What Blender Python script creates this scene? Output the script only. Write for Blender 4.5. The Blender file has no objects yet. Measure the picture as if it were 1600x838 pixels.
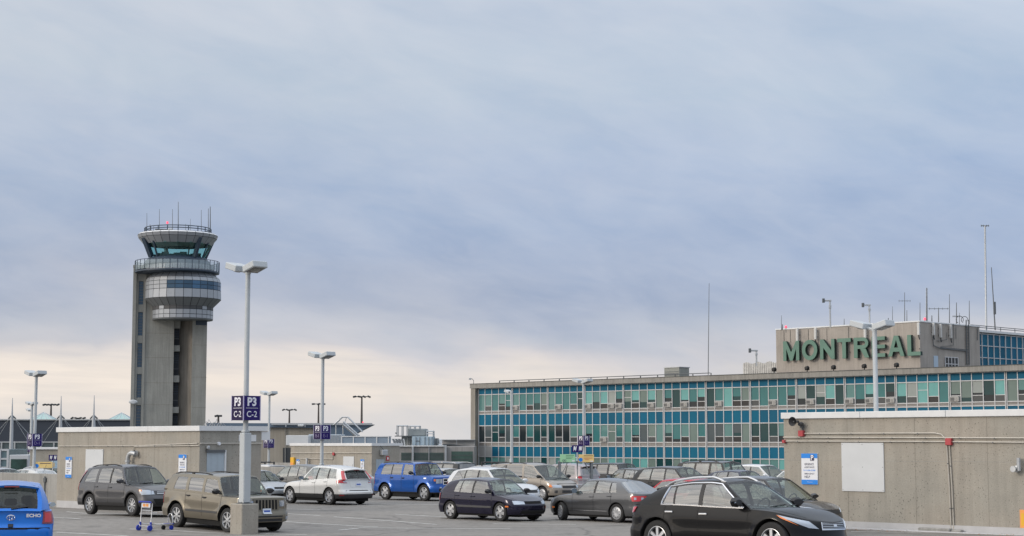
import bpy, math, random
from mathutils import Vector, Matrix
random.seed(7)
S = bpy.context.scene
COL = S.collection
R = math.radians
# ---------------------------------------------------------------- camera
FPX = 2715.0                       # focal length in pixels of the 1600 px wide photograph
PITCH = math.atan(273.0/FPX)
EYE = 2.65
cam_d = bpy.data.cameras.new('camera'); cam = bpy.data.objects.new('camera', cam_d); COL.objects.link(cam)
cam.location = (0, 0, EYE); cam.rotation_euler = (R(90)+PITCH, 0, 0)
cam_d.sensor_width = 36; cam_d.lens = 36*FPX/1600
cam_d.clip_start = 0.5; cam_d.clip_end = 20000
S.camera = cam
# ---------------------------------------------------------------- sky, sun, exposure
S.view_settings.view_transform = 'Standard'; S.view_settings.look = 'None'
S.view_settings.exposure = 0.0; S.view_settings.gamma = 1.0; S.view_settings.use_curve_mapping = False
SUN_EL, SUN_AZ = R(22), R(244)     # azimuth clockwise from +Y: behind the left shoulder
world = bpy.data.worlds.new('World'); S.world = world; world.use_nodes = True
nt = world.node_tree; nt.nodes.clear()
def N(t, **k):
    n = nt.nodes.new(t)
    for a, v in k.items(): setattr(n, a, v)
    return n
def LK(a, b): nt.links.new(a, b)
def mth(op, a=None, b=None, clamp=False):
    n = N('ShaderNodeMath', operation=op); n.use_clamp = clamp
    for i, v in enumerate((a, b)):
        if v is None: continue
        if hasattr(v, 'is_linked'): LK(v, n.inputs[i])
        else: n.inputs[i].default_value = v
    return n.outputs[0]
def mixc(f, a, b, mode='MIX'):
    n = N('ShaderNodeMix', data_type='RGBA', blend_type=mode)
    for i, v in ((0, f), (6, a), (7, b)):
        if hasattr(v, 'is_linked'): LK(v, n.inputs[i])
        elif isinstance(v, (tuple, list)): n.inputs[i].default_value = tuple(v)+(1,) if len(v) == 3 else v
        else: n.inputs[i].default_value = v
    return n.outputs[2]
def ramp(fac, stops):
    n = N('ShaderNodeValToRGB'); LK(fac, n.inputs[0]); e = n.color_ramp.elements
    while len(e) < len(stops): e.new(0.5)
    for i, (p, c) in enumerate(stops):
        e[i].position = p; e[i].color = tuple(c)+(1,)
    return n.outputs[0]
def lin(r, g, b):                  # sRGB 0..255 -> linear
    return tuple(((c/255.0)/12.92 if c <= 10 else (((c/255.0)+.055)/1.055)**2.4) for c in (r, g, b))
tc = N('ShaderNodeTexCoord'); sp = N('ShaderNodeSeparateXYZ'); LK(tc.outputs['Generated'], sp.inputs[0])
el = mth('ARCSINE', sp.outputs[2])                                   # elevation, radians
az = mth('ARCTAN2', sp.outputs[0], sp.outputs[1])                    # azimuth from +Y
def sky_noise(sx, sz, det, rough, off, dist=0.0):
    cb = N('ShaderNodeCombineXYZ'); LK(mth('MULTIPLY', az, sx), cb.inputs[0]); LK(mth('MULTIPLY', el, sz), cb.inputs[1]); cb.inputs[2].default_value = off
    n = N('ShaderNodeTexNoise'); n.inputs['Scale'].default_value = 1; n.inputs['Detail'].default_value = det; n.inputs['Roughness'].default_value = rough
    n.inputs['Distortion'].default_value = dist
    LK(cb.outputs[0], n.inputs['Vector']); return n.outputs['Fac']
def patches(sx, sz, det, rough, off, dist, tilt):
    cb = N('ShaderNodeCombineXYZ'); LK(mth('MULTIPLY', az, sx), cb.inputs[0]); LK(mth('MULTIPLY', mth('ADD', el, mth('MULTIPLY', az, tilt)), sz), cb.inputs[1]); cb.inputs[2].default_value = off
    n = N('ShaderNodeTexNoise'); n.inputs['Scale'].default_value = 1; n.inputs['Detail'].default_value = det; n.inputs['Roughness'].default_value = rough; n.inputs['Distortion'].default_value = dist
    LK(cb.outputs[0], n.inputs['Vector']); return n.outputs['Fac']
wob = mth('MULTIPLY', mth('SUBTRACT', patches(7.0, 24.0, 6, .5, 3.3, .5, .06), .5), .060)
wob2 = mth('MULTIPLY', mth('SUBTRACT', patches(3.2, 7.0, 2, .5, 9.1, .2, .2), .5), .05)
elw = mth('ADD', mth('ADD', el, wob), wob2)
deg = lambda d: R(d)/R(90)
base = ramp(mth('DIVIDE', elw, R(90), True), [
    (0.0, lin(221, 219, 220)), (deg(1.1), lin(229, 223, 219)), (deg(1.9), lin(236, 226, 217)), (deg(2.8), lin(222, 216, 217)),
    (deg(3.7), lin(200, 203, 213)), (deg(4.7), lin(178, 187, 207)), (deg(6.5), lin(173, 187, 212)), (deg(9), lin(183, 197, 220)), (deg(12), lin(199, 210, 224)),
    (deg(15), lin(206, 214, 227)), (deg(20), lin(208, 215, 227)), (deg(32), lin(236, 240, 246)), (deg(55), (1.8, 1.84, 1.92)), (1.0, (2.0, 2.03, 2.12))])
big = ramp(patches(6.0, 15.0, 5, .52, 1.0, .6, .28), [(.34, (0, 0, 0)), (.66, (1, 1, 1))])
med = ramp(patches(16.0, 42.0, 7, .55, 5.0, .7, .22), [(.36, (0, 0, 0)), (.68, (1, 1, 1))])
fine = ramp(patches(30.0, 95.0, 7, .6, 8.0, .5, .10), [(.40, (0, 0, 0)), (.70, (1, 1, 1))])
c1 = mixc(mth('MULTIPLY', big, .78), base, mixc(1.0, base, (.75, .82, .90), 'MULTIPLY'))
c2 = mixc(mth('MULTIPLY', med, .36), c1, mixc(.55, c1, lin(218, 221, 230)))
pale = mixc(mth('MULTIPLY', fine, .13), c2, mixc(.6, c2, lin(222, 220, 226)))
side = ramp(mth('ADD', mth('MULTIPLY', az, 1.5), .5), [(0.0, (1.02, 1.0, .97)), (.5, (1.0, 1.0, 1.0)), (1.0, (.95, .985, 1.02))])
pale = mixc(1.0, pale, side, 'MULTIPLY')
# warm light under the cloud edge, strongest to the left
wl = mth('MULTIPLY', ramp(mth('DIVIDE', elw, R(90), True), [(deg(.9), (0, 0, 0)), (deg(1.7), (1, 1, 1)), (deg(2.2), (1, 1, 1)), (deg(3.2), (0, 0, 0))]),
         ramp(mth('ADD', mth('MULTIPLY', az, 1.4), .5), [(0.0, (.95, .95, .95)), (.45, (.6, .6, .6)), (.68, (.12, .12, .12))]))
wl2 = mth('MULTIPLY', wl, ramp(patches(9.0, 110.0, 5, .55, 14.0, .4, .02), [(.34, (.35, .35, .35)), (.56, (1, 1, 1))]))
clouds0 = mixc(wl2, pale, lin(252, 240, 228))
# the evening light low behind the left shoulder, seen only in reflections
def vec(v): 
    c = N('ShaderNodeCombineXYZ')
    for i in range(3): c.inputs[i].default_value = v[i]
    return c.outputs[0]
dp = N('ShaderNodeVectorMath', operation='DOT_PRODUCT'); LK(tc.outputs['Generated'], dp.inputs[0]); LK(vec((math.sin(R(256))*math.cos(R(10)), math.cos(R(256))*math.cos(R(10)), math.sin(R(10)))), dp.inputs[1])
gw = ramp(dp.outputs['Value'], [(.45, (0, 0, 0)), (.72, (.22, .22, .22)), (.93, (1, 1, 1))])
stk2 = ramp(patches(5.0, 26.0, 5, .55, 2.0, .4, .0), [(.36, (.45, .45, .45)), (.62, (1.35, 1.35, 1.35))])
glow = mixc(1.0, mixc(1.0, gw, stk2, 'MULTIPLY'), (1.08, .96, .80), 'MULTIPLY')
clouds = mixc(1.0, clouds0, glow, 'ADD')
sky = N('ShaderNodeTexSky', sky_type='NISHITA'); sky.sun_disc = False
sky.sun_elevation = SUN_EL; sky.sun_rotation = SUN_AZ; sky.air_density = 1.2; sky.dust_density = 2.0
scaled = mixc(1.0, clouds, (10, 10, 10), 'MULTIPLY')                 # the background strength is 0.1
final = mixc(.96, sky.outputs[0], scaled)
bg = N('ShaderNodeBackground'); LK(final, bg.inputs[0]); bg.inputs[1].default_value = 0.1
wo = N('ShaderNodeOutputWorld'); LK(bg.outputs[0], wo.inputs[0])
sun_d = bpy.data.lights.new('sun', 'SUN'); sun = bpy.data.objects.new('sun', sun_d); COL.objects.link(sun)
sun_d.energy = 1.2; sun_d.angle = R(14); sun_d.color = (1.0, .89, .76)
sdir = Vector((math.sin(SUN_AZ)*math.cos(SUN_EL), math.cos(SUN_AZ)*math.cos(SUN_EL), math.sin(SUN_EL)))
sun.rotation_euler = sdir.to_track_quat('Z', 'Y').to_euler(); sun.location = (-60, -40, 60)

# ---------------------------------------------------------------- helpers
TH = math.atan2(-.718, .696)       # the whole airport is laid out on this grid
AX = Vector((.696, -.718, 0)).normalized(); DX = Vector((.718, .696, 0)).normalized()
CP, SP = math.cos(PITCH), math.sin(PITCH)
def ray(x, y):
    u = (x-800)/FPX; v = (419-y)/FPX
    return Vector((u, CP-v*SP, SP+v*CP))
def at(x, y, Y):                   # the point at distance Y that the photograph shows at x, y
    d = ray(x, y); return Vector((0, 0, EYE))+d*(Y/d.y)
def hit(x, y, O, n):
    d = ray(x, y); c = Vector((0, 0, EYE)); t = (Vector(O)-c).dot(n)/d.dot(n); return c+d*t
def gz(Y, X=None):                 # the parking deck falls away from the camera, with one low swell at left
    def f(y):
        if y <= 14: return .95
        if y < 50: return .95*(50-y)/36
        if y < 85: return 0.0
        if y < 120: return -.65*(y-85)/35
        return -.65
    return sum(f(Y+d) for d in (-4, -2, 0, 2, 4))/5+(.28*math.exp(-((X+12.8)**2+(Y-57)**2)/36.0) if X is not None else 0)
def on_deck(x, Y):
    p = at(x, 692, Y); 
    for _ in range(3):
        y = 692+FPX*(EYE-gz(Y, p.x))/Y*.99; p = at(x, y, Y)
    return Vector((p.x, Y, gz(Y, p.x)))
def beside(x, Y, hw):              # car centre from the middle of its near wheels
    p = on_deck(x, Y)+DX*hw; p.z = gz(p.y, p.x); return p
def ground_px(x, y):
    d = ray(x, y); Y = 60
    for _ in range(30):
        t = (gz(Y, d.x*Y/d.y)-EYE)/d.z; Y = .5*Y+.5*t*d.y
    t = Y/d.y
    return Vector((d.x*t, Y, gz(Y, d.x*t)))

MATS = {}
def mat(name, color, rough=.6, metal=0.0, spec=.5, var=0.0, vscale=3.0, bump=0.0, bscale=20.0, coat=0.0, fleck=0.0, tint2=None, streak=0.0, pits=0.0, emit=None, coord='Object'):
    if name in MATS: return MATS[name]
    m = bpy.data.materials.new(name); m.use_nodes = True; t = m.node_tree; b = t.nodes['Principled BSDF']
    b.inputs['Base Color'].default_value = tuple(color)+(1,); b.inputs['Roughness'].default_value = rough
    b.inputs['Metallic'].default_value = metal; b.inputs['Specular IOR Level'].default_value = spec
    if coat: b.inputs['Coat Weight'].default_value = coat; b.inputs['Coat Roughness'].default_value = .03
    if emit: b.inputs['Emission Color'].default_value = tuple(color)+(1,); b.inputs['Emission Strength'].default_value = emit
    def nn(k, **kw):
        n = t.nodes.new(k)
        for a, v in kw.items(): setattr(n, a, v)
        return n
    if var or bump or streak or pits or fleck:
        tcn = nn('ShaderNodeTexCoord'); src = tcn.outputs[coord]
        cur = None
        def mul(fac_out, lo, hi, l2, h2):
            nonlocal cur
            mr = nn('ShaderNodeMapRange'); t.links.new(fac_out, mr.inputs[0])
            for i, v in enumerate((lo, hi, l2, h2)): mr.inputs[i+1].default_value = v
            mx = nn('ShaderNodeMix', data_type='RGBA', blend_type='MULTIPLY'); mx.inputs[0].default_value = 1
            if cur is None: mx.inputs[6].default_value = tuple(color)+(1,)
            else: t.links.new(cur, mx.inputs[6])
            t.links.new(mr.outputs[0], mx.inputs[7]); cur = mx.outputs[2]
        if tint2:
            n0 = nn('ShaderNodeTexNoise'); n0.inputs['Scale'].default_value = vscale*.35; n0.inputs['Detail'].default_value = 4; t.links.new(src, n0.inputs['Vector'])
            mr = nn('ShaderNodeMapRange'); t.links.new(n0.outputs['Fac'], mr.inputs[0]); mr.inputs[1].default_value = .38; mr.inputs[2].default_value = .62
            mx = nn('ShaderNodeMix', data_type='RGBA'); t.links.new(mr.outputs[0], mx.inputs[0]); mx.inputs[6].default_value = tuple(color)+(1,); mx.inputs[7].default_value = tuple(tint2)+(1,)
            cur = mx.outputs[2]
        if var:
            n1 = nn('ShaderNodeTexNoise'); n1.inputs['Scale'].default_value = vscale; n1.inputs['Detail'].default_value = 8; n1.inputs['Roughness'].default_value = .65; t.links.new(src, n1.inputs['Vector'])
            mul(n1.outputs['Fac'], .3, .7, 1-var, 1+var)
        if fleck:
            n3 = nn('ShaderNodeTexNoise'); n3.inputs['Scale'].default_value = vscale*18; n3.inputs['Detail'].default_value = 3; t.links.new(src, n3.inputs['Vector'])
            mul(n3.outputs['Fac'], .3, .7, 1-fleck, 1+fleck)
        if streak:
            mp = nn('ShaderNodeMapping'); mp.inputs['Scale'].default_value = (1.6, 1.6, .09); t.links.new(src, mp.inputs[0])
            n2 = nn('ShaderNodeTexNoise'); n2.inputs['Scale'].default_value = 2.2; n2.inputs['Detail'].default_value = 6; n2.inputs['Roughness'].default_value = .7; t.links.new(mp.outputs[0], n2.inputs['Vector'])
            mul(n2.outputs['Fac'], .42, .62, 1.0+streak*.3, 1-streak)
        if pits:
            mp = nn('ShaderNodeMapping'); mp.inputs['Scale'].default_value = (13, 13, 8.5); t.links.new(src, mp.inputs[0])
            v = nn('ShaderNodeTexVoronoi'); v.inputs['Scale'].default_value = 1; v.inputs['Randomness'].default_value = 1; t.links.new(mp.outputs[0], v.inputs['Vector'])
            nz = nn('ShaderNodeTexNoise'); nz.inputs['Scale'].default_value = .7; nz.inputs['Detail'].default_value = 2; t.links.new(src, nz.inputs['Vector'])
            ad = nn('ShaderNodeMath', operation='MULTIPLY_ADD'); t.links.new(nz.outputs['Fac'], ad.inputs[0]); ad.inputs[1].default_value = -.34; t.links.new(v.outputs['Distance'], ad.inputs[2])
            mul(ad.outputs[0], -.05, .0, 1-pits, 1.0)
        if cur is not None: t.links.new(cur, b.inputs['Base Color'])
        if bump:
            nb = nn('ShaderNodeTexNoise'); nb.inputs['Scale'].default_value = bscale; nb.inputs['Detail'].default_value = 6; t.links.new(src, nb.inputs['Vector'])
            bp = nn('ShaderNodeBump'); bp.inputs['Strength'].default_value = bump; bp.inputs['Distance'].default_value = .03; t.links.new(nb.outputs['Fac'], bp.inputs['Height']); t.links.new(bp.outputs[0], b.inputs['Normal'])
    MATS[name] = m; return m

class MB:
    """collects faces; build() links them as one mesh object"""
    def __init__(s): s.v = []; s.f = []; s.m = []; s.mats = []; s.sm = []
    def mi(s, m):
        if m not in s.mats: s.mats.append(m)
        return s.mats.index(m)
    def face(s, pts, m, smooth=False):
        b = len(s.v); s.v += [tuple(p) for p in pts]; s.f.append(tuple(range(b, b+len(pts)))); s.m.append(s.mi(m)); s.sm.append(smooth)
    def grid(s, rows, m, smooth=True, close=False, matf=None, flip=False):
        nr, nc = len(rows), len(rows[0]); b = len(s.v)
        for r in rows: s.v += [tuple(p) for p in r]
        for i in range(nr-1):
            for j in range(nc if close else nc-1):
                j2 = (j+1) % nc
                mm = matf(i, j) if matf else m
                if mm is None: continue
                q = (b+i*nc+j, b+i*nc+j2, b+(i+1)*nc+j2, b+(i+1)*nc+j)
                if flip: q = q[::-1]
                s.f.append(q); s.m.append(s.mi(mm)); s.sm.append(smooth)
    def box(s, x0, x1, y0, y1, z0, z1, m, M=None, bev=0.0):
        if bev and bev*2.2 < min(abs(x1-x0), abs(y1-y0), abs(z1-z0)):
            c = bev; P = {}
            xs = (x0, x1); ys = (y0, y1); zs = (z0, z1); out = []
            def V(i, j, k, a):
                p = [xs[i], ys[j], zs[k]]
                for d in range(3):
                    if d != a: p[d] += c if (i, j, k)[d] == 0 else -c
                return Vector(p)
            T = (lambda p: M @ p) if M is not None else (lambda p: p)
            for a in range(3):
                for sd in (0, 1):
                    o = [d for d in range(3) if d != a]
                    q = []
                    for (p_, r_) in ((0, 0), (1, 0), (1, 1), (0, 1)):
                        ijk = [0, 0, 0]; ijk[a] = sd; ijk[o[0]] = p_; ijk[o[1]] = r_; q.append(T(V(*ijk, a)))
                    if (sd == 1) == (a == 1): q = q[::-1]
                    s.face(q, m)
            for a in range(3):               # edges along axis a
                o = [d for d in range(3) if d != a]
                for p_ in (0, 1):
                    for r_ in (0, 1):
                        q = []
                        for (e, face_ax) in ((0, o[0]), (1, o[0]), (1, o[1]), (0, o[1])):
                            ijk = [0, 0, 0]; ijk[a] = e; ijk[o[0]] = p_; ijk[o[1]] = r_; q.append(T(V(*ijk, face_ax)))
                        s.face(q, m)
            for i in (0, 1):
                for j in (0, 1):
                    for k in (0, 1): s.face([T(V(i, j, k, a)) for a in range(3)], m)
            return
        p = [Vector((x, y, z)) for z in (z0, z1) for y in (y0, y1) for x in (x0, x1)]
        if M is not None: p = [M @ q for q in p]
        b = len(s.v); s.v += [tuple(q) for q in p]; k = s.mi(m)
        for f in ((0, 2, 3, 1), (4, 5, 7, 6), (0, 1, 5, 4), (2, 6, 7, 3), (0, 4, 6, 2), (1, 3, 7, 5)):
            s.f.append(tuple(b+i for i in f)); s.m.append(k); s.sm.append(False)
    def tube(s, pts, r, m, n=8, caps=True):
        pts = [Vector(p) for p in pts]; rows = []
        rs = r if isinstance(r, (list, tuple)) else [r]*len(pts)
        up = None
        for i, p in enumerate(pts):
            d = (pts[min(i+1, len(pts)-1)]-pts[max(i-1, 0)]).normalized()
            if up is None:
                up = Vector((0, 0, 1)) if abs(d.z) < .9 else Vector((1, 0, 0))
            a = d.cross(up)
            if a.length < 1e-4: a = d.cross(Vector((0, 1, 0)))
            a.normalize(); c = a.cross(d).normalized(); up = c
            rows.append([p+(a*math.cos(t)+c*math.sin(t))*rs[i] for t in [2*math.pi*k/n for k in range(n)]])
        s.grid(rows, m, True, True)
        if caps:
            s.face(rows[0][::-1], m); s.face(rows[-1], m)
    def lathe(s, prof, m, n=24, O=(0, 0, 0), smooth=True, axis='z', matf=None, a0=0.0, a1=None):
        O = Vector(O); rows = []; full = a1 is None
        angs = [2*math.pi*k/n for k in range(n)] if full else [a0+(a1-a0)*k/n for k in range(n+1)]
        for r, z in prof:
            if axis == 'z': rows.append([O+Vector((r*math.cos(t), r*math.sin(t), z)) for t in angs])
            elif axis == 'y': rows.append([O+Vector((r*math.cos(t), z, -r*math.sin(t))) for t in angs])
            else: rows.append([O+Vector((z, r*math.cos(t), r*math.sin(t))) for t in angs])
        s.grid(rows, m, smooth, full, matf)
    def build(s, name, parent=None, loc=None, rot=None, sharp=35):
        me = bpy.data.meshes.new(name); me.from_pydata(s.v, [], s.f)
        for m in s.mats: me.materials.append(m)
        me.polygons.foreach_set('material_index', s.m); me.polygons.foreach_set('use_smooth', s.sm)
        me.update()
        if any(s.sm):
            import bmesh
            bm = bmesh.new(); bm.from_mesh(me); bmesh.ops.remove_doubles(bm, verts=bm.verts, dist=.0004); bm.to_mesh(me); bm.free()
            me.set_sharp_from_angle(angle=R(sharp))
        o = bpy.data.objects.new(name, me); COL.objects.link(o)
        if parent is not None: o.parent = parent
        if loc is not None: o.location = loc
        if rot is not None: o.rotation_euler = (0, 0, rot)
        return o
def tag(o, label=None, cat=None, group=None, kind=None):
    if label: o['label'] = label
    if cat: o['category'] = cat
    if group: o['group'] = group
    if kind: o['kind'] = kind
    return o
def thing(name, label, cat, loc=(0, 0, 0), rz=0.0, group=None):
    o = bpy.data.objects.new(name, None); COL.objects.link(o); o.location = loc; o.rotation_euler = (0, 0, rz); o.empty_display_size = .3
    return tag(o, label, cat, group)
def copy_tree(o, parent=None):
    c = o.copy(); COL.objects.link(c)
    if parent is not None: c.parent = parent
    for ch in list(o.children): copy_tree(ch, c)
    return c
def text_mesh(txt, size, depth=0.0, bold=0.0, align='CENTER', sx=1.0):
    """flat text geometry: list of polygons in the x-z plane facing -y, centred"""
    cu = bpy.data.curves.new('t', 'FONT'); cu.body = txt; cu.size = size; cu.extrude = depth/2; cu.offset = bold; cu.align_x = align; cu.align_y = 'CENTER'; cu.resolution_u = 3
    ob = bpy.data.objects.new('t', cu); COL.objects.link(ob); dg = bpy.context.evaluated_depsgraph_get(); dg.update()
    me = bpy.data.meshes.new_from_object(ob.evaluated_get(dg))
    vs = [Vector((v.co.x*sx, -v.co.z, v.co.y)) for v in me.vertices]; fs = [tuple(p.vertices) for p in me.polygons]
    bpy.data.objects.remove(ob); bpy.data.curves.remove(cu); bpy.data.meshes.remove(me)
    return vs, fs
def add_text(mb, txt, size, m, M, depth=0.0, bold=0.0, align='CENTER', sx=1.0):
    vs, fs = text_mesh(txt, size, depth, bold, align, sx)
    b = len(mb.v); mb.v += [tuple(M @ v) for v in vs]; k = mb.mi(m)
    for f in fs: mb.f.append(tuple(b+i for i in f)); mb.m.append(k); mb.sm.append(False)
def fit_text(mb, txt, cap, width, m, M, align='CENTER', bold=0.0):
    vs, fs = text_mesh(txt, 1.0, 0.0, bold, 'CENTER'); x0 = min(v.x for v in vs); x1 = max(v.x for v in vs); z0 = min(v.z for v in vs); z1 = max(v.z for v in vs)
    kx = width/(x1-x0); kz = cap/(z1-z0); b = len(mb.v); k = mb.mi(m)
    mb.v += [tuple(M @ Vector(((v.x-(x0+x1)/2)*kx, v.y, (v.z-(z0+z1)/2)*kz))) for v in vs]
    for f in fs: mb.f.append(tuple(b+i for i in f)); mb.m.append(k); mb.sm.append(False)
def T(x, y, z): return Matrix.Translation((x, y, z))
# ---------------------------------------------------------------- materials of the setting
CONC = mat('board_concrete', (.345, .313, .268), .85, var=.09, vscale=1.2, streak=.09, pits=.5, bump=.3, bscale=30, tint2=(.31, .295, .26), fleck=.07)
CONC_T = mat('tower_concrete', (.285, .285, .265), .85, var=.13, vscale=.3, streak=.14, fleck=.04)
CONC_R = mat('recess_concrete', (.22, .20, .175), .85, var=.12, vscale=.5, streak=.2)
CONC_B = mat('block_concrete', (.37, .335, .30), .85, var=.1, vscale=.5, streak=.13, fleck=.06)
CONC_G = mat('grey_concrete', (.30, .295, .28), .85, var=.12, vscale=.8, streak=.2, fleck=.06)
CAP = mat('white_flashing', (.66, .67, .68), .45, var=.06, vscale=2)
WHITE = mat('white_panel', (.57, .59, .61), .6, var=.05, vscale=1.0)
PIPE = mat('conduit_metal', (.50, .47, .42), .45, metal=.3, var=.1)
GALV = mat('galvanised_steel', (.46, .48, .50), .45, metal=.6, var=.1, vscale=8)
LAMP = mat('lamp_paint', (.45, .48, .50), .45, var=.05, vscale=4)
BLACK = mat('black_rubber', (.012, .012, .013), .6)
DARK = mat('dark_metal', (.04, .045, .05), .5)
DSTEEL = mat('dark_steel', (.12, .13, .14), .5, metal=.4)
REDBOX = mat('red_box_paint', (.42, .05, .06), .5)
YEL = mat('yellow_paint', (.75, .42, .03), .5)
ORG = mat('orange_paint', (.80, .33, .08), .5)
SIGNB = mat('sign_blue', (.01, .22, .72), .4)
SIGNW = mat('sign_white', (.72, .74, .78), .4)
PURP = mat('sign_purple', (.022, .012, .12), .6, spec=.2)
PURPD = mat('sign_purple_dark', (.018, .010, .055), .6, spec=.2)
TXT = mat('sign_lettering', (.74, .74, .80), .5)
TXTG = mat('sign_faded_lettering', (.28, .24, .42), .5)
INK = mat('sign_ink', (.03, .03, .08), .5)
DOORB = mat('pale_blue_door', (.36, .42, .47), .5, var=.08, vscale=1.5, streak=.08)

# asphalt deck
def asphalt():
    m = mat('deck_asphalt', (.212, .196, .178), .8, var=.09, vscale=.25, fleck=.16, bump=.35, bscale=60, tint2=(.188, .176, .162), coord='Object')
    t = m.node_tree; b = t.nodes['Principled BSDF']; src = b.inputs['Base Color'].links[0].from_socket
    tcn = t.nodes.new('ShaderNodeTexCoord')
    # oil patches and hairline cracks
    n = t.nodes.new('ShaderNodeTexNoise'); n.inputs['Scale'].default_value = .5; n.inputs['Detail'].default_value = 7; n.inputs['Roughness'].default_value = .6; t.links.new(tcn.outputs['Object'], n.inputs['Vector'])
    r = t.nodes.new('ShaderNodeMapRange'); t.links.new(n.outputs['Fac'], r.inputs[0])
    for i, v in enumerate((.55, .68, 1.0, .58)): r.inputs[i+1].default_value = v
    x = t.nodes.new('ShaderNodeMix'); x.data_type = 'RGBA'; x.blend_type = 'MULTIPLY'; x.inputs[0].default_value = 1; t.links.new(src, x.inputs[6]); t.links.new(r.outputs[0], x.inputs[7])
    nd = t.nodes.new('ShaderNodeTexNoise'); nd.inputs['Scale'].default_value = .8; nd.inputs['Detail'].default_value = 4; t.links.new(tcn.outputs['Object'], nd.inputs['Vector'])
    mx = t.nodes.new('ShaderNodeMix'); mx.data_type = 'VECTOR'; mx.inputs[0].default_value = .35; t.links.new(tcn.outputs['Object'], mx.inputs[4]); t.links.new(nd.outputs['Color'], mx.inputs[5])
    v = t.nodes.new('ShaderNodeTexVoronoi'); v.feature = 'DISTANCE_TO_EDGE'; v.inputs['Scale'].default_value = .22; t.links.new(mx.outputs[1], v.inputs['Vector'])
    r2 = t.nodes.new('ShaderNodeMapRange'); t.links.new(v.outputs['Distance'], r2.inputs[0])
    for i, q in enumerate((.0, .012, .5, 1.0)): r2.inputs[i+1].default_value = q
    x2 = t.nodes.new('ShaderNodeMix'); x2.data_type = 'RGBA'; x2.blend_type = 'MULTIPLY'; x2.inputs[0].default_value = .8; t.links.new(x.outputs[2], x2.inputs[6]); t.links.new(r2.outputs[0], x2.inputs[7])
    t.links.new(x2.outputs[2], b.inputs['Base Color'])
    return m
ASPH = asphalt()
PAINTL = mat('worn_line_paint', (.62, .61, .58), .7, var=.25, vscale=6, fleck=.3)
# the parking deck: a long sheet that dips away from the camera, ending in a parapet
def deck_limit(X):                 # world Y of the deck's far edge at X
    return 150-(X-13)*(.718/.696)
mb = MB(); rows = []
us = [i*6.0 for i in range(-40, -4)]+[-24+i for i in range(25)]+[6.0*i for i in range(1, 31)]
Ys = [-60, -20, 0, 8, 12, 16, 20]+[22+2*i for i in range(60)]
NY = len(Ys)
for j, Y in enumerate(Ys+[160, 200, 260]):
    rows.append([Vector((X, min(Y, max(deck_limit(X), -60)), 0)) for X in us])
rows = [[Vector((p.x, p.y, gz(p.y, p.x))) for p in r] for r in rows]
mb.grid(rows, ASPH, True)
tag(mb.build('parking_deck'), kind='structure')
mb = MB()                          # slab edge and the wall under the deck
A0 = Vector((-150, deck_limit(-150), -.65)); A1 = Vector((120, deck_limit(120), -.65))
A0 = Vector((-90, deck_limit(-90), -.65)); A1 = Vector((70, deck_limit(70), -.65))
GRD = mat('ground_earth', (.11, .115, .10), .9, var=.25, vscale=.02)
g = MB(); g.face([(-9000, -9000, -6.5), (9000, -9000, -6.5), (9000, 9000, -6.5), (-9000, 9000, -6.5)], GRD)
tag(g.build('ground'), kind='structure')
def local_box(name, P0, length, d, h, m, z0, label, cat, cap=None):
    o = thing(name, label, cat, (P0.x, P0.y, z0), TH)
    b = MB(); b.box(0, length, 0, d, 0, h, m); b.build('wall', o)
    if cap:
        b = MB(); b.box(-.05, length+.05, -.05, d+.05, h+.002, h+.12, cap); b.build('coping', o)
    return o
P0 = Vector((-60, deck_limit(-60), 0))
local_box('parapet_wall', P0, 160, .25, 6.9, CONC_G, -6.4+.002, 'long low grey concrete parapet at the far end of the parking lot', 'wall')

# painted lines: short bay lines along the grid, worn
def line(x0, y0, x1, y1, w=.12, name='bay_marking'):
    a = ground_px(x0, y0); b = ground_px(x1, y1); n = max(2, int((b-a).length/.4)); L = MB(); rws = []
    d = (b-a).normalized(); s = Vector((-d.y, d.x, 0))*w*.5
    for i in range(n+1):
        p = a.lerp(b, i/n); z = gz(p.y, p.x)+.008; j = random.uniform(.75, 1.1)
        rws.append([Vector((p.x, p.y, z))-s*j, Vector((p.x, p.y, z))+s*j])
    L.grid(rws, PAINTL, False)
    return tag(L.build(name), kind='structure')
for a in [(617, 804, 830, 816), (522, 808, 682, 820), (440, 815, 590, 824), (530, 829, 560, 826), (560, 825, 797, 826.5), (820, 813, 1000, 813.5), (770, 819, 900, 820),
          (83, 809, 124, 811.5), (104, 800, 260, 806), (203, 827, 262, 829.5), (262, 829, 350, 834), (450, 786, 600, 791), (595, 788, 700, 789), (420, 795, 500, 797),
          (86, 832, 200, 838), (407, 834.5, 480, 836), (445, 803, 500, 806), (1330, 831, 1440, 833)]:
    line(*a)

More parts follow.
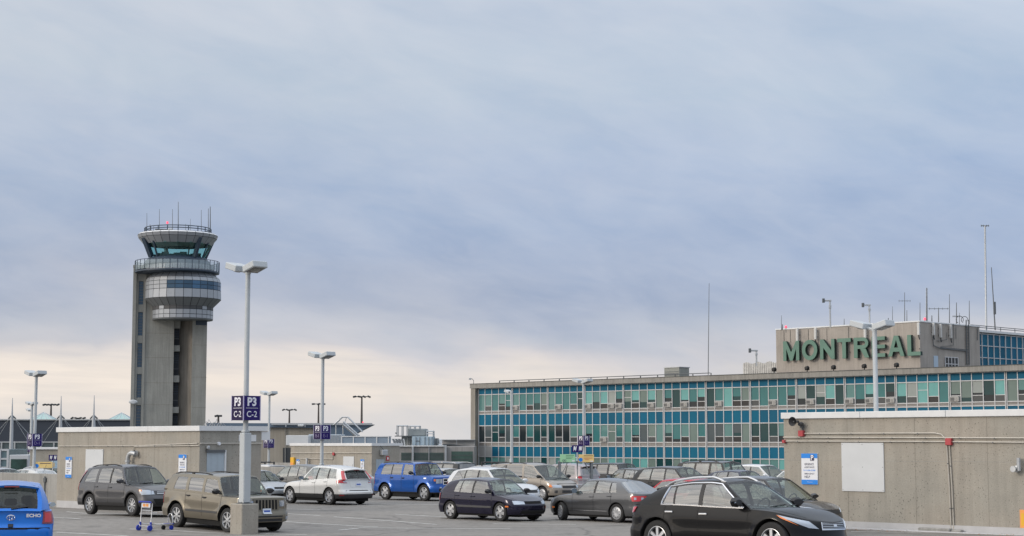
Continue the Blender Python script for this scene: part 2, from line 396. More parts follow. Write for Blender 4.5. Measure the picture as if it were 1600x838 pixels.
# ---------------------------------------------------------------- stairwell blocks on the deck
def block(label, cx_px, Zc, wf, ws, top, zbase, left=False):
    """concrete stairwell block: corner between front and side face seen at cx_px; returns (thing, origin)"""
    C = at(cx_px, 692, Zc); O = C-AX*wf; O.z = zbase
    o = thing('stairwell_block', label, 'building', O, TH, 'concrete stairwell blocks on the parking deck')
    h = top-zbase
    b = MB(); b.box(0, wf, 0, ws, 0, h, CONC); b.build('wall', o)
    b = MB()
    for i in range(1, int(wf/2.44)+1):
        if i*2.44 < wf-.3: b.box(i*2.44-.007, i*2.44+.007, -.002, -.001, .1, h, CONC_R)
    b.box(0, wf, -.002, -.0012, h*.62-.005, h*.62+.005, CONC_G); b.build('form_joint', o)
    b = MB(); n = max(2, round(wf/3.4))
    for i in range(n): b.box(-.07+(wf+.14)*i/n+.006, -.07+(wf+.14)*(i+1)/n-.006, -.07, ws*.5, h+.003, h+.20, CAP, bev=.01)
    b.box(.0, wf-.02, .0, ws, h+.001, h+.16, CAP)
    b.box(wf+.002, wf+.07, .0, ws*.48, h+.02, h+.20, CAP); b.box(wf+.002, wf+.07, ws*.49, ws+.25, h+.02, h+.20, CAP); b.build('roof_flashing', o)
    b = MB(); b.box(.1, wf+.04, -.05, .0-.002, 0, .28, mat('pale_kerb', (.46, .46, .47), .7, var=.08, vscale=2)); b.build('kerb', o)
    return o, O
NF = -DX                            # outward normal of every front face
def face_xy(px, py, O):             # pixel -> local (x, z) on the front face
    p = hit(px, py, O, NF)-O; return p.dot(AX), p.z
def side_yz(px, py, O, wf):
    p = hit(px, py, O+AX*wf, AX)-O; return p.dot(DX), p.z
def conduit(o, O, pts, r=.018, bolt=1.1, y=-.04):
    """pts are pixels on the front face"""
    L = [face_xy(a, b_, O) for a, b_ in pts]; b = MB(); b.tube([(x, y, z) for x, z in L], r, PIPE, 6)
    for (x0, z0), (x1, z1) in zip(L, L[1:]):
        d = math.hypot(x1-x0, z1-z0); n = int(d/bolt)
        for i in range(1, n+1):
            t = (i-.5)/n; x = x0+(x1-x0)*t; z = z0+(z1-z0)*t
            b.box(x-.016, x+.016, y-.022, -.002, z-.03, z+.006, DSTEEL)
    return b.build('conduit', o)
def help_sign(O, px, py, w_px, label, scale=1.0, W=.42, H=.78):
    """blue and white EMERGENCY HELP board; px,py is its upper left corner"""
    x, z = face_xy(px, py, O)
    o = thing('help_sign', label, 'sign', O+AX*x+Vector((0, 0, z-H))+NF*.03, TH, 'emergency help signs on the stairwell walls')
    b = MB(); b.box(0, W, -.008, .025, 0, H, SIGNW); b.build('sign_board', o)
    b = MB(); b.box(0, W, -.012, -.009, H*.85, H, SIGNB); b.box(0, W, -.012, -.009, 0, H*.15, SIGNB); b.build('blue_band', o)
    b = MB(); b.box(W*.56, W*.80, -.016, -.013, H*.77, H*.955, INK); add_text(b, 'P', .145*W/.42, TXT, T(W*.68, -.018, H*.862), bold=.006); b.build('parking_symbol', o)
    b = MB(); k = W/.42
    for s_, zz, cap, ww, cxw, m_ in (('URGENCE', .655, .072, .58, .48, INK), ('ASSISTANCE', .555, .055, .62, .50, INK), ('514 420-5000', .455, .050, .74, .50, SIGNB), ('EMERGENCY', .345, .050, .62, .50, INK), ('HELP', .245, .075, .34, .36, INK)):
        fit_text(b, s_, H*cap, W*ww, m_, T(W*cxw, -.011, H*zz), bold=.012)
    fit_text(b, 'aéroports', H*.03, W*.34, TXT, T(W*.52, -.014, H*.075))
    b.build('lettering', o)
    return o
# right hand block, close to the camera
OB, OBO = block('large pitted concrete stairwell block with white flashing behind the black crossover', 1225+1400, 56.1, 12, 6, 3.46, 0)
# (that corner is off frame; place the block by its left edge instead)
PL = at(1225, 692, 56.1); OBO = Vector((PL.x, PL.y, -.05)); OB.location = OBO
conduit(OB, OBO, [(1258, 677.6), (1462, 677), (1472, 679), (1479, 686)], .022)
conduit(OB, OBO, [(1225, 683.6), (1474, 684.2), (1700, 685)], .022)
conduit(OB, OBO, [(1225, 689.6), (1470, 690.3), (1700, 692.5)], .022)
conduit(OB, OBO, [(1480, 688), (1484.5, 760), (1487.5, 828)], .022)
conduit(OB, OBO, [(1484.5, 696), (1488.5, 760), (1491.5, 828)], .022)
def red_box(O, o, px, py, w=.14):
    x, z = face_xy(px, py, O); b = MB(); b.box(x-w/2, x+w/2, -.12, -.003, z-w/2, z+w/2, REDBOX, bev=.01); return b.build('alarm_box', o)
red_box(OBO, OB, 1254, 677.5, .19); red_box(OBO, OB, 1484.5, 690.5, .2); red_box(OBO, OB, 1227, 690, .1)
def panel(o, O, px0, py0, px1, py1, m, name, dx=0.0):
    x0, z0 = face_xy(px0, py1, O); x1, z1 = face_xy(px1, py0, O); b = MB(); b.box(x0, x1, -.03, -.002, z0, z1, m, bev=.006)
    for bx in (x0+.04, (x0+x1)/2, x1-.04):
        for bz in (z0+.05, (z0+z1)/2, z1-.05): b.box(bx-.01, bx+.01, -.034, -.031, bz-.01, bz+.01, DSTEEL)
    return b.build(name, o)
panel(OB, OBO, 1316.5, 692, 1381, 767.5, WHITE, 'blank_panel')
help_sign(OBO, 1253, 708.8, 26, 'blue and white help sign on the large block behind the black crossover', W=.62, H=.97)
# horn loudspeaker
x, z = face_xy(1252, 659, OBO)
hs = thing('horn_speaker', 'grey horn loudspeaker bracketed above a red box near the wall edge', 'loudspeaker', OBO+AX*x+Vector((0, 0, z)), TH)
HG = mat('horn_grey', (.07, .07, .075), .5)
b = MB(); b.lathe([(.15, -.42), (.145, -.40), (.10, -.33), (.055, -.25), (.04, -.20), (.04, -.10)], HG, 20, (-.04, 0, 0), axis='y'); b.lathe([(.04, -.26), (.02, -.36), (.0, -.37)], DSTEEL, 12, (-.04, 0, 0), axis='y'); b.build('horn', hs)
b = MB(); b.lathe([(.0, -.24), (.06, -.23), (.07, -.12), (.05, -.06), (.0, -.05)], HG, 14, (.09, 0, -.08), axis='y'); b.build('driver', hs)
b = MB(); b.box(.06, .12, -.16, -.0, -.20, -.12, DSTEEL); b.tube([(.09, -.1, -.1), (.10, -.06, -.28)], .03, DSTEEL, 8); b.build('bracket', hs)
# standpipe at the right edge
x, z = face_xy(1590, 733, OBO)
sp_ = thing('standpipe', 'pale pipe valve fixed to the wall at the right frame edge', 'pipe', OBO+AX*x+Vector((0, 0, z)), TH)
b = MB(); b.lathe([(.10, 0), (.10, -.06), (.05, -.07), (.05, -.2), (.09, -.21), (.09, -.27), (0, -.27)], GALV, 14, axis='y'); b.tube([(.12, -.14, -.05), (.12, -.14, .32)], .06, GALV, 10); b.build('valve_body', sp_)
# orange sign
x, z = face_xy(1595, 827, OBO)
og = thing('orange_sign', 'orange board standing against the wall at the right frame edge', 'sign', OBO+AX*(x)+Vector((0, 0, z)), TH)
b = MB(); b.box(0, .5, -.04, -.01, 0, .55, ORG, bev=.008); b.build('sign_board', og)
b = MB(); b.box(.05, .45, -.043, -.041, .1, .45, YEL); b.build('faded_print', og)
# pale kerb strip in front of the block, loose wheel stop, leaves
b = MB(); KR = mat('pale_kerb', (0, 0, 0))
b.box(-.3, 12, -.34, -.052, 0, .10, KR, bev=.02); b.build('kerb_step', OB)
p = ground_px(1437, 831); ws_ = thing('wheel_stop', 'broken pale concrete wheel stop lying below the vertical conduits', 'wheel stop', (p.x, p.y, gz(p.y)), TH-.04)
b = MB(); b.box(0, 1.1, -.1, .1, 0, .13, CONC_G, bev=.025); b.build('concrete_bar', ws_); b = MB(); b.box(1.16, 1.5, -.11, .09, 0, .11, CONC_G, bev=.03); b.build('broken_end', ws_)
LEAF = mat('dry_leaf', (.36, .14, .03), .8, var=.4, vscale=30)
b = MB()
for (px, py, n, sp2) in ((1338, 829, 26, .22), (1350, 829.6, 10, .3), (1398, 831, 8, .2), (1405, 831, 6, .15), (1560, 837, 16, .3), (1530, 836.5, 6, .3)):
    q = ground_px(px, py)
    for _ in range(n):
        x = q.x+random.gauss(0, sp2); y = q.y+random.gauss(0, .05); a = random.random()*6.3; s_ = random.uniform(.015, .035); z = gz(y)+.012+random.random()*.03
        b.face([(x+s_*math.cos(a+k*1.57)*(1 if k % 2 else .6), y+s_*math.sin(a+k*1.57)*(1 if k % 2 else .6), z+random.uniform(-.008, .012)) for k in range(4)], LEAF)
tag(b.build('fallen_leaves'), 'dry orange leaves blown against the kerb of the large block', 'leaves', kind='stuff')

# left hand block
LB, LBO = block('beige concrete stairwell block with a pale blue door behind the tan and grey cars', 312, 65, 10.36, 2.8, 3.08, 0)
LB.location = LBO
conduit(LB, LBO, [(93, 697.3), (205, 697), (310, 693)], .02)
conduit(LB, LBO, [(210, 704), (211, 698.5), (230, 697.5), (312, 696.5)], .02)
panel(LB, LBO, 133.5, 702.5, 162, 760, WHITE, 'blank_panel')
help_sign(LBO, 104, 714, 12, 'blue and white help sign left of the blank white panel', W=.48, H=.85)
help_sign(LBO, 280.5, 710.5, 14, 'blue and white help sign right of the grey goose neck pipe', W=.52, H=.86)
x, z = face_xy(207, 709, LBO); b = MB()
b.tube([(x+.42, -.05, z), (x+.42, -.16, z+.0), (x+.25, -.2, z+.03), (x+.1, -.2, z-.02), (x, -.2, z-.16), (x, -.2, z-1.0)], .085, GALV, 12); b.lathe([(.12, 0), (.12, .06)], GALV, 14, (x, -.2, z-.32)); b.lathe([(.13, -.2), (.13, -.1)], GALV, 14, (x+.42, .02, z), axis='y'); b.build('vent_pipe', LB)
wf = 10.36
def side_part(o, O, wf, px0, py0, px1, py1, m, name, d0=.002, d1=.03):
    y0, z0 = side_yz(px0, py1, O, wf); y1, z1 = side_yz(px1, py0, O, wf); b = MB(); b.box(wf+d0, wf+d1, y0, y1, z0, z1, m, bev=.004); return b.build(name, o)
y0, z1 = side_yz(323, 707, LBO, wf); y1, _ = side_yz(350, 707, LBO, wf)
b = MB(); b.box(wf+.003, wf+.03, y0, y1, 0, z1, DOORB); 
dr = b.build('door', LB)
b = MB(); b.box(wf+.032, wf+.08, y1-.16, y1-.08, .95, 1.05, GALV); b.build('handle', dr)
b = MB(); b.box(wf+.003, wf+.06, y1+.002, y1+.07, 0, z1+.08, CAP); b.box(wf+.003, wf+.10, y0-.05, y1, z1+.005, z1+.09, DSTEEL); b.build('door_frame', LB)
b = MB(); b.box(wf+.003, wf+.14, y0-.06, y0+.06, z1+.12, z1+.24, GALV, bev=.02); b.build('door_light', LB)
b = MB(); b.tube([(wf+.04, 0, side_yz(313, 693, LBO, wf)[1]), (wf+.04, 2.8, side_yz(313, 693, LBO, wf)[1])], .02, PIPE, 6); b.build('conduit', LB)
yy, zz = side_yz(341, 693.5, LBO, wf); b = MB(); b.lathe([(.0, .10), (.06, .09), (.07, .002)], SIGNW, 14, (wf, yy, zz), axis='x'); b.build('round_lamp', LB)
# canopy slab over the door side
b = MB(); b.box(wf-.0, wf+.02, 2.8, 3.2, 2.75, 3.08, CAP); b.box(wf+.004, wf+.02, 1.75, 2.55, 2.7, 2.95, CAP, bev=.01); b.build('canopy_box', LB)

# middle block, farther off
MBk, MBO = block('small beige stairwell block in the middle distance behind the white crossover', 581, 120, 9.2, 2.5, 2.42, -.65)
conduit(MBk, MBO, [(455, 708), (581, 708)], .03, 1.2)
conduit(MBk, MBO, [(470, 717), (521, 717.5), (522, 709)], .025, 1.2)
panel(MBk, MBO, 536.5, 713.5, 553.5, 730, WHITE, 'blank_panel')
red_box(MBO, MBk, 522.5, 709.5, .2)
help_sign(MBO, 464, 718, 7, 'small blue and white help sign beside the yellow cabinet', W=.34, H=.78)
help_sign(MBO, 564, 718, 8, 'small blue and white help sign behind the white crossover', W=.38, H=.82)
x, z = face_xy(456, 730.5, MBO); yb = thing('yellow_cabinet', 'yellow wall cabinet on the small beige block in the distance', 'cabinet', MBO+AX*x+Vector((0, 0, z)), TH)
b = MB(); b.box(0, .42, -.16, -.002, 0, .72, YEL, bev=.02); b.build('cabinet_body', yb); b = MB(); b.box(.04, .38, -.175, -.162, .04, .36, ORG); b.build('cabinet_door', yb)
x, z = face_xy(483, 716, MBO); b = MB(); b.tube([(x, -.2, z), (x, -.2, z-1)], .09, GALV, 8); b.build('vent_pipe', MBk)
wf2 = 9.2; y0, z1 = side_yz(587.5, 718, MBO, wf2); y1, _ = side_yz(600, 718, MBO, wf2)
b = MB(); b.box(wf2+.003, wf2+.03, y0, y1, 0, z1, DOORB); dr = b.build('door', MBk); b = MB(); b.box(wf2+.032, wf2+.08, y1-.16, y1-.08, .95, 1.05, GALV); b.build('handle', dr)
x, z = side_yz(597, 708, MBO, wf2); b = MB(); b.box(wf2+.01, wf2+.35, x-.25, x+.25, z-.15, z+.22, GALV, bev=.03); b.tube([(wf2, x-.3, z+.6), (wf2+.2, x, z+.2)], .02, DARK, 5); b.build('wall_lamp', MBk)
x, z = side_yz(605.5, 716.5, MBO, wf2); b = MB(); b.box(wf2+.002, wf2+.03, x-.14, x+.14, z-.16, z+.16, REDBOX); b.box(wf2+.032, wf2+.04, x-.06, x+.06, z-.08, z+.08, SIGNW); b.build('fire_sign', MBk)
# low ramp walls
q0 = hit(-160, 740, LBO, NF); wl_ = thing('ramp_wall', 'low grey concrete ramp wall running left from the beige block', 'wall', (q0.x, q0.y, 0), TH)
LW = (LBO-Vector((q0.x, q0.y, 0))).dot(AX); b = MB(); b.box(0, LW-.01, .05, .3, -.2, 1.36, CONC_G, bev=.015); b.build('wall', wl_)
p = ground_px(78, 789); bo = thing('bollard', 'weathered yellow grey steel bollard beside the blue hatchback', 'bollard', p, TH)
b = MB(); b.tube([(0, 0, 0), (0, 0, .86)], .075, mat('bollard_paint', (.34, .31, .24), .6, var=.2, vscale=6), 14); b.lathe([(.075, .86), (.05, .90), (0, .915)], MATS['bollard_paint'], 14); b.build('post', bo)
b = MB(); b.lathe([(.11, 0), (.11, .03), (.075, .035)], DSTEEL, 14); b.build('base_plate', bo)
x, z = face_xy(70, 744, LBO); b = MB(); b.tube([(x-LBO.x*0, -.0, 0), (x, 0, 0)], .01, DARK, 4)
ph = thing('wall_pipe', 'thin dark drain pipe on the grey ramp wall behind the blue hatchback', 'pipe', LBO+AX*x, TH)
b = MB(); b.tube([(0, -.0, .05), (0, .0, 1.25)], .03, DSTEEL, 8); b.box(-.09, .09, -.03, .04, 1.0, 1.2, DSTEEL, bev=.02); b.build('pipe', ph)
p = at(452, 736, 92); rw = thing('ramp_wall', 'low grey wall in front of the white van with the ski rack', 'wall', (p.x-8, p.y+8, 0), TH)
b = MB(); b.box(0, 12, 0, .25, -.3, p.z+.2, CONC_G, bev=.015); b.build('wall', rw)
# ---------------------------------------------------------------- terminal building with the window grid
MULL = mat('aluminium_mullion', (.56, .56, .57), .45, var=.05, vscale=3)
FASC = mat('roof_fascia', (.26, .248, .228), .7, var=.15, vscale=.4, streak=.2)
FASCW = mat('end_wall_concrete', (.26, .24, .21), .8, var=.1, vscale=.5, streak=.15)
ROOFT = mat('roof_trim', (.05, .055, .06), .6)
BLUE = [mat('blue_spandrel_%s' % n_, c, .45, spec=.12, var=.05, vscale=.6) for n_, c in (('a', (.010, .112, .19)), ('b', (.010, .122, .205)), ('c', (.012, .102, .175)), ('d', (.010, .118, .21)))]
SPW = mat('pale_spandrel', (.42, .42, .42), .5, var=.05)
SILL = mat('sill_band', (.24, .225, .215), .7, var=.12, vscale=1.5)
def gl(n_, c, r=.08): return mat(n_, c, r, spec=.25, var=.08, vscale=.7)
GLS = {'teal': gl('teal_blind_glass', (.045, .165, .17)), 'mint': gl('mint_blind_glass', (.14, .36, .35)), 'green': gl('green_blind_glass', (.105, .22, .215)), 'dteal': gl('dark_teal_glass', (.012, .05, .055)),
       'grey': gl('grey_glass', (.065, .085, .095)), 'pale': gl('pale_blind_glass', (.28, .31, .30)), 'sage': gl('sage_blind_glass', (.145, .195, .18)), 'dark': gl('dark_window_glass', (.018, .026, .032))}
LOWG = gl('lower_pane_glass', (.072, .078, .082)); LOWD = gl('lower_pane_dark', (.03, .03, .032))
ACW = mat('air_conditioner_case', (.42, .41, .39), .5, var=.1, vscale=8); ACD = mat('air_conditioner_grille', (.12, .12, .12), .6)
Z0 = 215.0; BAY = .02865*Z0; MW = BAY/5
FO = at(800.9, 692, Z0)-AX*BAY; FO.z = 0     # local x=0 is the left end of the windows (bay -1)
TB = thing('terminal_building', 'long terminal building with blue spandrel bands and teal windows under a concrete roof edge', 'building', FO, TH)
NB = 18; LEN = NB*BAY
ZT, ZF = 10.0, 9.45                # top and underside of the fascia
ROWS = [(8.62, 6.62), (4.72, 2.73), (.86, -1.2)]        # window heights: top, bottom
SPN = [(9.42, 8.68), (6.15, 4.80), (2.16, .96), (-1.75, -3.0)]
b = MB(); b.box(-.85, LEN+3, .22, 16, -6.45, 9.4, FASCW); b.build('core_wall', TB)
b = MB(); b.box(-.85, -.02, -.55, .20, -6.45, 9.44, FASCW); b.build('end_pier', TB)
b = MB(); b.box(-.95, LEN+3, -.62, 1.2, 9.46, 10.0, FASC); b.box(-.97, LEN+3, -.66, .2, 10.003, 10.06, ROOFT); b.build('roof_fascia', TB)
b = MB(); b.box(-.6, LEN+3, 1.3, 15.5, 9.5, 9.9, ROOFT); b.build('roof_deck', TB)
b = MB()
for i in range(int(LEN/2.4)):
    if random.random() < .8: x0_ = i*2.4+random.random(); pass
b.tube([(4, -.2, 10.3), (LEN*.34, -.2, 10.32)], .05, DSTEEL, 6)
for i in range(14): b.box(4+i*2.6, 4.08+i*2.6, -.25, -.15, 10.05, 10.33, DSTEEL)
b.build('roof_cable_tray', TB)
# spandrels
for k, (t_, bt) in enumerate(SPN):
    b = MB()
    for i in range(NB*5):
        m_ = SPW if (k == 2 and i < 2) else random.choice(BLUE)
        b.box(i*MW+.02, (i+1)*MW-.02, .0, .2, bt, t_, m_)
    b.build('spandrel_band', TB)
b = MB()
for t_, bt in ((6.52, 6.25), (2.65, 2.28), (-1.3, -1.7)): b.box(0, LEN, .012, .2, bt, t_, SILL)
b.build('sill_band', TB)
# mullion grid
b = MB()
for i in range(NB*5+1):
    x_ = i*MW; big = i % 5 == 0
    w_ = .042
    if big:
        b.box(x_-.125, x_-.045, -.09, .19, -3.5, 9.44, MULL); b.box(x_+.045, x_+.125, -.09, .19, -3.5, 9.44, MULL); b.box(x_-.044, x_+.044, -.02, .19, -3.5, 9.44, ROOFT)
    else: b.box(x_-w_, x_+w_, -.055, .19, -3.5, 9.44, MULL)
b.build('mullions', TB)
b = MB()
for zz in (9.43, 8.65, 6.57, 6.20, 4.76, 2.69, 2.22, .91, -1.25):
    for i in range(NB*5): b.box(i*MW+.051, (i+1)*MW-.051, -.05, .19, zz-.045, zz+.045, MULL)
b.build('transoms', TB)
# windows; the first 100 that show largest are parts, the rest one part
cells = [(r_, i) for r_ in (0, 1, 2) for i in range(NB*5)]
def wpx(i): return i
def window_into(b, r_, i, rnd):
    t_, bt = ROWS[r_]; x0_ = i*MW+.055; x1_ = (i+1)*MW-.055; H_ = t_-bt; y_ = .02
    kinds = ['teal', 'teal', 'mint', 'mint', 'green', 'grey', 'pale', 'sage', 'teal', 'dteal'] if i > 12 else (['teal', 'green', 'green', 'teal', 'sage', 'grey'] if r_ == 0 else ['dark', 'dteal', 'dark', 'teal', 'grey', 'dteal'])
    if r_ == 2: kinds = ['green', 'teal', 'mint', 'sage', 'green', 'pale', 'dteal']
    if r_ == 1 and i > 12: kinds = ['teal', 'green', 'grey', 'sage', 'teal', 'green', 'dteal', 'sage']
    k1 = GLS[rnd.choice(kinds)]; low = (i % 2 == 1) if rnd.random() < .85 else rnd.random() < .5
    if low:
        zc = bt+H_*.30
        blind = rnd.random()
        if blind < .30:
            zs_ = zc+H_*.7*rnd.uniform(.12, .4); b.box(x0_, x1_, y_, .18, zs_+.001, t_, k1); b.box(x0_, x1_, y_+.01, .18, zc+.03, zs_, GLS['dark'] if rnd.random() < .6 else GLS['dteal'])
        else: b.box(x0_, x1_, y_, .18, zc+.03, t_, k1)
        b.box(x0_, x1_, -.02, .18, zc-.035, zc+.028, MULL)
        ac = rnd.random() < (.5 if r_ == 0 and i > 10 else .10)
        b.box(x0_, x1_, y_, .18, bt, zc-.037, LOWG if rnd.random() < .7 else LOWD)
        return (x0_, x1_, bt, zc-.04) if ac else None
    f = rnd.random()
    if f < .32:
        zs_ = bt+H_*rnd.uniform(.16, .42); b.box(x0_, x1_, y_, .18, zs_+.001, t_, k1); b.box(x0_, x1_, y_+.01, .18, bt, zs_, GLS['dark'] if rnd.random() < .5 else GLS['dteal'])
    else: b.box(x0_, x1_, y_, .18, bt, t_, k1)
    if rnd.random() < .12: b.box(x0_, x1_, y_-.02, y_-.005, t_-H_*.4, t_-H_*.37, MULL)
    return None
rnd = random.Random(21)
indiv = set([(0, i) for i in range(12, 62)]+[(1, i) for i in range(12, 62)])
rest = MB(); rest_ac = []
def ac_into(b, c):
    x0_, x1_, z0_, z1_ = c; b.box(x0_+.06, x1_-.06, -.28, .09, z0_+.03, z1_-.04, ACW, bev=.02)
    b.box(x0_+.14, x0_+.62, -.288, -.281, z0_+.10, z1_-.12, ACD)
    for q in range(3): b.box(x0_+.70, x1_-.14, -.288, -.281, z0_+.12+q*.12, z0_+.17+q*.12, ACD)
for r_, i in cells:
    if (r_, i) in indiv:
        b = MB(); c = window_into(b, r_, i, rnd); w_ = b.build('window', TB)
        if c: b = MB(); ac_into(b, c); b.build('air_conditioner', w_)
    else:
        c = window_into(rest, r_, i, rnd)
        if c: rest_ac.append(c)
for c in rest_ac: ac_into(rest, c)
tag(rest.build('window', TB), kind='stuff')
# rooftop things
def on_roof(px, back=1.5, z=10.0):
    p = hit(px, 600, FO+DX*back, NF); q = p-FO; return FO+AX*q.dot(AX)+DX*back+Vector((0, 0, z))
o = thing('roof_vent', 'low grey metal ventilation box on the roof edge near the tall thin mast', 'vent', on_roof(1048, 3, 9.9), TH)
b = MB(); b.box(-1.0, 1.3, 0, 1.8, 0, 1.35, mat('vent_grey', (.26, .27, .25), .6, var=.1), bev=.05); b.build('housing', o); b = MB(); b.box(-1.05, 1.35, -.05, 1.85, 1.352, 1.44, GALV); b.build('lid', o)
b = MB(); [b.box(-.9, 1.2, -.02, -.004, .25+k*.2, .32+k*.2, DSTEEL) for k in range(4)]; b.build('louvre', o)
o = thing('roof_screen', 'weathered white slatted screen on the roof left of the lettered block', 'screen', on_roof(1196, 9.5, 9.9), TH)
b = MB(); WS = mat('weathered_white', (.50, .49, .47), .7, var=.25, vscale=2)
for k in range(26): b.box(-3.2+k*.26, -3.2+k*.26+.2, 0, .1, 0, 1.9+.1*math.sin(k), WS)
b.box(-3.2, 3.5, .1, .2, .5, .6, GALV); b.box(-3.2, 3.5, .1, .2, 1.4, 1.5, GALV); b.box(-3.2, 3.5, .2, 2, 0, 1.7, WS); b.build('slats', o)
# --- tall mast
def antenna(px, Y, y0, y1, r, label, rungs=0, cross=(), lean=0.0, nm='antenna_mast', grp='antennas on the terminal roof', knob=False):
    a = at(px, y0, Y); c = at(px+lean, y1, Y); o = thing(nm, label, 'antenna', a, 0, grp)
    d = c-a; b = MB(); r *= 1.2; r *= (.72 if 'tower' in grp else 1.0); b.tube([(0, 0, 0), d*.35, d], [r, r*.85, r*.55], GALV if rungs > 20 else DSTEEL, 6); b.build('pole', o)
    if rungs:
        b = MB()
        for k in range(rungs):
            p_ = d*((k+.5)/rungs); b.box(p_.x-.1, p_.x+.1, p_.y-.015, p_.y+.015, p_.z-.015, p_.z+.015, GALV)
        b.tube([(.1, 0, 0), d+Vector((.08, 0, 0))], .014, GALV, 4); b.tube([(-.1, 0, 0), d-Vector((.08, 0, 0))], .014, GALV, 4); b.build('lattice', o)
    for (t_, l_, rr) in cross:
        b = MB(); p_ = d*t_; b.tube([p_-Vector((l_/2, 0, 0)), p_+Vector((l_/2, 0, 0))], rr, DSTEEL, 5)
        for e in (-.45, -.2, .2, .45): b.tube([p_+Vector((l_*e, 0, -.12)), p_+Vector((l_*e, 0, .12))], rr*.6, DSTEEL, 4)
        b.build('crossbar', o)
    if knob:
        b = MB(); b.box(-.12, .12, -.12, .12, d.z*.25, d.z*.45, DSTEEL, bev=.02); b.build('coil_box', o)
    return o
YB = 182
antenna(1106.5, 186, 586, 443, .04, 'tall thin whip mast standing alone on the terminal roof', lean=1.5)
antenna(1541, 190, 516, 353, .10, 'tallest pale lattice mast on the roof at far right with a flat top bar', rungs=34, cross=((1.0, .9, .05),), lean=-2)
antenna(1555, 186, 516, 418, .06, 'leaning dark mast beside the tallest mast with a side arm', lean=-6, cross=((.28, .1, .03),), knob=True)
def cam_pole(px, Y, y0, y1, label):
    a = at(px, y0, Y); c = at(px, y1, Y); o = thing('roof_siren_pole', label, 'pole', a, 0, 'camera poles on the roof'); h = c.z-a.z
    b = MB(); b.tube([(0, 0, 0), (0, 0, h)], .09, GALV, 8); b.build('pole', o)
    b = MB(); b.box(-.75, .15, -.1, .1, h-.02, h+.16, GALV, bev=.02); b.box(-.8, -.55, -.14, .14, h-.15, h+.3, DSTEEL, bev=.03); b.build('head', o)
    b = MB(); b.box(-.12, .12, -.12, .12, h*.72, h*.86, GALV, bev=.02); b.build('junction_box', o)
cam_pole(1297.5, YB, 512, 471, 'grey pole with a short head above the letter N of the roof lettering')
cam_pole(1359, YB, 508, 478, 'grey pole with a short head above the letter E of the roof lettering')
cam_pole(1182, YB, 572, 549, 'short grey pole with an arm above the white slatted roof screen')
o = thing('roof_camera', 'small curved camera arm on the left corner of the terminal roof', 'camera', at(740, 601, 222), 0)
b = MB(); b.tube([(0, 0, 0), (0, 0, .5), (-.15, 0, .7), (-.4, 0, .75)], .04, DSTEEL, 6); b.build('arm', o); b = MB(); b.box(-.6, -.3, -.1, .1, .6, .82, GALV, bev=.02); b.build('camera_head', o)

# ---------------------------------------------------------------- block with the MONTREAL lettering
BO = at(1215, 692, 190); BO.z = 0
PB = thing('penthouse_block', 'tall brown grey concrete block on the terminal roof carrying the green lettering', 'building', BO, TH)
BW, BD, BH = 18.2, 11.5, 14.9
SIDEC = mat('block_side_concrete', (.30, .29, .275), .85, var=.1, vscale=.5, streak=.25)
b = MB(); b.box(0, BW, 0, BD, 9.0, BH, CONC_B); b.build('wall', PB)
b = MB(); b.box(-.05, BW+.06, -.06, BD+.05, BH+.002, BH+.15, CAP, bev=.02); b.build('coping', PB)
b = MB(); b.box(1.7, 5.3, 0, .01, .01, .02, CAP)
def bside(px, py): p = hit(px, py, BO+AX*BW, AX)-BO; return p.dot(DX), p.z
y0, z1 = bside(1458.5, 556); y1, _ = bside(1465, 556); b = MB(); b.box(BW+.003, BW+.05, y0, y1, 10, z1, mat('pale_blue_paint', (.42, .52, .62), .5)); b.build('door', PB)
y0, z1 = bside(1476, 558); y1, _ = bside(1496, 558)
b = MB(); b.box(BW+.003, BW+.03, y0, y1, 10.1, z1, GLS['dark'])
for k in range(5): yk = y0+(y1-y0)*k/4; b.box(BW+.032, BW+.08, yk-.05, yk+.05, 10.1, z1, MULL)
for k in range(3): zk = 10.1+(z1-10.1)*k/2; b.box(BW+.034, BW+.07, y0, y1, zk-.04, zk+.04, MULL)
b.build('window', PB)
# sector antennas and cables fixed on the side and front
b = MB(); n_pan = 0
def bfront(px, py): p = hit(px, py, BO, NF)-BO; return p.dot(AX), p.z
SECT = mat('sector_antenna_case', (.55, .55, .54), .5)
def panel_ant(px, y0, y1, side, label):
    if side: a, z1_ = bside(px, y0); _, z0_ = bside(px, y1); loc = BO+AX*(BW+.25)+DX*a
    else: a, z1_ = bfront(px, y0); _, z0_ = bfront(px, y1); loc = BO+AX*a+NF*.35
    o = thing('panel_antenna', label, 'antenna', (loc.x, loc.y, z0_), TH, 'panel antennas fixed to the lettered block')
    b = MB(); b.box(-.14, .14, -.1, .1, 0, z1_-z0_, SECT, bev=.03); b.build('antenna_case', o)
    b = MB()
    if side: b.box(-.26, -.14, -.03, .03, .25, .32, DARK); b.box(-.26, -.14, -.03, .03, .9, .97, DARK)
    else: b.box(-.03, .03, .1, .34, .25, .32, DARK); b.box(-.03, .03, .1, .34, .9, .97, DARK)
    b.tube([(0, 0, 0), (0, .05, -.25), (.02, .1, -.45)], .06, DARK, 6); b.build('bracket', o)
for px, y0, y1, sd, lb in [(1248.5, 513, 537, 0, 'pale panel antenna above the letter O'), (1277, 513, 531, 0, 'narrow panel antenna above the letter T'), (1354.5, 509, 529, 0, 'panel antenna partly behind the street lamp head'),
                           (1438, 505, 524, 0, 'pale panel antenna at the right end of the lettered face'), (1455, 505, 524, 1, 'panel antenna nearest the block corner on the side face'),
                           (1466, 507, 528, 1, 'narrow second panel antenna on the side face'), (1482, 508, 529, 1, 'third panel antenna on the side face above the window')]:
    panel_ant(px, y0, y1, sd, lb)
b = MB()
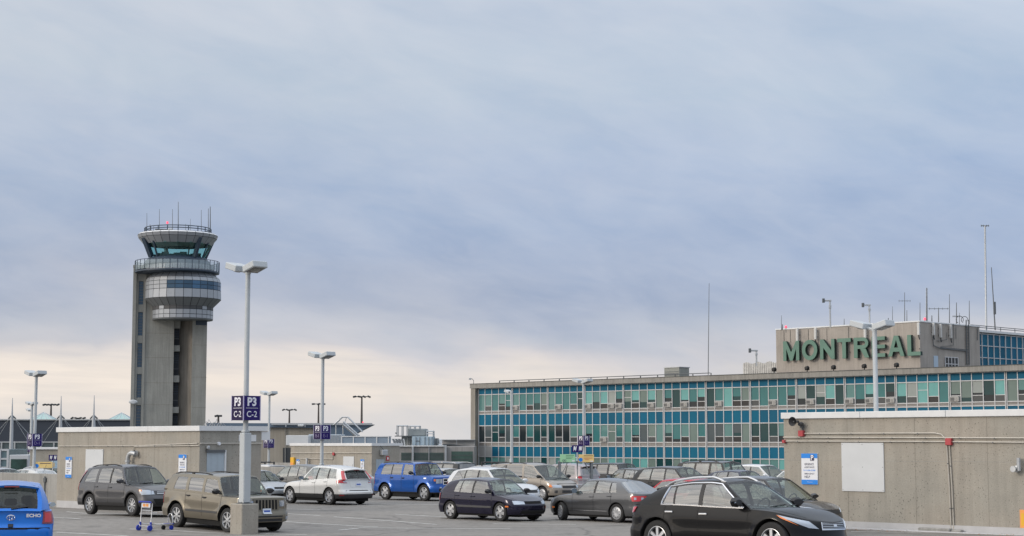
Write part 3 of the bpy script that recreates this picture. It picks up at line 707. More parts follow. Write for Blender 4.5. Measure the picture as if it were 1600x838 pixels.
def cab(pts, r=.035, off=.12):
    b.tube([(BW+off, *bside(x_, y_)) for x_, y_ in pts], r, DSTEEL, 5)
cab([(1456, 526), (1457, 540), (1466, 544), (1510, 549)], .05); cab([(1468, 543), (1510, 547)], .04); cab([(1478, 520), (1478, 531), (1462, 533)], .03); cab([(1488, 506), (1488, 540), (1468, 542)], .03)
cab([(1492, 512), (1492, 530)], .03); cab([(1508, 500), (1509, 570)], .06); cab([(1512, 500), (1513, 570)], .06); cab([(1526, 512), (1526, 532)], .05)
for k in range(16): z_ = 10.3+k*.3; y_ = bside(1509, 540)[0]; b.box(BW+.1, BW+.16, y_-.1, y_+.5, z_, z_+.04, DSTEEL)
b.build('cable_run', PB)
b = MB()
for px in (1225, 1235, 1263, 1292, 1326):
    x_, _ = bfront(px, 515); b.box(x_-.02, x_+.02, -.03, -.003, BH-1.4, BH-.1, DARK)
b.build('wall_bracket', PB)
# green letters
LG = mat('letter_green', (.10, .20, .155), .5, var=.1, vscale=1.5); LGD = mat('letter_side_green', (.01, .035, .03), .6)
x0_, zb = bfront(1223.5, 566); x1_, zt = bfront(1436.5, 526)
RS = thing('roof_lettering', 'large green letters reading MONTREAL on the brown concrete block', 'sign', BO+AX*(x0_+.45)+NF*.05+Vector((0, 0, 11.48)), TH)
WDT = x1_-x0_
LH = 2.12
widths = {'M': 1.15, 'O': 1.08, 'N': 1.0, 'T': .92, 'R': 1.0, 'E': .88, 'A': 1.05, 'L': .84}
word = 'MONTREAL'; tot = sum(widths[c] for c in word)+.20*7; u_ = WDT/tot; cx = 0
def letter_polys(c, w, h):
    s_ = .46*h/2.12; q = []
    if c == 'M': q = [[(0, 0), (s_*.9, 0), (s_*.9, h), (0, h)], [(w-s_*.9, 0), (w, 0), (w, h), (w-s_*.9, h)], [(s_*.901, h), (s_*.901, h*.60), (w/2-s_*.38, 0), (w/2, 0), (w/2, h*.42)], [(w-s_*.901, h), (w/2, h*.42), (w/2, 0), (w/2+s_*.38, 0), (w-s_*.901, h*.60)]]
    if c == 'N': q = [[(0, 0), (s_*.9, 0), (s_*.9, h), (0, h)], [(w-s_*.9, 0), (w, 0), (w, h), (w-s_*.9, h)], [(s_*.901, h), (s_*.901, h*.58), (w-s_*.901, 0), (w-s_*.901, h*.42)]]
    if c == 'T': q = [[(0, h-s_*.85), (w, h-s_*.85), (w, h), (0, h)], [(w/2-s_/2, 0), (w/2+s_/2, 0), (w/2+s_/2, h-s_*.851), (w/2-s_/2, h-s_*.851)]]
    if c == 'E': q = [[(0, 0), (s_, 0), (s_, h), (0, h)]]+[[(s_+.001, z_), (w, z_), (w, z_+s_*.82), (s_+.001, z_+s_*.82)] for z_ in (0, h/2-s_*.36, h-s_*.82)]
    if c == 'L': q = [[(0, 0), (s_, 0), (s_, h), (0, h)], [(s_+.001, 0), (w, 0), (w, s_*.85), (s_+.001, s_*.85)]]
    if c == 'A': q = [[(0, 0), (s_, 0), (w/2, h*.80), (w/2, h), (w/2-s_*.55, h)], [(w, 0), (w/2+s_*.55, h), (w/2, h), (w/2, h*.80), (w-s_, 0)], [(w*.29, h*.22), (w*.71, h*.22), (w*.62, h*.42), (w*.38, h*.42)]]
    if c == 'O' or c == 'R':
        def ring(cx_, cz, rx, rz, t, a0, a1, n):
            o_ = []
            for k in range(n):
                p0 = a0+(a1-a0)*k/n; p1 = a0+(a1-a0)*(k+1)/n
                o_.append([(cx_+rx*math.cos(p0), cz+rz*math.sin(p0)), (cx_+rx*math.cos(p1), cz+rz*math.sin(p1)), (cx_+(rx-t)*math.cos(p1), cz+(rz-t)*math.sin(p1)), (cx_+(rx-t)*math.cos(p0), cz+(rz-t)*math.sin(p0))])
            return o_
        if c == 'O': q = ring(w/2, h/2, w/2, h/2*1.03, s_*.95, 0, 2*math.pi, 28)
        else:
            zc = h*.72; rz = h*.28; t = s_*.82
            q = [[(0, 0), (s_, 0), (s_, h), (0, h)]]+ring(w*.62, zc, w*.36, rz, t, -math.pi/2, math.pi/2, 10)
            q += [[(s_+.001, h-t), (w*.62, h-t), (w*.62, h), (s_+.001, h)], [(s_+.001, zc-rz), (w*.62, zc-rz), (w*.62, zc-rz+t), (s_+.001, zc-rz+t)], [(w*.42, zc-rz-.001), (w*.80, zc-rz-.001), (w*1.02, 0), (w*1.02-s_*1.15, 0)]]
    return q
for c in word:
    w_ = widths[c]*u_; b = MB(); y0_, y1_ = -.50, -.14
    for poly in letter_polys(c, w_, LH):
        ar = sum(poly[k][0]*poly[(k+1) % len(poly)][1]-poly[(k+1) % len(poly)][0]*poly[k][1] for k in range(len(poly)))
        if ar < 0: poly = poly[::-1]
        b.face([(cx+x_, y0_, z_) for x_, z_ in poly], LG)
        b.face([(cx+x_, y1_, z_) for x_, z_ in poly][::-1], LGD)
        for k in range(len(poly)):
            (xa, za), (xb, zb_) = poly[k], poly[(k+1) % len(poly)]
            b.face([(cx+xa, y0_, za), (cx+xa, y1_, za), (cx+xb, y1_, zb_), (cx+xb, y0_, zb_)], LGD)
    for xx in (.25, .75): b.box(cx+w_*xx-.03, cx+w_*xx+.03, -.119, -.0, LH*.3, LH*.34, DARK)
    b.build('letter', RS); cx += w_+.20*u_
# floodlights below the letters
FLP = [(1210, 'floodlight below the left end of the green lettering'), (1261.5, 'floodlight on the roof edge below the letter O'), (1303, 'floodlight on the roof edge below the letter T'), (1351, 'floodlight on the roof edge left of the street lamp pole'), (1401.5, 'floodlight on the roof edge below the letters A and L')]
for px, lb in FLP:
    o = thing('floodlight', lb, 'floodlight', on_roof(px, .9, 10.0), TH, 'floodlights below the green letters')
    b = MB(); b.lathe([(.0, -.26), (.19, -.22), (.22, -.08), (.25, .1), (.0, .09)], BLACK, 14, (0, 0, .5), axis='y'); b.build('lamp_body', o)
    b = MB(); b.tube([(0, 0, 0), (0, 0, .35)], .05, BLACK, 6); b.box(-.3, .3, -.04, .04, .28, .36, BLACK); b.build('stand', o)
# antennas on the lettered block
AN = [(1221, 516, 493, .03, 0, 'thin whip antenna at the left corner of the lettered block', {}), (1222.5, 516, 507, .06, 0, 'short stub antenna at the left corner of the lettered block', {}),
      (1319, 511, 498, .04, 0, 'short dark stub between the two camera poles', {}), (1337, 511, 501, .025, 0, 'faint thin stub between the two camera poles', {}), (1388, 505, 497, .06, 0, 'dark stub behind the street lamp head', {}), (1394.5, 505, 479, .03, 0, 'thin whip above the street lamp head', {}),
      (1413.5, 505, 457, .04, 0, 'tall antenna with a wide crossbar above the letters A and L', dict(cross=((.72, 1.3, .025),))), (1417, 505, 485, .04, 0, 'short antenna next to the crossbar antenna', {}), (1437.5, 503, 473, .04, 0, 'jointed whip antenna above the right end of the lettering', {}),
      (1448, 503, 450, .06, 0, 'ladder like antenna above the block corner', dict(rungs=9)), (1456, 504, 493, .06, 0, 'thick short stub just right of the block corner', {}), (1466.5, 504, 481, .05, 0, 'antenna with a long horizontal boom on the side of the block', dict(cross=((.93, 2.1, .03),))),
      (1483.5, 505, 460, .04, 0, 'thin antenna with a ring at its foot on the side of the block', {}), (1494.5, 506, 473, .05, 0, 'antenna with a small crossbar right of the ringed one', dict(cross=((.35, .8, .03),))), (1514.5, 507, 470, .04, 0, 'thin antenna above the cable ladder', {}), (1499, 507, 489, .03, 0, 'short thin stub near the cable ladder', {})]
for px, y0, y1, r_, ln, lb, kw in AN:
    Yd = 184 if px < 1445 else 180
    antenna(px, Yd, y0, y1, r_, lb, nm='antenna', **kw)
o = thing('cable_loops', 'two dark looped cables above the cable ladder on the block', 'cable', at(1508, 505, 180), 0)
b = MB()
for cx_, rr in ((-.55, .38), (-.05, .34)): b.tube([(cx_+rr*math.cos(t), 0, .35+rr*math.sin(t)) for t in [k*math.pi/8-.5 for k in range(13)]], .035, DSTEEL, 5)
b.build('loop', o)
REDL = mat('red_beacon', (1.0, .10, .16), .4, emit=.8)
def beacon(px, py, Y, label, r=.15, drop=.6):
    p = at(px, py, Y); o = thing('warning_light', label, 'beacon', p-Vector((0, 0, drop)), 0, 'red obstruction lights')
    b = MB(); b.tube([(0, 0, 0), (0, 0, drop-r*.8)], .04, DSTEEL, 6); b.build('post', o)
    b = MB(); b.lathe([(0, drop-r), (r*.8, drop-r*.8), (r*.9, drop), (r*.6, drop+r*.8), (0, drop+r)], REDL, 10); b.build('lens', o)
beacon(1228, 511, 186, 'red warning light at the left corner of the lettered block'); beacon(1445, 498.5, 180, 'red warning light near the ladder antenna'); beacon(567, 660, 325, 'red warning light low on the tall floodlight mast')
# ---------------------------------------------------------------- far wing with blue panels
W0 = BO+AX*(BW-1.2)+DX*(BD-.5)
WG = thing('blue_wing', 'higher wing with a grid of blue panels right of the lettered block', 'building', W0, TH)
b = MB(); b.box(-12, 0, .2, 60, 9, 14.5, FASCW); b.build('wall', WG)
b = MB(); b.box(-12, .35, .2, 60, 14.502, 14.75, CAP); b.box(.3, .36, .2, 60, 14.95, 15.02, DSTEEL); b.box(.3, .36, .2, 60, 15.15, 15.22, DSTEEL)
for k in range(20): b.box(.31, .35, .3+k*3, .38+k*3, 14.752, 15.2, DSTEEL)
b.build('roof_edge', WG)
b = MB()
for j in range(3):
    for i in range(48): b.box(.002, .06, .3+i*1.22+.03, .3+(i+1)*1.22-.03, 14.35-(j+1)*1.28+.04, 14.35-j*1.28-.04, random.choice(BLUE))
b.build('blue_panels', WG)
b = MB()
for i in range(49): b.box(.061, .16, .3+i*1.22-.05, .3+i*1.22+.05, 9.3, 14.4, MULL)
for j in range(4):
    for i in range(48): b.box(.061, .13, .3+i*1.22+.051, .3+(i+1)*1.22-.051, 14.35-j*1.28-.04, 14.35-j*1.28+.04, MULL)
b.build('mullions', WG)
b = MB()
for k in range(7): b.box(.002, .07, .3, 59, 9.3+k*.16, 9.3+k*.16+.09, MULL)
b.build('louvre', WG)
# ---------------------------------------------------------------- control tower
YT = 250.0
TC = at(266, 692, YT); TCX = TC.x
RT = math.atan2(TC.x, TC.y)         # turn the tower towards the camera
def tz(y, px=270): return at(px, y, YT).z
KT = at(367, 500, YT).x-at(267, 500, YT).x; KT /= 100       # metres per pixel
TW = thing('control_tower', 'tall concrete airport control tower with a glazed cab and ringed pods', 'tower', (TC.x, YT, 0), -RT)
def tx(px, y=600):                 # pixel column at height y -> local x
    return (at(px, y, YT).x-TC.x)
X = lambda px: tx(px, 620)
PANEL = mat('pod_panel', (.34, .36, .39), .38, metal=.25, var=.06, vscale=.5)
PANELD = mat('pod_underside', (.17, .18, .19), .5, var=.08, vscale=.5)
SEAM = mat('seam_dark', (.03, .035, .045), .6)
TGL = [mat('tower_glass_%s' % n_, c, .06, spec=.6) for n_, c in (('a', (.045, .10, .17)), ('b', (.03, .075, .13)), ('c', (.05, .13, .24)))]
NAVY = mat('navy_frame', (.035, .055, .085), .45)
zb0 = -6.4
zTop = tz(421); zPod = tz(498)
# shaft in plan: x to the right, y away
b = MB(); b.box(X(206), X(211), -1.9, 3, zb0, zTop, CONC_T); b.box(X(211)+.003, X(214.5), -1.6, 3, zb0, zTop, CONC_T); b.box(X(222)+.003, X(226), -1.6, 3, zb0, zTop, CONC_T); b.box(X(214.5)+.003, X(222), -1.3, 3, zb0, zTop, CONC_T)
b.box(X(205.5), X(228), -1.95, 3.1, zTop+.004, zTop+.35, CONC_T, bev=.03); b.build('stair_shaft', TW)
segs = [(442, 478), (490, 526), (538, 575), (586, 622), (634, 672)]
sg = [(tz(a), tz(c)) for a, c in segs]
for z1, z0 in sg:
    b = MB(); x0, x1 = X(214.5)+.03, X(222)-.03
    b.box(x0, x1, -1.345, -1.304, z0, z1, TGL[1])
    n = 8
    for k in range(n+1): zk = z0+(z1-z0)*k/n; b.box(x0, x1, -1.39, -1.348, zk-.03, zk+.03, DSTEEL)
    b.build('stair_window', TW)
zs = [tz(478), tz(490), tz(526), tz(538), tz(575), tz(586), tz(622), tz(634)]
b = MB()
for k in range(0, 8, 2): b.box(X(214.5)+.01, X(222)-.01, -1.56, -1.302, zs[k+1]+.02, zs[k]-.02, CONC_T, bev=.02)
b.box(X(214.5)+.01, X(222)-.01, -1.56, -1.302, tz(442)+.02, zTop-.01, CONC_T); b.build('stair_lintel', TW)
b = MB(); b.box(X(226)+.003, X(270), -1.45, 5, zb0, zPod+1, CONC_T); b.build('main_wall', TW)
b = MB(); b.box(X(226.2), X(245), -1.42, 5, zPod+1, tz(424), CONC_T); b.build('upper_wall', TW)
# horizontal pour joints
b = MB()
for yy in (522, 560, 599, 633): b.box(X(226)+.01, X(270)-.01, -1.46, -1.452, tz(yy)-.02, tz(yy)+.02, CONC_R)
for yy in (540, 590, 637): b.box(X(298)+.1, X(322)-.1, -1.86, -1.852, tz(yy)-.02, tz(yy)+.02, CONC_R)
b.build('pour_joint', TW)
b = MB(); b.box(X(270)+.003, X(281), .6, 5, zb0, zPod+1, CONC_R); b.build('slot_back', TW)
sl = [(514, 540), (550, 587), (598, 636), (646, 676)]
for a, c in sl:
    b = MB(); x0, x1 = X(270)+.03, X(278); z1, z0 = tz(a), tz(c); b.box(x0, x1, .40, .55, z0, z1, SEAM)
    for k in range(10): zk = z0+(z1-z0)*(k+.5)/10; b.box(x0, x1, .30, .398, zk-.06, zk+.02, NAVY if k > 4 else SEAM)
    b.box(x0-.0, x1, -.6, -.55, z0+.9, z0+.98, DSTEEL); b.build('slot_louvre', TW)
b = MB()
for a, c in ((540, 550), (587, 598), (636, 646), (498, 514)): b.box(X(270)+.01, X(279.5), -.9, .58, tz(c)+.02, tz(a)-.02, CONC_T, bev=.02)
b.build('slot_bridge', TW)
# recessed angled wall and the right wall
b = MB(); xr0, xr1 = X(280), X(298)
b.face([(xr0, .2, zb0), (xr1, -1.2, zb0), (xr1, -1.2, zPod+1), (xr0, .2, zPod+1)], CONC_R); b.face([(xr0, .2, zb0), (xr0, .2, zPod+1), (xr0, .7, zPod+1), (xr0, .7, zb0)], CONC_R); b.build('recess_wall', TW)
b = MB(); b.box(X(298)+.003, X(320.5), -1.85, 5, zb0, tz(501.5), CONC_T); b.build('right_wall', TW)
b = MB(); b.box(X(303), X(320)+.02, -1.9, -1.853, tz(509), tz(502), NAVY); b.build('vent_grille', TW)
o_ = MB(); px_, pz_ = X(210), tz(629); o_.lathe([(.0, -.12), (.45, -.1), (.62, .0), (.60, .03), (.4, -.04), (0, -.06)], WHITE, 16, (px_, -2.3, pz_), axis='y'); o_.v = [(x, y, pz_+(z-pz_)*.5) for x, y, z in o_.v]; o_.build('satellite_dish', TW)
# pods: rings of flat panels with dark seams
def ring(prof, cx, cy, n, m, name, gap=.035, a_off=0.0, matf=None, core=True):
    """prof: (radius, z) from top to bottom; panels sit proud of a dark core"""
    if core:
        b = MB(); b.lathe([(max(r-.05, .01), z) for r, z in prof], SEAM, n, (cx, cy, 0), smooth=False); 
    else: b = MB()
    for k in range(len(prof)-1):
        (r0, z0), (r1, z1) = prof[k], prof[k+1]; L_ = math.hypot(r1-r0, z1-z0)
        for i in range(n):
            a0 = 2*math.pi*i/n; a1 = 2*math.pi*(i+1)/n
            mm = matf(k, i, (a0+a1)/2) if matf else m
            if mm is None: continue
            def P(a, r, z): return Vector((cx+r*math.cos(a), cy+r*math.sin(a), z))
            q = [P(a0, r0, z0), P(a1, r0, z0), P(a1, r1, z1), P(a0, r1, z1)]; c = sum(q, Vector())/4
            eu = (q[1]-q[0]).normalized(); ev = (q[3]-q[0])
            q2 = []
            for p in q:
                d = p-c; u = d.dot(eu); w = d-eu*u; q2.append(c+eu*(u-math.copysign(gap, u))+w*(1-gap/max(L_/2, .05)))
            b.face(q2[::-1], mm)
    return b.build(name, TW)
def rz(rpx, y): return (rpx*KT, tz(y))
cxa = tx(286, 455)
def podm(k, i, a):
    return PANEL
def upm(k, i, a):
    if k in (2, 3):
        a_ = math.degrees(a) % 360
        if 240 < a_ < 360:
            j = i % 5; return (TGL[j % 3] if j != 3 else (SIGNW if a_ > 300 and k == 3 and i == 25 else TGL[0]))
        return PANEL
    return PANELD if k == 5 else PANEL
CY = -1.7
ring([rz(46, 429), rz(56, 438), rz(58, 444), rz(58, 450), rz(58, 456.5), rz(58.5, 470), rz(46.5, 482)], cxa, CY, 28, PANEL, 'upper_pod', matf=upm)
ring([rz(46.5, 481.5), rz(46.5, 487), rz(46.5, 494.5), rz(46.5, 500.5)], cxa, CY, 28, PANEL, 'lower_pod', matf=lambda k, i, a: (mat('pod_louvre', (.07, .07, .075), .6) if k == 0 and i % 7 != 3 else PANEL))
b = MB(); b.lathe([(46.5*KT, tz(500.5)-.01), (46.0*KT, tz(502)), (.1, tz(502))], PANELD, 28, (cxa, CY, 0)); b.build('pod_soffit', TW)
cxb = tx(277, 415)
ring([rz(52, 417), rz(53, 429)], cxb+.4, CY, 28, PANEL, 'balcony_neck')
b = MB(); b.lathe([(63*KT, tz(427)), (65*KT, tz(427.3)), (65*KT, tz(429.2)), (55*KT, tz(431)), (30*KT, tz(431))], NAVY, 32, (cxb, CY, 0)); b.build('balcony_floor', TW)
RAILG = bpy.data.materials.new('rail_glass'); RAILG.use_nodes = True
t_ = RAILG.node_tree; bs = t_.nodes['Principled BSDF']; bs.inputs['Base Color'].default_value = (.42, .52, .56, 1); bs.inputs['Roughness'].default_value = .05; bs.inputs['Alpha'].default_value = .42
ring([rz(64.5, 412.5), rz(64.5, 426.5)], cxb, CY, 36, RAILG, 'balcony_glass', gap=.05, core=False)
b = MB(); n = 36
b.tube([(cxb+64.5*KT*math.cos(2*math.pi*k/n), CY+64.5*KT*math.sin(2*math.pi*k/n), tz(411.5)) for k in range(n+1)], .045, NAVY, 5, False)
for k in range(n): a = 2*math.pi*k/n; x_, y_ = cxb+64.5*KT*math.cos(a), CY+64.5*KT*math.sin(a); b.tube([(x_, y_, tz(427)), (x_, y_, tz(411.5))], .05, NAVY, 5)
b.build('balcony_railing', TW)
# cab
cxc = tx(277.5, 385); n = 16
b = MB(); b.lathe([(36*KT, tz(404)), (44*KT, tz(406)), (50*KT, tz(411)), (52*KT, tz(417))], NAVY, 24, (cxc, CY, 0)); b.build('cab_base', TW)
CG = bpy.data.materials.new('cab_glass'); CG.use_nodes = True
t_ = CG.node_tree; t_.nodes.clear(); a_ = t_.nodes.new('ShaderNodeBsdfTransparent'); a_.inputs[0].default_value = (.66, .95, .94, 1); g_ = t_.nodes.new('ShaderNodeBsdfGlossy'); g_.inputs['Roughness'].default_value = .03; g_.inputs[0].default_value = (.5, .8, .8, 1)
m_ = t_.nodes.new('ShaderNodeMixShader'); m_.inputs[0].default_value = .18; o_ = t_.nodes.new('ShaderNodeOutputMaterial'); t_.links.new(a_.outputs[0], m_.inputs[1]); t_.links.new(g_.outputs[0], m_.inputs[2]); t_.links.new(m_.outputs[0], o_.inputs[0])
b = MB(); b.lathe([(54*KT, tz(382)), (42*KT, tz(404.5))], CG, n, (cxc, CY, 0), smooth=False, a0=0.1); b.build('cab_glass', TW)
# roof drum and panels
ring([rz(59, 368.6), rz(62, 371), rz(60, 376), rz(51.5, 386)], cxc, CY, 28, PANEL, 'cab_roof', matf=lambda k, i, a: PANEL if k != 0 else CAP)
b = MB(); b.lathe([(.1, tz(368.4)), (58.5*KT, tz(368.4))], CAP, 28, (cxc, CY, 0)); b.lathe([(50*KT, tz(381.5)), (.1, tz(381))], mat('cab_ceiling', (.02, .022, .028), .7), 24, (cxc, CY, 0)); b.build('cab_ceiling', TW)
for a_deg, w_ in ((206, .42), (306, .34), (226, .14), (330, .1), (20, .3), (110, .3), (150, .1), (70, .1)):
    a = math.radians(a_deg); p0 = (cxc+44*KT*math.cos(a), CY+44*KT*math.sin(a), tz(406)); p1 = (cxc+57*KT*math.cos(a), CY+57*KT*math.sin(a), tz(377)) if w_ > .2 else (cxc+53.5*KT*math.cos(a), CY+53.5*KT*math.sin(a), tz(383))
    b = MB(); b.tube([p0, p1], w_, NAVY, 4); b.build('cab_pillar', TW)
b = MB()
for k in range(9):
    a = math.radians(205+k*16); x_, y_ = cxc+34*KT*math.cos(a), CY+34*KT*math.sin(a); b.box(x_-.5, x_+.5, y_-.3, y_+.3, tz(406), tz(402.2)+.15*(k % 3), DARK, bev=.05)
b.build('console', TW)
# roof railing, plant, antennas
b = MB(); n = 20; rr = 51*KT
for zz in (tz(360), tz(363.5)): b.tube([(cxc+rr*math.cos(2*math.pi*k/n), CY+rr*math.sin(2*math.pi*k/n), zz) for k in range(n+1)], .07, NAVY, 5, False)
for k in range(n): a = 2*math.pi*k/n; b.tube([(cxc+rr*math.cos(a), CY+rr*math.sin(a), tz(368)), (cxc+rr*math.cos(a), CY+rr*math.sin(a), tz(360))], .07, NAVY, 5)
b.build('roof_railing', TW)
b = MB(); b.box(tx(243, 365), tx(262, 365), CY-1, CY+1, tz(366), tz(361.5), DSTEEL, bev=.08); b.box(tx(262.5, 365), tx(269, 365), CY-1, CY+1, tz(366), tz(360), GALV, bev=.08); b.build('roof_plant', TW)
for px, y1, r_, lb in [(229.5, 333, .055, 'whip antenna at the left edge of the tower roof'), (234.5, 351, .09, 'short thick antenna at the left edge of the tower roof'), (240, 352, .05, 'second short antenna near the left edge of the tower roof'),
                       (249, 327, .06, 'grey whip left of the red light on the tower'), (269.5, 327, .06, 'grey whip right of the red light on the tower'), (278.5, 315.5, .08, 'tallest antenna at the centre of the tower roof'), (290, 350, .05, 'very short antenna right of the tallest one'),
                       (297.5, 342, .04, 'thin short whip right of centre on the tower roof'), (314.5, 328, .06, 'whip left of the dark antenna pair on the tower'), (325.5, 326, .075, 'left one of the dark antenna pair on the tower'), (328.5, 323, .11, 'right and thicker one of the dark antenna pair on the tower')]:
    antenna(px, YT+1.5, 366, y1, r_, lb, nm='antenna', grp='antennas on the control tower roof')
beacon(261.5, 348, YT+1.5, 'red warning light among the antennas of the control tower', .19, 1.4)

# ---------------------------------------------------------------- left: dark hall, cable masts, glass tents
HALL = mat('dark_hall_cladding', (.030, .040, .060), .6, var=.1, vscale=.08)
def flat_box(name, px0, px1, ytop, ybot, Y, depth, m, label, cat='building', rz=0.0, zlow=None, part='wall'):
    a = at(px0, ytop, Y); c = at(px1, ytop, Y); z0 = at(px0, ybot, Y).z if zlow is None else zlow
    o = thing(name, label, cat, (a.x, Y, z0), rz); b = MB(); b.box(0, c.x-a.x, 0, depth, 0, a.z-z0, m, bev=.03); b.build(part, o); return o, c.x-a.x, a.z-z0
o, w_, h_ = flat_box('dark_hall', -160, 207, 657, 0, 300, 40, HALL, 'long dark blue hall with a row of white cable masts in front', zlow=-6.4)
b = MB(); b.box(-.2, w_+.2, -.3, 40, h_+.004, h_+.2, GALV); b.build('roof_edge', o)
b = MB(); zz = at(100, 691, 300).z+6.4
b.box(0, w_, -.25, -.01, zz-.1, zz+.1, GALV)
for k in range(18): b.box(k*w_/18, k*w_/18+.25, -.3, -.01, 1, zz-.11, GALV)
b.build('lower_frame', o); b = MB(); b.box(.3, w_, -.12, -.012, 1.2, zz-.12, mat('hall_glass', (.07, .10, .11), .1, var=.3, vscale=.4)); b.build('glazing', o)
MAST = mat('mast_white', (.44, .46, .49), .4)
def cable_mast(px, ytop, ybot, label, Y=285, yhead=651):
    a = at(px, ybot, Y); c = at(px+.8, ytop, Y); hd = at(px+.6, yhead, Y)
    o = thing('cable_mast', label, 'mast', a, 0, 'white cable masts in front of the dark hall'); H = c.z-a.z; hh = hd.z-a.z
    b = MB(); b.tube([(0, 0, 0), (0, 0, hh)], [.34, .26], MAST, 8); b.tube([(0, 0, hh), (0, 0, H)], [.16, .05], MAST, 6); b.build('pole', o)
    b = MB(); b.tube([(-.6, 0, hh-.35), (-.15, 0, hh+.1), (.15, 0, hh+.1), (.65, 0, hh-.35)], .11, DSTEEL, 6); b.build('head', o)
    b = MB()
    for dx in (-1, 1):
        for q in (4.2, 6.2): b.tube([(dx*.3, 0, hh-.2), (dx*q, .6, hh-6.5)], .022, GALV, 4)
    b.build('stay_cable', o)
cable_mast(17, 622, 712, 'white cable mast at the left frame edge'); cable_mast(93.5, 619, 704, 'white cable mast above the left end of the beige block'); cable_mast(146, 618, 672, 'white cable mast between the beige block and the tower')
TENT = bpy.data.materials.new('tent_glass'); TENT.use_nodes = True; bs = TENT.node_tree.nodes['Principled BSDF']; bs.inputs['Base Color'].default_value = (.30, .44, .43, 1); bs.inputs['Roughness'].default_value = .15
def tent(px, yt, hw, label, Y=318):
    a = at(px, 658, Y); z1 = at(px, yt, Y).z-a.z; w_ = hw*Y/FPX; o = thing('glass_pyramid', label, 'skylight', a, 0, 'pale glass pyramids on the dark hall')
    b = MB(); c = [(-w_, -w_, 0), (w_, -w_, 0), (w_, w_, 0), (-w_, w_, 0)]
    for k in range(4): b.face([c[k], c[(k+1) % 4], (0, 0, z1)], TENT)
    b.build('glass', o); b = MB()
    for k in range(4): b.tube([c[k], (0, 0, z1)], .07, MAST, 4)
    for t in (-.5, 0, .5): b.tube([(t*w_*1.0, -w_-.02, 0), (t*w_*.12, -w_*.1, z1*.9)], .05, MAST, 4)
    b.box(-w_, w_, -w_-.1, -w_, -.3, .02, MAST); b.build('frame', o)
tent(68, 644.5, 21, 'pale glass pyramid behind the double headed lamp at left'); tent(190, 645, 20, 'pale glass pyramid partly behind the control tower', 330)
# pale glazed entrance and beige block beyond the ramp wall
LG2 = mat('entrance_glass', (.13, .20, .23), .1, var=.2, vscale=.5)
o, w_, h_ = flat_box('glazed_entrance', -60, 13, 702, 0, 150, 6, LG2, 'pale framed glass entrance at the left frame edge', zlow=-6.4)
b = MB()
for k in range(7): b.box(k*w_/6-.08, k*w_/6+.08, -.15, -.01, 0, h_, MAST)
for k in range(5): b.box(0, w_, -.12, -.02, h_-.15-k*.75, h_-k*.75, MAST)
b.build('frame', o)
o, w_, h_ = flat_box('low_pavilion', 15, 45, 711, 0, 145, 6, MAST, 'white framed low pavilion with a dark green glass strip', zlow=-6.4)
b = MB(); b.box(.15, w_-.15, -.1, -.01, h_-1.9, h_-.35, mat('dark_green_glass', (.02, .05, .045), .1, var=.5, vscale=1.2)); b.build('window', o)
o, w_, h_ = flat_box('low_beige_block', 47, 93, 702.5, 0, 132, 6, CONC, 'low beige block with a white roof edge left of the large beige block', rz=0, zlow=-6.4)
b = MB(); b.box(-.1, w_+.1, -.15, 3, h_+.002, h_+.16, CAP, bev=.01); b.build('roof_flashing', o)

# ---------------------------------------------------------------- middle: terminal canopy, plant, small buildings
SLATE = mat('slate_blue_roof', (.095, .14, .20), .45, var=.1, vscale=.2)
BEI = mat('beige_render', (.33, .30, .255), .8, var=.08, vscale=.3, streak=.12)
def prism(name, pix, Y, depth, m, parent=None, loc=None):
    P = [at(x, y, Y) for x, y in pix]; L = loc if loc is not None else P[0]
    yl = P[0].y-L.y; q = [(p.x-L.x, yl, p.z-L.z) for p in P]; b = MB()
    ar = sum(q[k][0]*q[(k+1) % len(q)][2]-q[(k+1) % len(q)][0]*q[k][2] for k in range(len(q)))
    if ar < 0: q = q[::-1]
    b.face(q, m); b.face([(x, yl+depth, z) for x, _, z in q][::-1], m)
    for k in range(len(q)): a, c = q[k], q[(k+1) % len(q)]; b.face([a, (a[0], yl+depth, a[2]), (c[0], yl+depth, c[2]), c], m)
    return b.build(name, parent)
L0 = at(325, 760, 205); o = thing('canopy_terminal', 'beige terminal building under a slate blue roof with a pointed eave', 'building', L0, 0)
prism('roof', [(322, 661), (421, 661.5), (583, 663.5), (560, 675), (548, 682), (516, 682), (516, 669), (322, 667)], 204.6, 3, SLATE, o, L0)
prism('wall', [(322, 667.3), (515.8, 669.3), (515.8, 690), (540, 690), (540, 780), (322, 780)], 205, 18, BEI, o, L0)
prism('dark_door', [(442, 700), (455, 700), (455, 724), (442, 724)], 204.9, .08, DARK, o, L0)
prism('pilaster', [(445, 667), (446, 667), (446, 730), (445, 730)], 204.8, .12, CONC_G, o, L0)
b = MB(); zr = at(450, 663, 205).z-L0.z; b.box(at(425, 700, 205).x-L0.x, at(582, 700, 205).x-L0.x, -.75, -.5, zr-.1, zr+.12, GALV); b.build('gutter', o)
for px in (446, 476): prism('downpipe', [(px, 662), (px+1.3, 662), (px+1.3, 667.5), (px, 667.5)], 203.9, .2, GALV, o, L0)
ty = at(468, 664.5, 203.6)-L0; b = MB(); b.box(ty.x-.2, ty.x+.45, -1.3, -.9, ty.z-.15, ty.z+.1, WHITE, bev=.04); b.build('eave_lamp', o)
o, w_, h_ = flat_box('white_plant_screen', 447, 482, 680.5, 696, 150, 3, WHITE, 'white panelled screen on the roofs behind the lamp sign', 'screen', part='panel')
o, w_, h_ = flat_box('ribbed_container', 482, 534, 679, 696, 152, 3, mat('pale_blue_sheet', (.40, .46, .52), .5, var=.06), 'pale blue ribbed metal enclosure behind the second lamp sign', 'container')
b = MB()
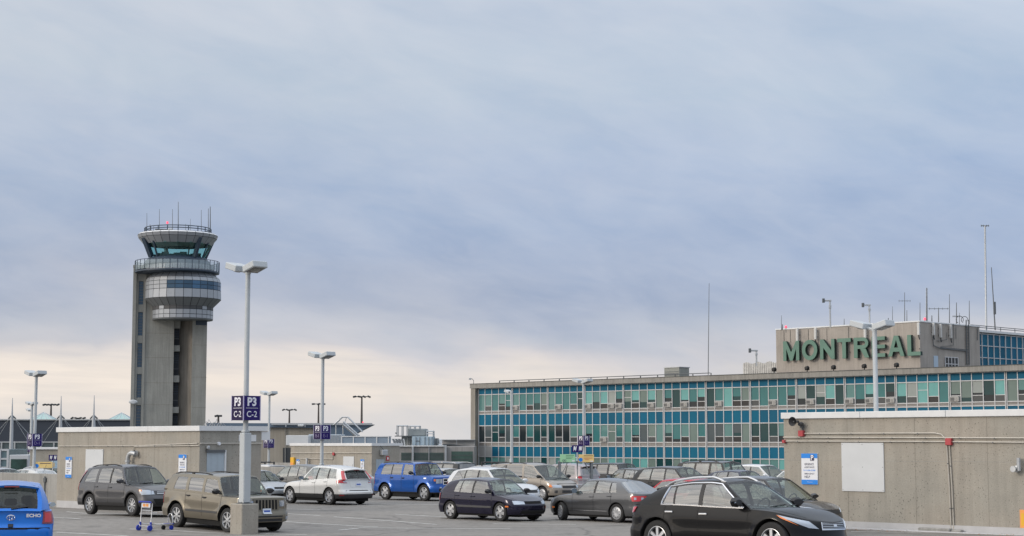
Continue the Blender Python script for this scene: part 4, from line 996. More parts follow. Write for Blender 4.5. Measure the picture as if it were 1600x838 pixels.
for k in range(22): b.box(k*w_/22, k*w_/22+w_/60, -.06, -.005, .1, h_-.05, GALV)
b.build('ribs', o)
o, w_, h_ = flat_box('blue_screen_wall', 534, 607, 683, 696, 148, 3, mat('blue_grey_sheet', (.23, .29, .36), .5, var=.06), 'blue grey panelled screen wall right of the ribbed enclosure', 'screen', part='panel')
b = MB(); b.box(-.05, w_+.05, -.06, 3, h_+.003, h_+.08, CAP)
for k in range(5): b.box(k*w_/4-.04, k*w_/4+.04, -.06, -.005, 0, h_, CAP)
b.box(0, w_*.8, -.05, -.004, .05, .14, DSTEEL); b.build('trim', o)
# steel stair on the roof
c0 = at(524, 690, 190); o = thing('roof_stair', 'grey steel stair with cage climbing over the slate blue roof', 'stairs', c0, 0)
def lp(px, py, Y=190): p = at(px, py, Y)-c0; return (p.x, 0, p.z)
b = MB()
for off in (0, .9):
    for a_, c_ in ((lp(536, 659), lp(561, 681)), (lp(543, 652), lp(566, 675)), (lp(527, 659), lp(534, 652)), (lp(534, 652), lp(543, 652)), (lp(521, 664), lp(527, 659))):
        b.tube([(a_[0], off, a_[2]), (c_[0], off, c_[2])], .06, GALV, 5)
b.build('handrail', o); b = MB()
a_, c_ = lp(535, 661), lp(558, 681)
for off in (0, .9): b.tube([(a_[0], off, a_[2]-.1), (c_[0], off, c_[2]-.1)], .14, GALV, 4)
for k in range(12):
    t = (k+.5)/12; b.box(a_[0]+(c_[0]-a_[0])*t-.12, a_[0]+(c_[0]-a_[0])*t+.12, 0, .9, a_[2]+(c_[2]-a_[2])*t-.03, a_[2]+(c_[2]-a_[2])*t, GALV)
b.build('steps', o); b = MB(); p_ = lp(525, 661); q_ = lp(536, 661); b.box(p_[0], q_[0], 0, .9, p_[2]-.15, p_[2], GALV); b.tube([p_, lp(525, 680)], .06, GALV, 4); b.tube([q_, lp(536, 680)], .06, GALV, 4)
b.tube([lp(529, 660), lp(531, 653)], .05, GALV, 4); b.tube([lp(539, 659), lp(541, 653)], .05, GALV, 4); b.build('landing', o)
# rooftop cooling plant and low louvred building
o, w_, h_ = flat_box('louvred_building', 620, 741, 698, 0, 196, 14, mat('mauve_concrete', (.27, .26, .255), .8, var=.1, vscale=.3, streak=.15), 'low concrete building with green louvred windows left of the terminal', zlow=-6.4)
b = MB(); b.box(-.2, w_*.6, -.2, 10, h_+.004, h_+.12, CAP); b.build('roof_edge', o)
LOU = mat('green_louvre', (.055, .10, .085), .3, var=.35, vscale=.6)
kx = 196/FPX
for a_, c_ in ((627, 642.5), (647, 669), (671, 693), (705, 738)):
    b = MB(); x0 = (a_-620)*kx; x1 = (c_-620)*kx; zt_ = h_-(708-698.5)*kx if a_ < 700 else h_-(706-698.5)*kx; zl = h_-(719.5-698)*kx if a_ < 700 else h_-3.2
    b.box(x0, x1, -.05, -.005, zl, zt_, LOU)
    for k in range(6): zk = zl+(zt_-zl)*k/6; b.box(x0, x1, -.09, -.052, zk, zk+.05, DSTEEL)
    b.build('window', o)
b = MB()
for a_ in (643.5, 694.5): b.box((a_-620)*kx, (a_-620+3)*kx, -.35, -.005, 0, h_, GALV)
b.box((669.5-620)*kx, (670.5-620)*kx, -.15, -.005, 0, h_, GALV); b.build('column', o)
b = MB(); b.box((620-620)*kx, (694-620)*kx, -.2, -.006, h_-(721-698)*kx, h_-(720-698)*kx, GALV); b.build('sill', o)
pu = at(645, 697.5, 200); o = thing('cooling_plant', 'grey blue rooftop cooling plant with pipe frames left of the terminal', 'plant', pu, 0)
def pbx(b, x0, x1, y0, y1, d0, d1, m, bev=.02):
    A = at(x0, y1, 200)-pu; B = at(x1, y0, 200)-pu; b.box(A.x, B.x, d0, d1, A.z, B.z, m, bev=bev)
PG = mat('plant_grey', (.25, .28, .29), .5, var=.08, vscale=.5); PBL = mat('plant_blue', (.30, .38, .44), .5, var=.06)
b = MB(); pbx(b, 637, 666, 670, 682, 0, 5, PG, .1); b.build('tower_body', o)
b = MB(); pbx(b, 644, 677, 682.2, 697.5, -.5, 5, PBL, .05); b.build('cabinet', o)
b = MB()
for px in (650, 656, 664, 670, 675): pbx(b, px, px+.7, 683, 697, -.6, -.51, DSTEEL, 0)
pbx(b, 650, 656, 689, 690, -.6, -.51, DSTEEL, 0); b.build('cabinet_joint', o)
b = MB(); pbx(b, 626, 644, 682, 697, 1.5, 3, PG, 0)
for k in range(3): pbx(b, 636+k*3, 637+k*3, 684, 697, 1.2, 1.49, CAP, 0)
b.build('side_unit', o)
b = MB(); pbx(b, 677, 684, 685, 697, 1, 3, PG, 0); pbx(b, 681, 682.5, 685, 697, .8, .99, DSTEEL, 0); pbx(b, 685, 690, 686, 694, 1, 2, CAP, .1); pbx(b, 684, 690, 694, 699, .8, 2.2, WHITE, .1); b.build('side_unit', o)
def frame(x0, x1, y0, y1, n=1):
    for x_ in [x0+(x1-x0)*k/n for k in range(n+1)]:
        a_ = at(x_, y1, 200)-pu; c_ = at(x_, y0, 200)-pu; b.tube([(a_.x, -.3, a_.z), (c_.x, -.3, c_.z)], .06, GALV, 5); b.tube([(a_.x, 2.0, a_.z), (c_.x, 2.0, c_.z)], .06, GALV, 5)
    for yy in (y0,):
        a_ = at(x0, yy, 200)-pu; c_ = at(x1, yy, 200)-pu
        for d in (-.3, 2.0): b.tube([(a_.x, d, a_.z), (c_.x, d, c_.z)], .07, GALV, 5)
        b.tube([(a_.x, -.3, a_.z), (a_.x, 2, a_.z)], .06, GALV, 5); b.tube([(c_.x, -.3, c_.z), (c_.x, 2, c_.z)], .06, GALV, 5)
b = MB(); frame(620.5, 636, 665.5, 682, 2); frame(640, 655.5, 666, 671, 2); frame(666.5, 677, 674, 683, 1); pbx(b, 617, 637, 681, 682.3, -.4, 2, DSTEEL, 0); pbx(b, 618, 619.5, 676, 678, -.4, 0, DSTEEL, 0)
a_ = at(666, 678, 200)-pu; c_ = at(677, 678, 200)-pu; b.tube([(a_.x, -.3, a_.z), (c_.x, -.3, c_.z)], .05, GALV, 5); b.build('pipe_frame', o)
b = MB(); A = [at(x_, y_, 200)-pu for x_, y_ in ((613, 686), (632, 686), (635, 698), (617, 692))]; b.face([(p.x, -1.2 if k < 2 else -2.4, p.z) for k, p in enumerate(A)][::-1], DARK); b.face([(p.x, -1.0 if k < 2 else -2.2, p.z) for k, p in enumerate(A)], DARK)
for k in range(5):
    t = k/4; p0 = A[0].lerp(A[1], t); p1 = A[3].lerp(A[2], t); b.tube([(p0.x, -1.25, p0.z), (p1.x, -2.45, p1.z)], .05, GALV, 4)
b.build('tilted_louvre', o)
c0 = at(692, 700, 215); o = thing('curved_roof_shed', 'grey shed with a curved eave between the cooling plant and the terminal', 'building', c0, 0)
prism('wall', [(691, 688), (742, 688), (742, 706), (691, 706)], 215, 6, mat('pale_grey_wall', (.40, .39, .38), .7, var=.06), o, c0)
prism('roof', [(691, 687), (742, 687), (742, 688), (691, 688)], 214.5, 7, GALV, o, c0)
arc_px = [(692, 694), (702, 693.5), (714, 695), (726, 697.5), (738, 701), (742, 702)]
prism('curved_eave', arc_px+[(x_, y_+2.2) for x_, y_ in arc_px[::-1]], 214, .9, DSTEEL, o, c0)
prism('post', [(713, 688), (714, 688), (714, 700), (713, 700)], 214.3, .3, GALV, o, c0)

# ---------------------------------------------------------------- apron floodlight masts
def flood_mast(px, ytop, ybot, Y, n, label, w=1.0):
    a = at(px, ybot, Y); c = at(px, ytop, Y); o = thing('floodlight_mast', label, 'light mast', a, 0, 'dark apron floodlight masts'); h = c.z-a.z
    b = MB(); b.tube([(0, 0, 0), (0, 0, h)], [.22, .15], mat('mast_brown', (.07, .06, .055), .6), 8); b.build('pole', o)
    b = MB(); W = w*1.25; b.tube([(-W, 0, h), (W, 0, h)], .1, DARK, 6)
    for k in range(n):
        x_ = -W+2*W*k/(n-1); b.box(x_-.32, x_+.32, -.35, .2, h-.18, h+.16, DARK, M=Matrix.Translation((x_, 0, h)) @ Matrix.Rotation(R(random.uniform(-35, 35)), 4, 'Y') @ Matrix.Translation((-x_, 0, -h)), bev=.06)
    b.build('lamp_head', o)
flood_mast(565, 620, 662, 330, 4, 'tall dark floodlight mast above the pointed blue eave', 1.1)
flood_mast(497.5, 631.5, 664, 370, 3, 'dark floodlight mast partly behind the lamp post with the E sign', .9)
flood_mast(452, 640.5, 662, 400, 4, 'dark floodlight mast left of the lamp post with the E sign', 1.1)
flood_mast(79.5, 632.5, 650, 350, 5, 'dark floodlight mast rising behind the left glass pyramid', 1.1)
flood_mast(122, 653.5, 660, 360, 4, 'low dark floodlight cluster just above the dark hall roof', 1.0)
flood_mast(341, 650, 665, 300, 2, 'thin short light mast right of the control tower', .25)
o = thing('roof_scrap', 'tangle of grey pipes on the roof right of the control tower', 'pipes', at(322, 667, 200), 0)
b = MB()
for k in range(7): x_ = k*.3; b.tube([(x_-.3, 0, 0), (x_, 0, .6+.25*math.sin(k*2)), (x_+.4, .2, .1)], .05, GALV, 4)
b.build('pipes', o)
# ---------------------------------------------------------------- parking lot lamps with their row signs
def head_box(b, M, L=.56, W=.56, H=.20):
    b.box(0, L, -W/2, W/2, -H/2, H/2, LAMP, M=M, bev=.02)
LENS = mat('lamp_lens', (.25, .25, .23), .15)
def street_lamp(px, ytop, Y, label, sign=None, base_z=None, heads=2, base_block=False, shroud=None, sign_px=None, scale=1.0, rz=TH, r=.085, tall_base=False, headtilt=15):
    g0 = gz(Y) if base_z is None else base_z
    p = at(px, 692, Y); zt = at(px, ytop, Y).z; o = thing('street_lamp', label, 'street lamp', (p.x, Y, g0), rz, 'parking lot lamp posts'); h = zt-g0
    zb = .0
    if base_block:
        b = MB(); b.box(-.29, .29, -.29, .29, -.03, .89, CONC, bev=.02); b.build('concrete_base', o); zb = .89
        b = MB(); b.box(-.17, .17, -.17, .17, .892, .91, DSTEEL)
        for sx in (-1, 1):
            for sy in (-1, 1): b.tube([(sx*.13, sy*.13, .9), (sx*.13, sy*.13, 1.02)], .015, GALV, 6)
        b.build('base_plate', o)
    b = MB(); b.tube([(0, 0, zb+.02), (0, 0, h)], [r*1.05, r*.95], LAMP, 14); b.build('pole', o)
    if shroud: b = MB(); s_ = .125; b.box(-s_, s_, -s_, s_, zb+.025, shroud, LAMP, bev=.02); b.box(-s_*.8, s_*.8, -s_*.8, s_*.8, shroud+.002, shroud+.08, LAMP, bev=.03); b.build('pole_shroud', o)
    sides = ((1,), (1, -1))[heads-1] if heads < 3 else (1, -1)
    for sd in sides:
        k = scale
        M = Matrix.Translation((0, 0, h-.06)) @ Matrix.Rotation(0 if sd > 0 else math.pi, 4, 'Z') @ Matrix.Rotation(-R(headtilt), 4, 'Y') @ Matrix.Translation(((.10 if sd > 0 else .30)*k, 0, .05))
        b = MB(); b.box(0, .58*k, -.28*k, .28*k, -.10*k, .10*k, LAMP, M=M, bev=.018); hd = b.build('lamp_head', o)
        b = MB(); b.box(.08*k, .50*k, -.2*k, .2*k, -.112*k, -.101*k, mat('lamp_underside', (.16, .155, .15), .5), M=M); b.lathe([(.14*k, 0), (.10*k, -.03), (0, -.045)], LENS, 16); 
        b.v[-48:] = [tuple(M @ (Vector(v)+Vector((.29*k, 0, -.112*k)))) for v in b.v[-48:]]
        b.build('lens', hd)
        b = MB(); b.tube([(0, 0, 0), (.32*k, 0, 0)], .05*k, LAMP, 8); b.v = [tuple(Matrix.Translation((0, 0, h-.06)) @ Matrix.Rotation(0 if sd > 0 else math.pi, 4, 'Z') @ Matrix.Rotation(-R(headtilt), 4, 'Y') @ Vector(v)) for v in b.v]; b.build('arm', o)
    b = MB(); b.tube([(0, 0, h-.1), (0, 0, h+.12*scale)], r*1.15, LAMP, 10); b.tube([(0, 0, h+.12), (0, 0, h+.17)], .03, DSTEEL, 6); b.build('pole_cap', o)
    if sign:
        row, ys0, ys1, faded = sign
        z1 = at(px, ys0, Y).z-g0; z0 = at(px, ys1, Y).z-g0; Hs = z1-z0; W = Hs*.415
        sg_ = thing('row_sign', 'purple row sign box reading P3 %s %s' % (row[0], row[1]), 'sign', (p.x, Y, g0+z0), rz, 'purple row signs on the lamp posts')
        for side, (M, m_) in enumerate(((Matrix.Identity(4), PURPD), (Matrix.Rotation(math.pi/2, 4, 'Z'), PURP), (Matrix.Rotation(math.pi, 4, 'Z'), PURPD), (Matrix.Rotation(-math.pi/2, 4, 'Z'), PURP))):
            b = MB(); b.box(-W+.004, W-.004, -W, -W+.02, 0, Hs, m_, M=M); pn = b.build('sign_panel', sg_)
            b = MB(); add_text(b, 'P3', .34*Hs/.72, TXT, M @ T(0, -W-.004, Hs*.74), bold=.012)
            b.box(-W*.72, W*.72, -W-.005, -W-.002, Hs*.49, Hs*.505, TXT, M=M)
            add_text(b, row[0], .25*Hs/.72, TXTG if faded else TXT, M @ T(0, -W-.004, Hs*.24), bold=.002 if not faded else .0); b.build('lettering', pn)
        for sx in (-1, 1):
            for sy in (-1, 1): b = MB(); b.box(sx*W-.012, sx*W+.012, sy*W-.012, sy*W+.012, -.01, Hs+.01, mat('sign_edge', (.40, .38, .55), .4)); b.build('corner_trim', sg_)
    return o
street_lamp(383.5, 423, 50, 'tall double headed lamp on a square concrete base in front of the tan crossover', sign=(('C-2', 'in front of the beige stairwell block'), 619, 657, False), base_block=True, shroud=2.9, r=.075, scale=.93)
street_lamp(503, 558.5, 84, 'double headed lamp behind the white crossover, its sign above the small beige block', sign=(('E-1', 'above the white crossover'), 664.5, 686.5, True), shroud=1.6)
street_lamp(420, 617, 128, 'double headed lamp with a small sign just right of the concrete base lamp', sign=(('E-1', 'at the right edge of the large beige block'), 686, 700, True), shroud=1.4)
street_lamp(54, 587, 95, 'double headed lamp at left in front of the dark hall', sign=(('D-1', 'in front of the dark hall'), 678, 697.5, True), shroud=1.5)
street_lamp(48.5, 632.5, 165, 'smaller distant double headed lamp just behind the left lamp post', sign=(('D-1', 'smaller, behind the left lamp post'), 697, 706.5, True), r=.12)
street_lamp(47, 642, 190, 'distant single headed lamp left of the two left lamp posts', heads=1, rz=TH+math.pi, r=.06)
street_lamp(912, 598, 120, 'double headed lamp in front of the blue terminal facade', sign=(('F-1', 'above the cart shelter'), 681, 696.5, True), shroud=1.5)
street_lamp(799, 613.5, 150, 'single headed lamp in front of the left part of the blue facade', heads=1, rz=TH+math.pi, shroud=1.9, r=.10)
street_lamp(1370, 513, 60, 'tall double headed lamp rising behind the large pitted block in front of the green lettering', shroud=1.5)

# ---------------------------------------------------------------- cart shelter with notices
def boardpx(name, x0, x1, y0, y1, Y, m, label, cat='sign', group=None):
    A = at(x0, y1, Y); B = at(x1, y0, Y); o = thing(name, label, cat, A, 0, group); b = MB(); b.box(0, B.x-A.x, 0, .04, 0, B.z-A.z, m, bev=.005); b.build('sign_board', o); return o, B.x-A.x, B.z-A.z
Yc = 86; A = at(875, 723, Yc); B = at(925, 723, Yc); g0 = gz(Yc)
cs = thing('cart_shelter', 'grey steel luggage cart shelter under the green and yellow notices', 'shelter', (A.x, Yc, g0), 0); w_ = B.x-A.x; h_ = A.z-g0
b = MB(); STL = mat('shelter_steel', (.20, .22, .24), .45, metal=.4)
for x_ in (0, w_):
    for y_ in (0, 1.6): b.box(x_-.05, x_+.05, y_-.05, y_+.05, 0, h_, STL)
b.build('post', cs)
b = MB(); b.box(-.06, w_+.06, -.06, 1.66, h_+.002, h_+.07, STL); b.tube([(.0, 0, h_-.7), (.35, 0, h_-.02)], .03, STL, 5); b.tube([(w_, 0, h_-.7), (w_-.35, 0, h_-.02)], .03, STL, 5); b.build('top_frame', cs)
b = MB()
for zz in (.35, .62, .90): b.tube([(0, 0, zz), (w_, 0, zz)], .022, GALV, 5)
for k in range(1, 7): b.tube([(w_*k/7, 0, .3), (w_*k/7, 0, .95)], .014, GALV, 4)
b.build('railing', cs)
GN = mat('notice_green', (.34, .62, .38), .5, var=.06); YN = mat('notice_yellow', (.75, .55, .22), .5, var=.08)
o, w2, h2 = boardpx('notice_board', 875, 899, 710, 722.3, Yc-.1, GN, 'pale green notice board with a bicycle picture on the cart shelter', group='notice boards on the cart shelter')
b = MB()
for k in range(3): b.box(w2*.38, w2*(.92-.08*k), -.006, -.002, h2*(.82-.2*k), h2*(.87-.2*k), mat('notice_dark_green', (.03, .14, .08), .5))
for q in (.22, .34): b.lathe([(.05, -.004), (.032, -.004)], INK, 12, (w2*q, 0, h2*.2), axis='y')
b.box(w2*.78, w2*.95, -.006, -.002, h2*.08, h2*.25, SIGNW); b.build('print', o)
o, w2, h2 = boardpx('notice_board', 904, 928, 710.3, 722.5, Yc-.1, YN, 'yellow orange notice board with a blue spot on the cart shelter', group='notice boards on the cart shelter')
b = MB(); b.box(w2*.35, w2*.95, -.006, -.002, h2*.80, h2*.86, INK); b.box(w2*.35, w2*.9, -.006, -.002, h2*.5, h2*.56, REDBOX); b.box(w2*.4, w2*.7, -.006, -.002, h2*.3, h2*.35, REDBOX); b.lathe([(.10, -.005), (0, -.006)], SIGNB, 14, (w2*.14, 0, h2*.32), axis='y'); b.box(w2*.75, w2*.95, -.006, -.002, h2*.06, h2*.2, SIGNW); b.build('print', o)
def cart_sign(x0, x1, y0, y1, Y, label, z0):
    o, w2, h2 = boardpx('cart_sign', x0, x1, y0, y1, Y, PURP, label, group='luggage cart signs')
    for q in (0, .5):
        b = MB(); c = w2*(q+.25); b.box(c-w2*.09, c+w2*.09, -.008, -.002, h2*.36, h2*.72, SIGNW); b.lathe([(h2*.13, -.006), (0, -.006)], SIGNW, 14, (c, 0, h2*.74), axis='y')
        b.box(c-w2*.10, c-w2*.06, -.008, -.002, h2*.18, h2*.355, SIGNW); b.box(c+w2*.06, c+w2*.10, -.008, -.002, h2*.18, h2*.355, SIGNW); b.tube([(c+w2*.11, -.006, h2*.3), (c+w2*.18, -.006, h2*.86)], .018, SIGNW, 4); b.build('cart_symbol', o)
    b = MB(); b.tube([(w2*.5, .05, -z0), (w2*.5, .05, h2)], .035, GALV, 6); b.build('post', o)
cart_sign(893.5, 910.5, 696, 707, 87, 'purple sign with two luggage cart symbols above the green notice', 1.4)
cart_sign(76, 89, 711, 720, 96, 'purple luggage cart sign left of the large beige block', 1.2)
o, w2, h2 = boardpx('notice_board', 54, 82, 722, 731.5, 95, YN, 'faded yellow notice board behind the ramp wall at left'); b = MB(); b.box(w2*.3, w2*.9, -.006, -.002, h2*.7, h2*.8, INK); b.lathe([(.11, -.005), (0, -.006)], SIGNB, 12, (w2*.12, 0, h2*.35), axis='y'); b.build('print', o)
b = MB(); b.tube([(w2*.5, .06, -1.3), (w2*.5, .06, 0)], .04, GALV, 6); b.build('post', o)
o, w2, h2 = boardpx('notice_board', 80, 91.5, 719.5, 732, 96.5, mat('notice_pale_blue', (.36, .50, .62), .5, var=.1), 'pale blue and yellow notice board beside the large beige block'); b = MB(); b.box(w2*.1, w2*.45, -.006, -.002, h2*.2, h2*.7, YN); b.build('print', o)
b = MB(); b.tube([(w2*.5, .06, -1.3), (w2*.5, .06, 0)], .04, GALV, 6); b.build('post', o)

# ---------------------------------------------------------------- luggage trolley
p = ground_px(243, 829); CBL = mat('trolley_blue', (.012, .035, .35), .4); CHR = mat('trolley_tube', (.55, .56, .58), .3, metal=.6)
o = thing('luggage_trolley', 'blue and silver luggage trolley standing behind the tan crossover', 'trolley', p, R(-8))
# local x: to the right (front of the trolley), y away
b = MB(); s_ = .30
for sy in (-s_, s_): b.tube([(-.46, sy, .10), (-.40, sy, .30), (-.36, sy, .92)], .016, CHR, 8)
b.tube([(-.46, -s_, .16), (-.46, s_, .16)], .014, CHR, 6); b.tube([(-.37, -s_, .68), (-.37, s_, .68)], .014, CHR, 6)
b.tube([(-.40, -s_, .24), (-.1, -.2, .20), (.62, -.12, .20)], .015, CHR, 8); b.tube([(-.40, s_, .24), (-.1, .2, .20), (.62, .12, .20)], .015, CHR, 8)
b.tube([(-.2, -.24, .22), (-.2, .24, .22)], .012, CHR, 6); b.tube([(.1, -.18, .21), (.1, .18, .21)], .012, CHR, 6); b.tube([(.36, -.15, .20), (.36, .15, .20)], .012, CHR, 6)
b.build('frame', o)
b = MB(); b.tube([(.60, -.12, .20), (.60, -.12, .46), (.60, -.06, .54), (.60, .06, .54), (.60, .12, .46), (.60, .12, .20)], .014, CHR, 8); b.build('front_hoop', o)
b = MB(); b.tube([(-.44, -s_-.04, .94), (-.47, -s_, .97), (-.47, s_, .97), (-.44, s_+.04, .94)], .026, CBL, 8); b.build('handle', o)
for t_ in (-1,): 
    b = MB(); b.box(-.42, -.40, -.25, .22, .78, .93, SIGNW, bev=.004); bx_ = b.build('advert_panel', o); b = MB(); b.box(-.426, -.422, -.16, -.02, .81, .90, ORG); b.box(-.426, -.422, .01, .15, .81, .90, ORG); b.build('advert_print', bx_)
b = MB()
for k in range(5): b.tube([(-.36, -s_+.02, .58+k*.045), (-.28, 0, .56+k*.045), (-.36, s_-.02, .58+k*.045)], .006, CHR, 4)
b.tube([(-.36, -s_, .60), (-.15, -s_+.02, .60)], .01, CHR, 5); b.build('basket', o)
b = MB(); b.box(.40, .66, -.14, .14, .185, .215, CBL, bev=.01); b.box(-.44, -.38, -.33, -.27, .15, .30, CBL, bev=.01); b.box(-.44, -.38, .27, .33, .15, .30, CBL, bev=.01); b.build('blue_fittings', o)
for x_, y_, rr, m_ in ((-.46, -.32, .10, CBL), (-.46, .32, .10, CBL), (.56, -.12, .08, CBL), (.42, .14, .08, BLACK)):
    b = MB(); b.lathe([(0, -.025), (rr*.6, -.028), (rr, -.02), (rr, .02), (rr*.6, .028), (0, .025)], m_, 16, (x_, y_, rr), axis='y'); b.build('wheel', o)
o.rotation_euler = (0, 0, R(47)); o.scale = (.86, .86, .86)
# ---------------------------------------------------------------- vehicles
def herm(pts):
    pts = sorted(pts); xs = [p[0] for p in pts]; ys = [p[1] for p in pts]; n = len(xs)
    d = [(ys[i+1]-ys[i])/(xs[i+1]-xs[i]) for i in range(n-1)]; m = [0]*n
    m[0] = d[0]; m[-1] = d[-1]
    for i in range(1, n-1): m[i] = 0 if d[i-1]*d[i] <= 0 else 2*d[i-1]*d[i]/(d[i-1]+d[i])
    def f(x):
        if x <= xs[0]: return ys[0]+m[0]*(x-xs[0])*.5
        if x >= xs[-1]: return ys[-1]+m[-1]*(x-xs[-1])*.5
        for i in range(n-1):
            if x <= xs[i+1]: break
        h = xs[i+1]-xs[i]; t = (x-xs[i])/h
        return (2*t**3-3*t*t+1)*ys[i]+(t**3-2*t*t+t)*h*m[i]+(-2*t**3+3*t*t)*ys[i+1]+(t**3-t*t)*h*m[i+1]
    return f
def smooth(t): t = max(0.0, min(1.0, t)); return t*t*(3-2*t)
def paint(name, c, metallic=.0, rough=.32, coat=.65):
    m = mat('car_paint_'+name, c, rough, metal=metallic, spec=.2, var=.03, vscale=1.2, coat=coat)
    return m
def glass_mat(name, tint, base=.10, gain=.75):
    m = bpy.data.materials.new(name); m.use_nodes = True; t = m.node_tree; t.nodes.clear()
    tr = t.nodes.new('ShaderNodeBsdfTransparent'); tr.inputs[0].default_value = tuple(tint)+(1,)
    gl_ = t.nodes.new('ShaderNodeBsdfGlossy'); gl_.inputs[0].default_value = (1, 1, 1, 1); gl_.inputs['Roughness'].default_value = .015
    lw = t.nodes.new('ShaderNodeLayerWeight'); lw.inputs[0].default_value = .5
    pw = t.nodes.new('ShaderNodeMath'); pw.operation = 'POWER'; pw.inputs[1].default_value = 3.2; t.links.new(lw.outputs['Facing'], pw.inputs[0])
    fr = t.nodes.new('ShaderNodeMath'); fr.operation = 'MULTIPLY_ADD'; fr.inputs[1].default_value = gain; fr.inputs[2].default_value = base; t.links.new(pw.outputs[0], fr.inputs[0])
    mx = t.nodes.new('ShaderNodeMixShader'); ou = t.nodes.new('ShaderNodeOutputMaterial')
    t.links.new(fr.outputs[0], mx.inputs[0]); t.links.new(tr.outputs[0], mx.inputs[1]); t.links.new(gl_.outputs[0], mx.inputs[2]); t.links.new(mx.outputs[0], ou.inputs[0]); return m
G_WS = glass_mat('windscreen_glass', (.62, .72, .70), .05, .26); G_DRK = glass_mat('car_glass_dark', (.14, .15, .16), .03, .3); G_CLR = glass_mat('car_glass_clear', (.70, .74, .70), .20); G_TNT = glass_mat('car_glass_tinted', (.16, .18, .18), .22); G_MID = glass_mat('car_glass_medium', (.45, .49, .46), .25)
INTR = mat('car_interior', (.045, .045, .047), .8); SEATM = mat('car_seat', (.10, .10, .10), .85); SEATB = mat('car_seat_beige', (.30, .27, .22), .85)
PLAS = mat('black_plastic', (.018, .018, .02), .55); UNDER = mat('underbody_black', (.006, .006, .006), .9); TRIM = mat('grey_plastic', (.05, .05, .052), .6)
CHROME = mat('chrome', (.80, .80, .82), .12, metal=1.0); RIMM = mat('alloy_rim', (.52, .53, .55), .3, metal=.75); HUBC = mat('hubcap_silver', (.40, .41, .43), .4, metal=.5)
TYRE = mat('tyre_rubber', (.016, .016, .017), .75, bump=.2, bscale=60); BRK = mat('brake_dark', (.02, .02, .022), .6)
RED = mat('tail_lens_red', (.50, .012, .018), .12, coat=1.0); REDD = mat('tail_lens_dark_red', (.22, .01, .015), .12, coat=1.0); CLR = mat('lamp_lens_clear', (.42, .46, .52), .08, metal=.55, coat=1.0); AMB = mat('lamp_lens_amber', (.75, .20, .03), .15, coat=1.0)
PLATE = mat('number_plate', (.62, .66, .74), .4); PBLUE = mat('plate_characters', (.04, .10, .42), .5); ROOFR = mat('rail_silver', (.55, .56, .58), .25, metal=.8)
WHEELS = {}
def make_wheel(o, name_key, Rw, wd, style):
    """wheel at the origin, outer face towards +y"""
    key = (Rw, wd, style)
    if key not in WHEELS:
        rr = Rw*.665
        b = MB(); h = wd/2
        b.lathe([(rr, h*.92), (Rw*.80, h), (Rw*.93, h*.98), (Rw*.985, h*.8), (Rw, h*.45), (Rw, -h*.45), (Rw*.985, -h*.8), (Rw*.8, -h), (rr, -h*.9)], TYRE, 40, axis='y')
        ty = b.build('tyre')
        b = MB(); rm = RIMM if style != 'hub' else HUBC
        b.lathe([(rr, h*.95), (rr*.965, h*.97), (rr*.93, h*.80), (rr*.90, -h*.5), (rr*.95, -h*.9)], rm, 36, axis='y')
        if style == 'hub':
            b.lathe([(rr*.93, h*.80), (rr*.80, h*.98), (rr*.45, h*1.02), (rr*.2, h*.9), (0, h*.9)], rm, 32, axis='y')
            for k in range(9):
                a = 2*math.pi*k/9; M = Matrix.Rotation(a, 4, 'Y'); b.box(rr*.58, rr*.78, h*.9, h*1.035, -rr*.055, rr*.055, BRK, M=M)
        else:
            n = {'five': 5, 'five_wide': 5, 'six': 6, 'seven': 7, 'nine': 9, 'ten': 10}[style]; ww = {'five': .15, 'five_wide': .27, 'six': .17, 'seven': .13, 'nine': .10, 'ten': .085}[style]
            for k in range(n):
                a = 2*math.pi*k/n+.3; M = Matrix.Rotation(a, 4, 'Y'); w0, w1 = rr*ww*.8, rr*ww*1.05
                P = [(rr*.10, h*.80, -w0), (rr*.94, h*.72, -w1), (rr*.94, h*.72, w1), (rr*.10, h*.80, w0)]; Q = [(x_, y_-.035, z_*1.15) for x_, y_, z_ in P]
                P = [M @ Vector(v) for v in P]; Q = [M @ Vector(v) for v in Q]; b.face(P[::-1], rm); b.face([P[0], P[1], Q[1], Q[0]], rm); b.face([P[2], P[3], Q[3], Q[2]], rm)
            b.lathe([(rr*.24, h*.70), (rr*.22, h*.86), (rr*.12, h*.90), (0, h*.90)], rm, 20, axis='y')
        ri = b.build('rim')
        b = MB(); b.lathe([(rr*.92, -h*.2), (rr*.90, 0), (0, .0)], BRK, 24, axis='y'); b.lathe([(rr*.62, .01), (rr*.60, .03), (0, .03)], DSTEEL, 24, axis='y'); wl = b.build('wheel')
        WHEELS[key] = (wl.data, ty.data, ri.data)
        for q in (wl, ty, ri): bpy.data.objects.remove(q)
    wd_, td, rd = WHEELS[key]
    w = bpy.data.objects.new('wheel', wd_); t = bpy.data.objects.new('tyre', td); r_ = bpy.data.objects.new('rim', rd)
    for q in (w, t, r_): COL.objects.link(q)
    w.parent = o; t.parent = w; r_.parent = w; return w

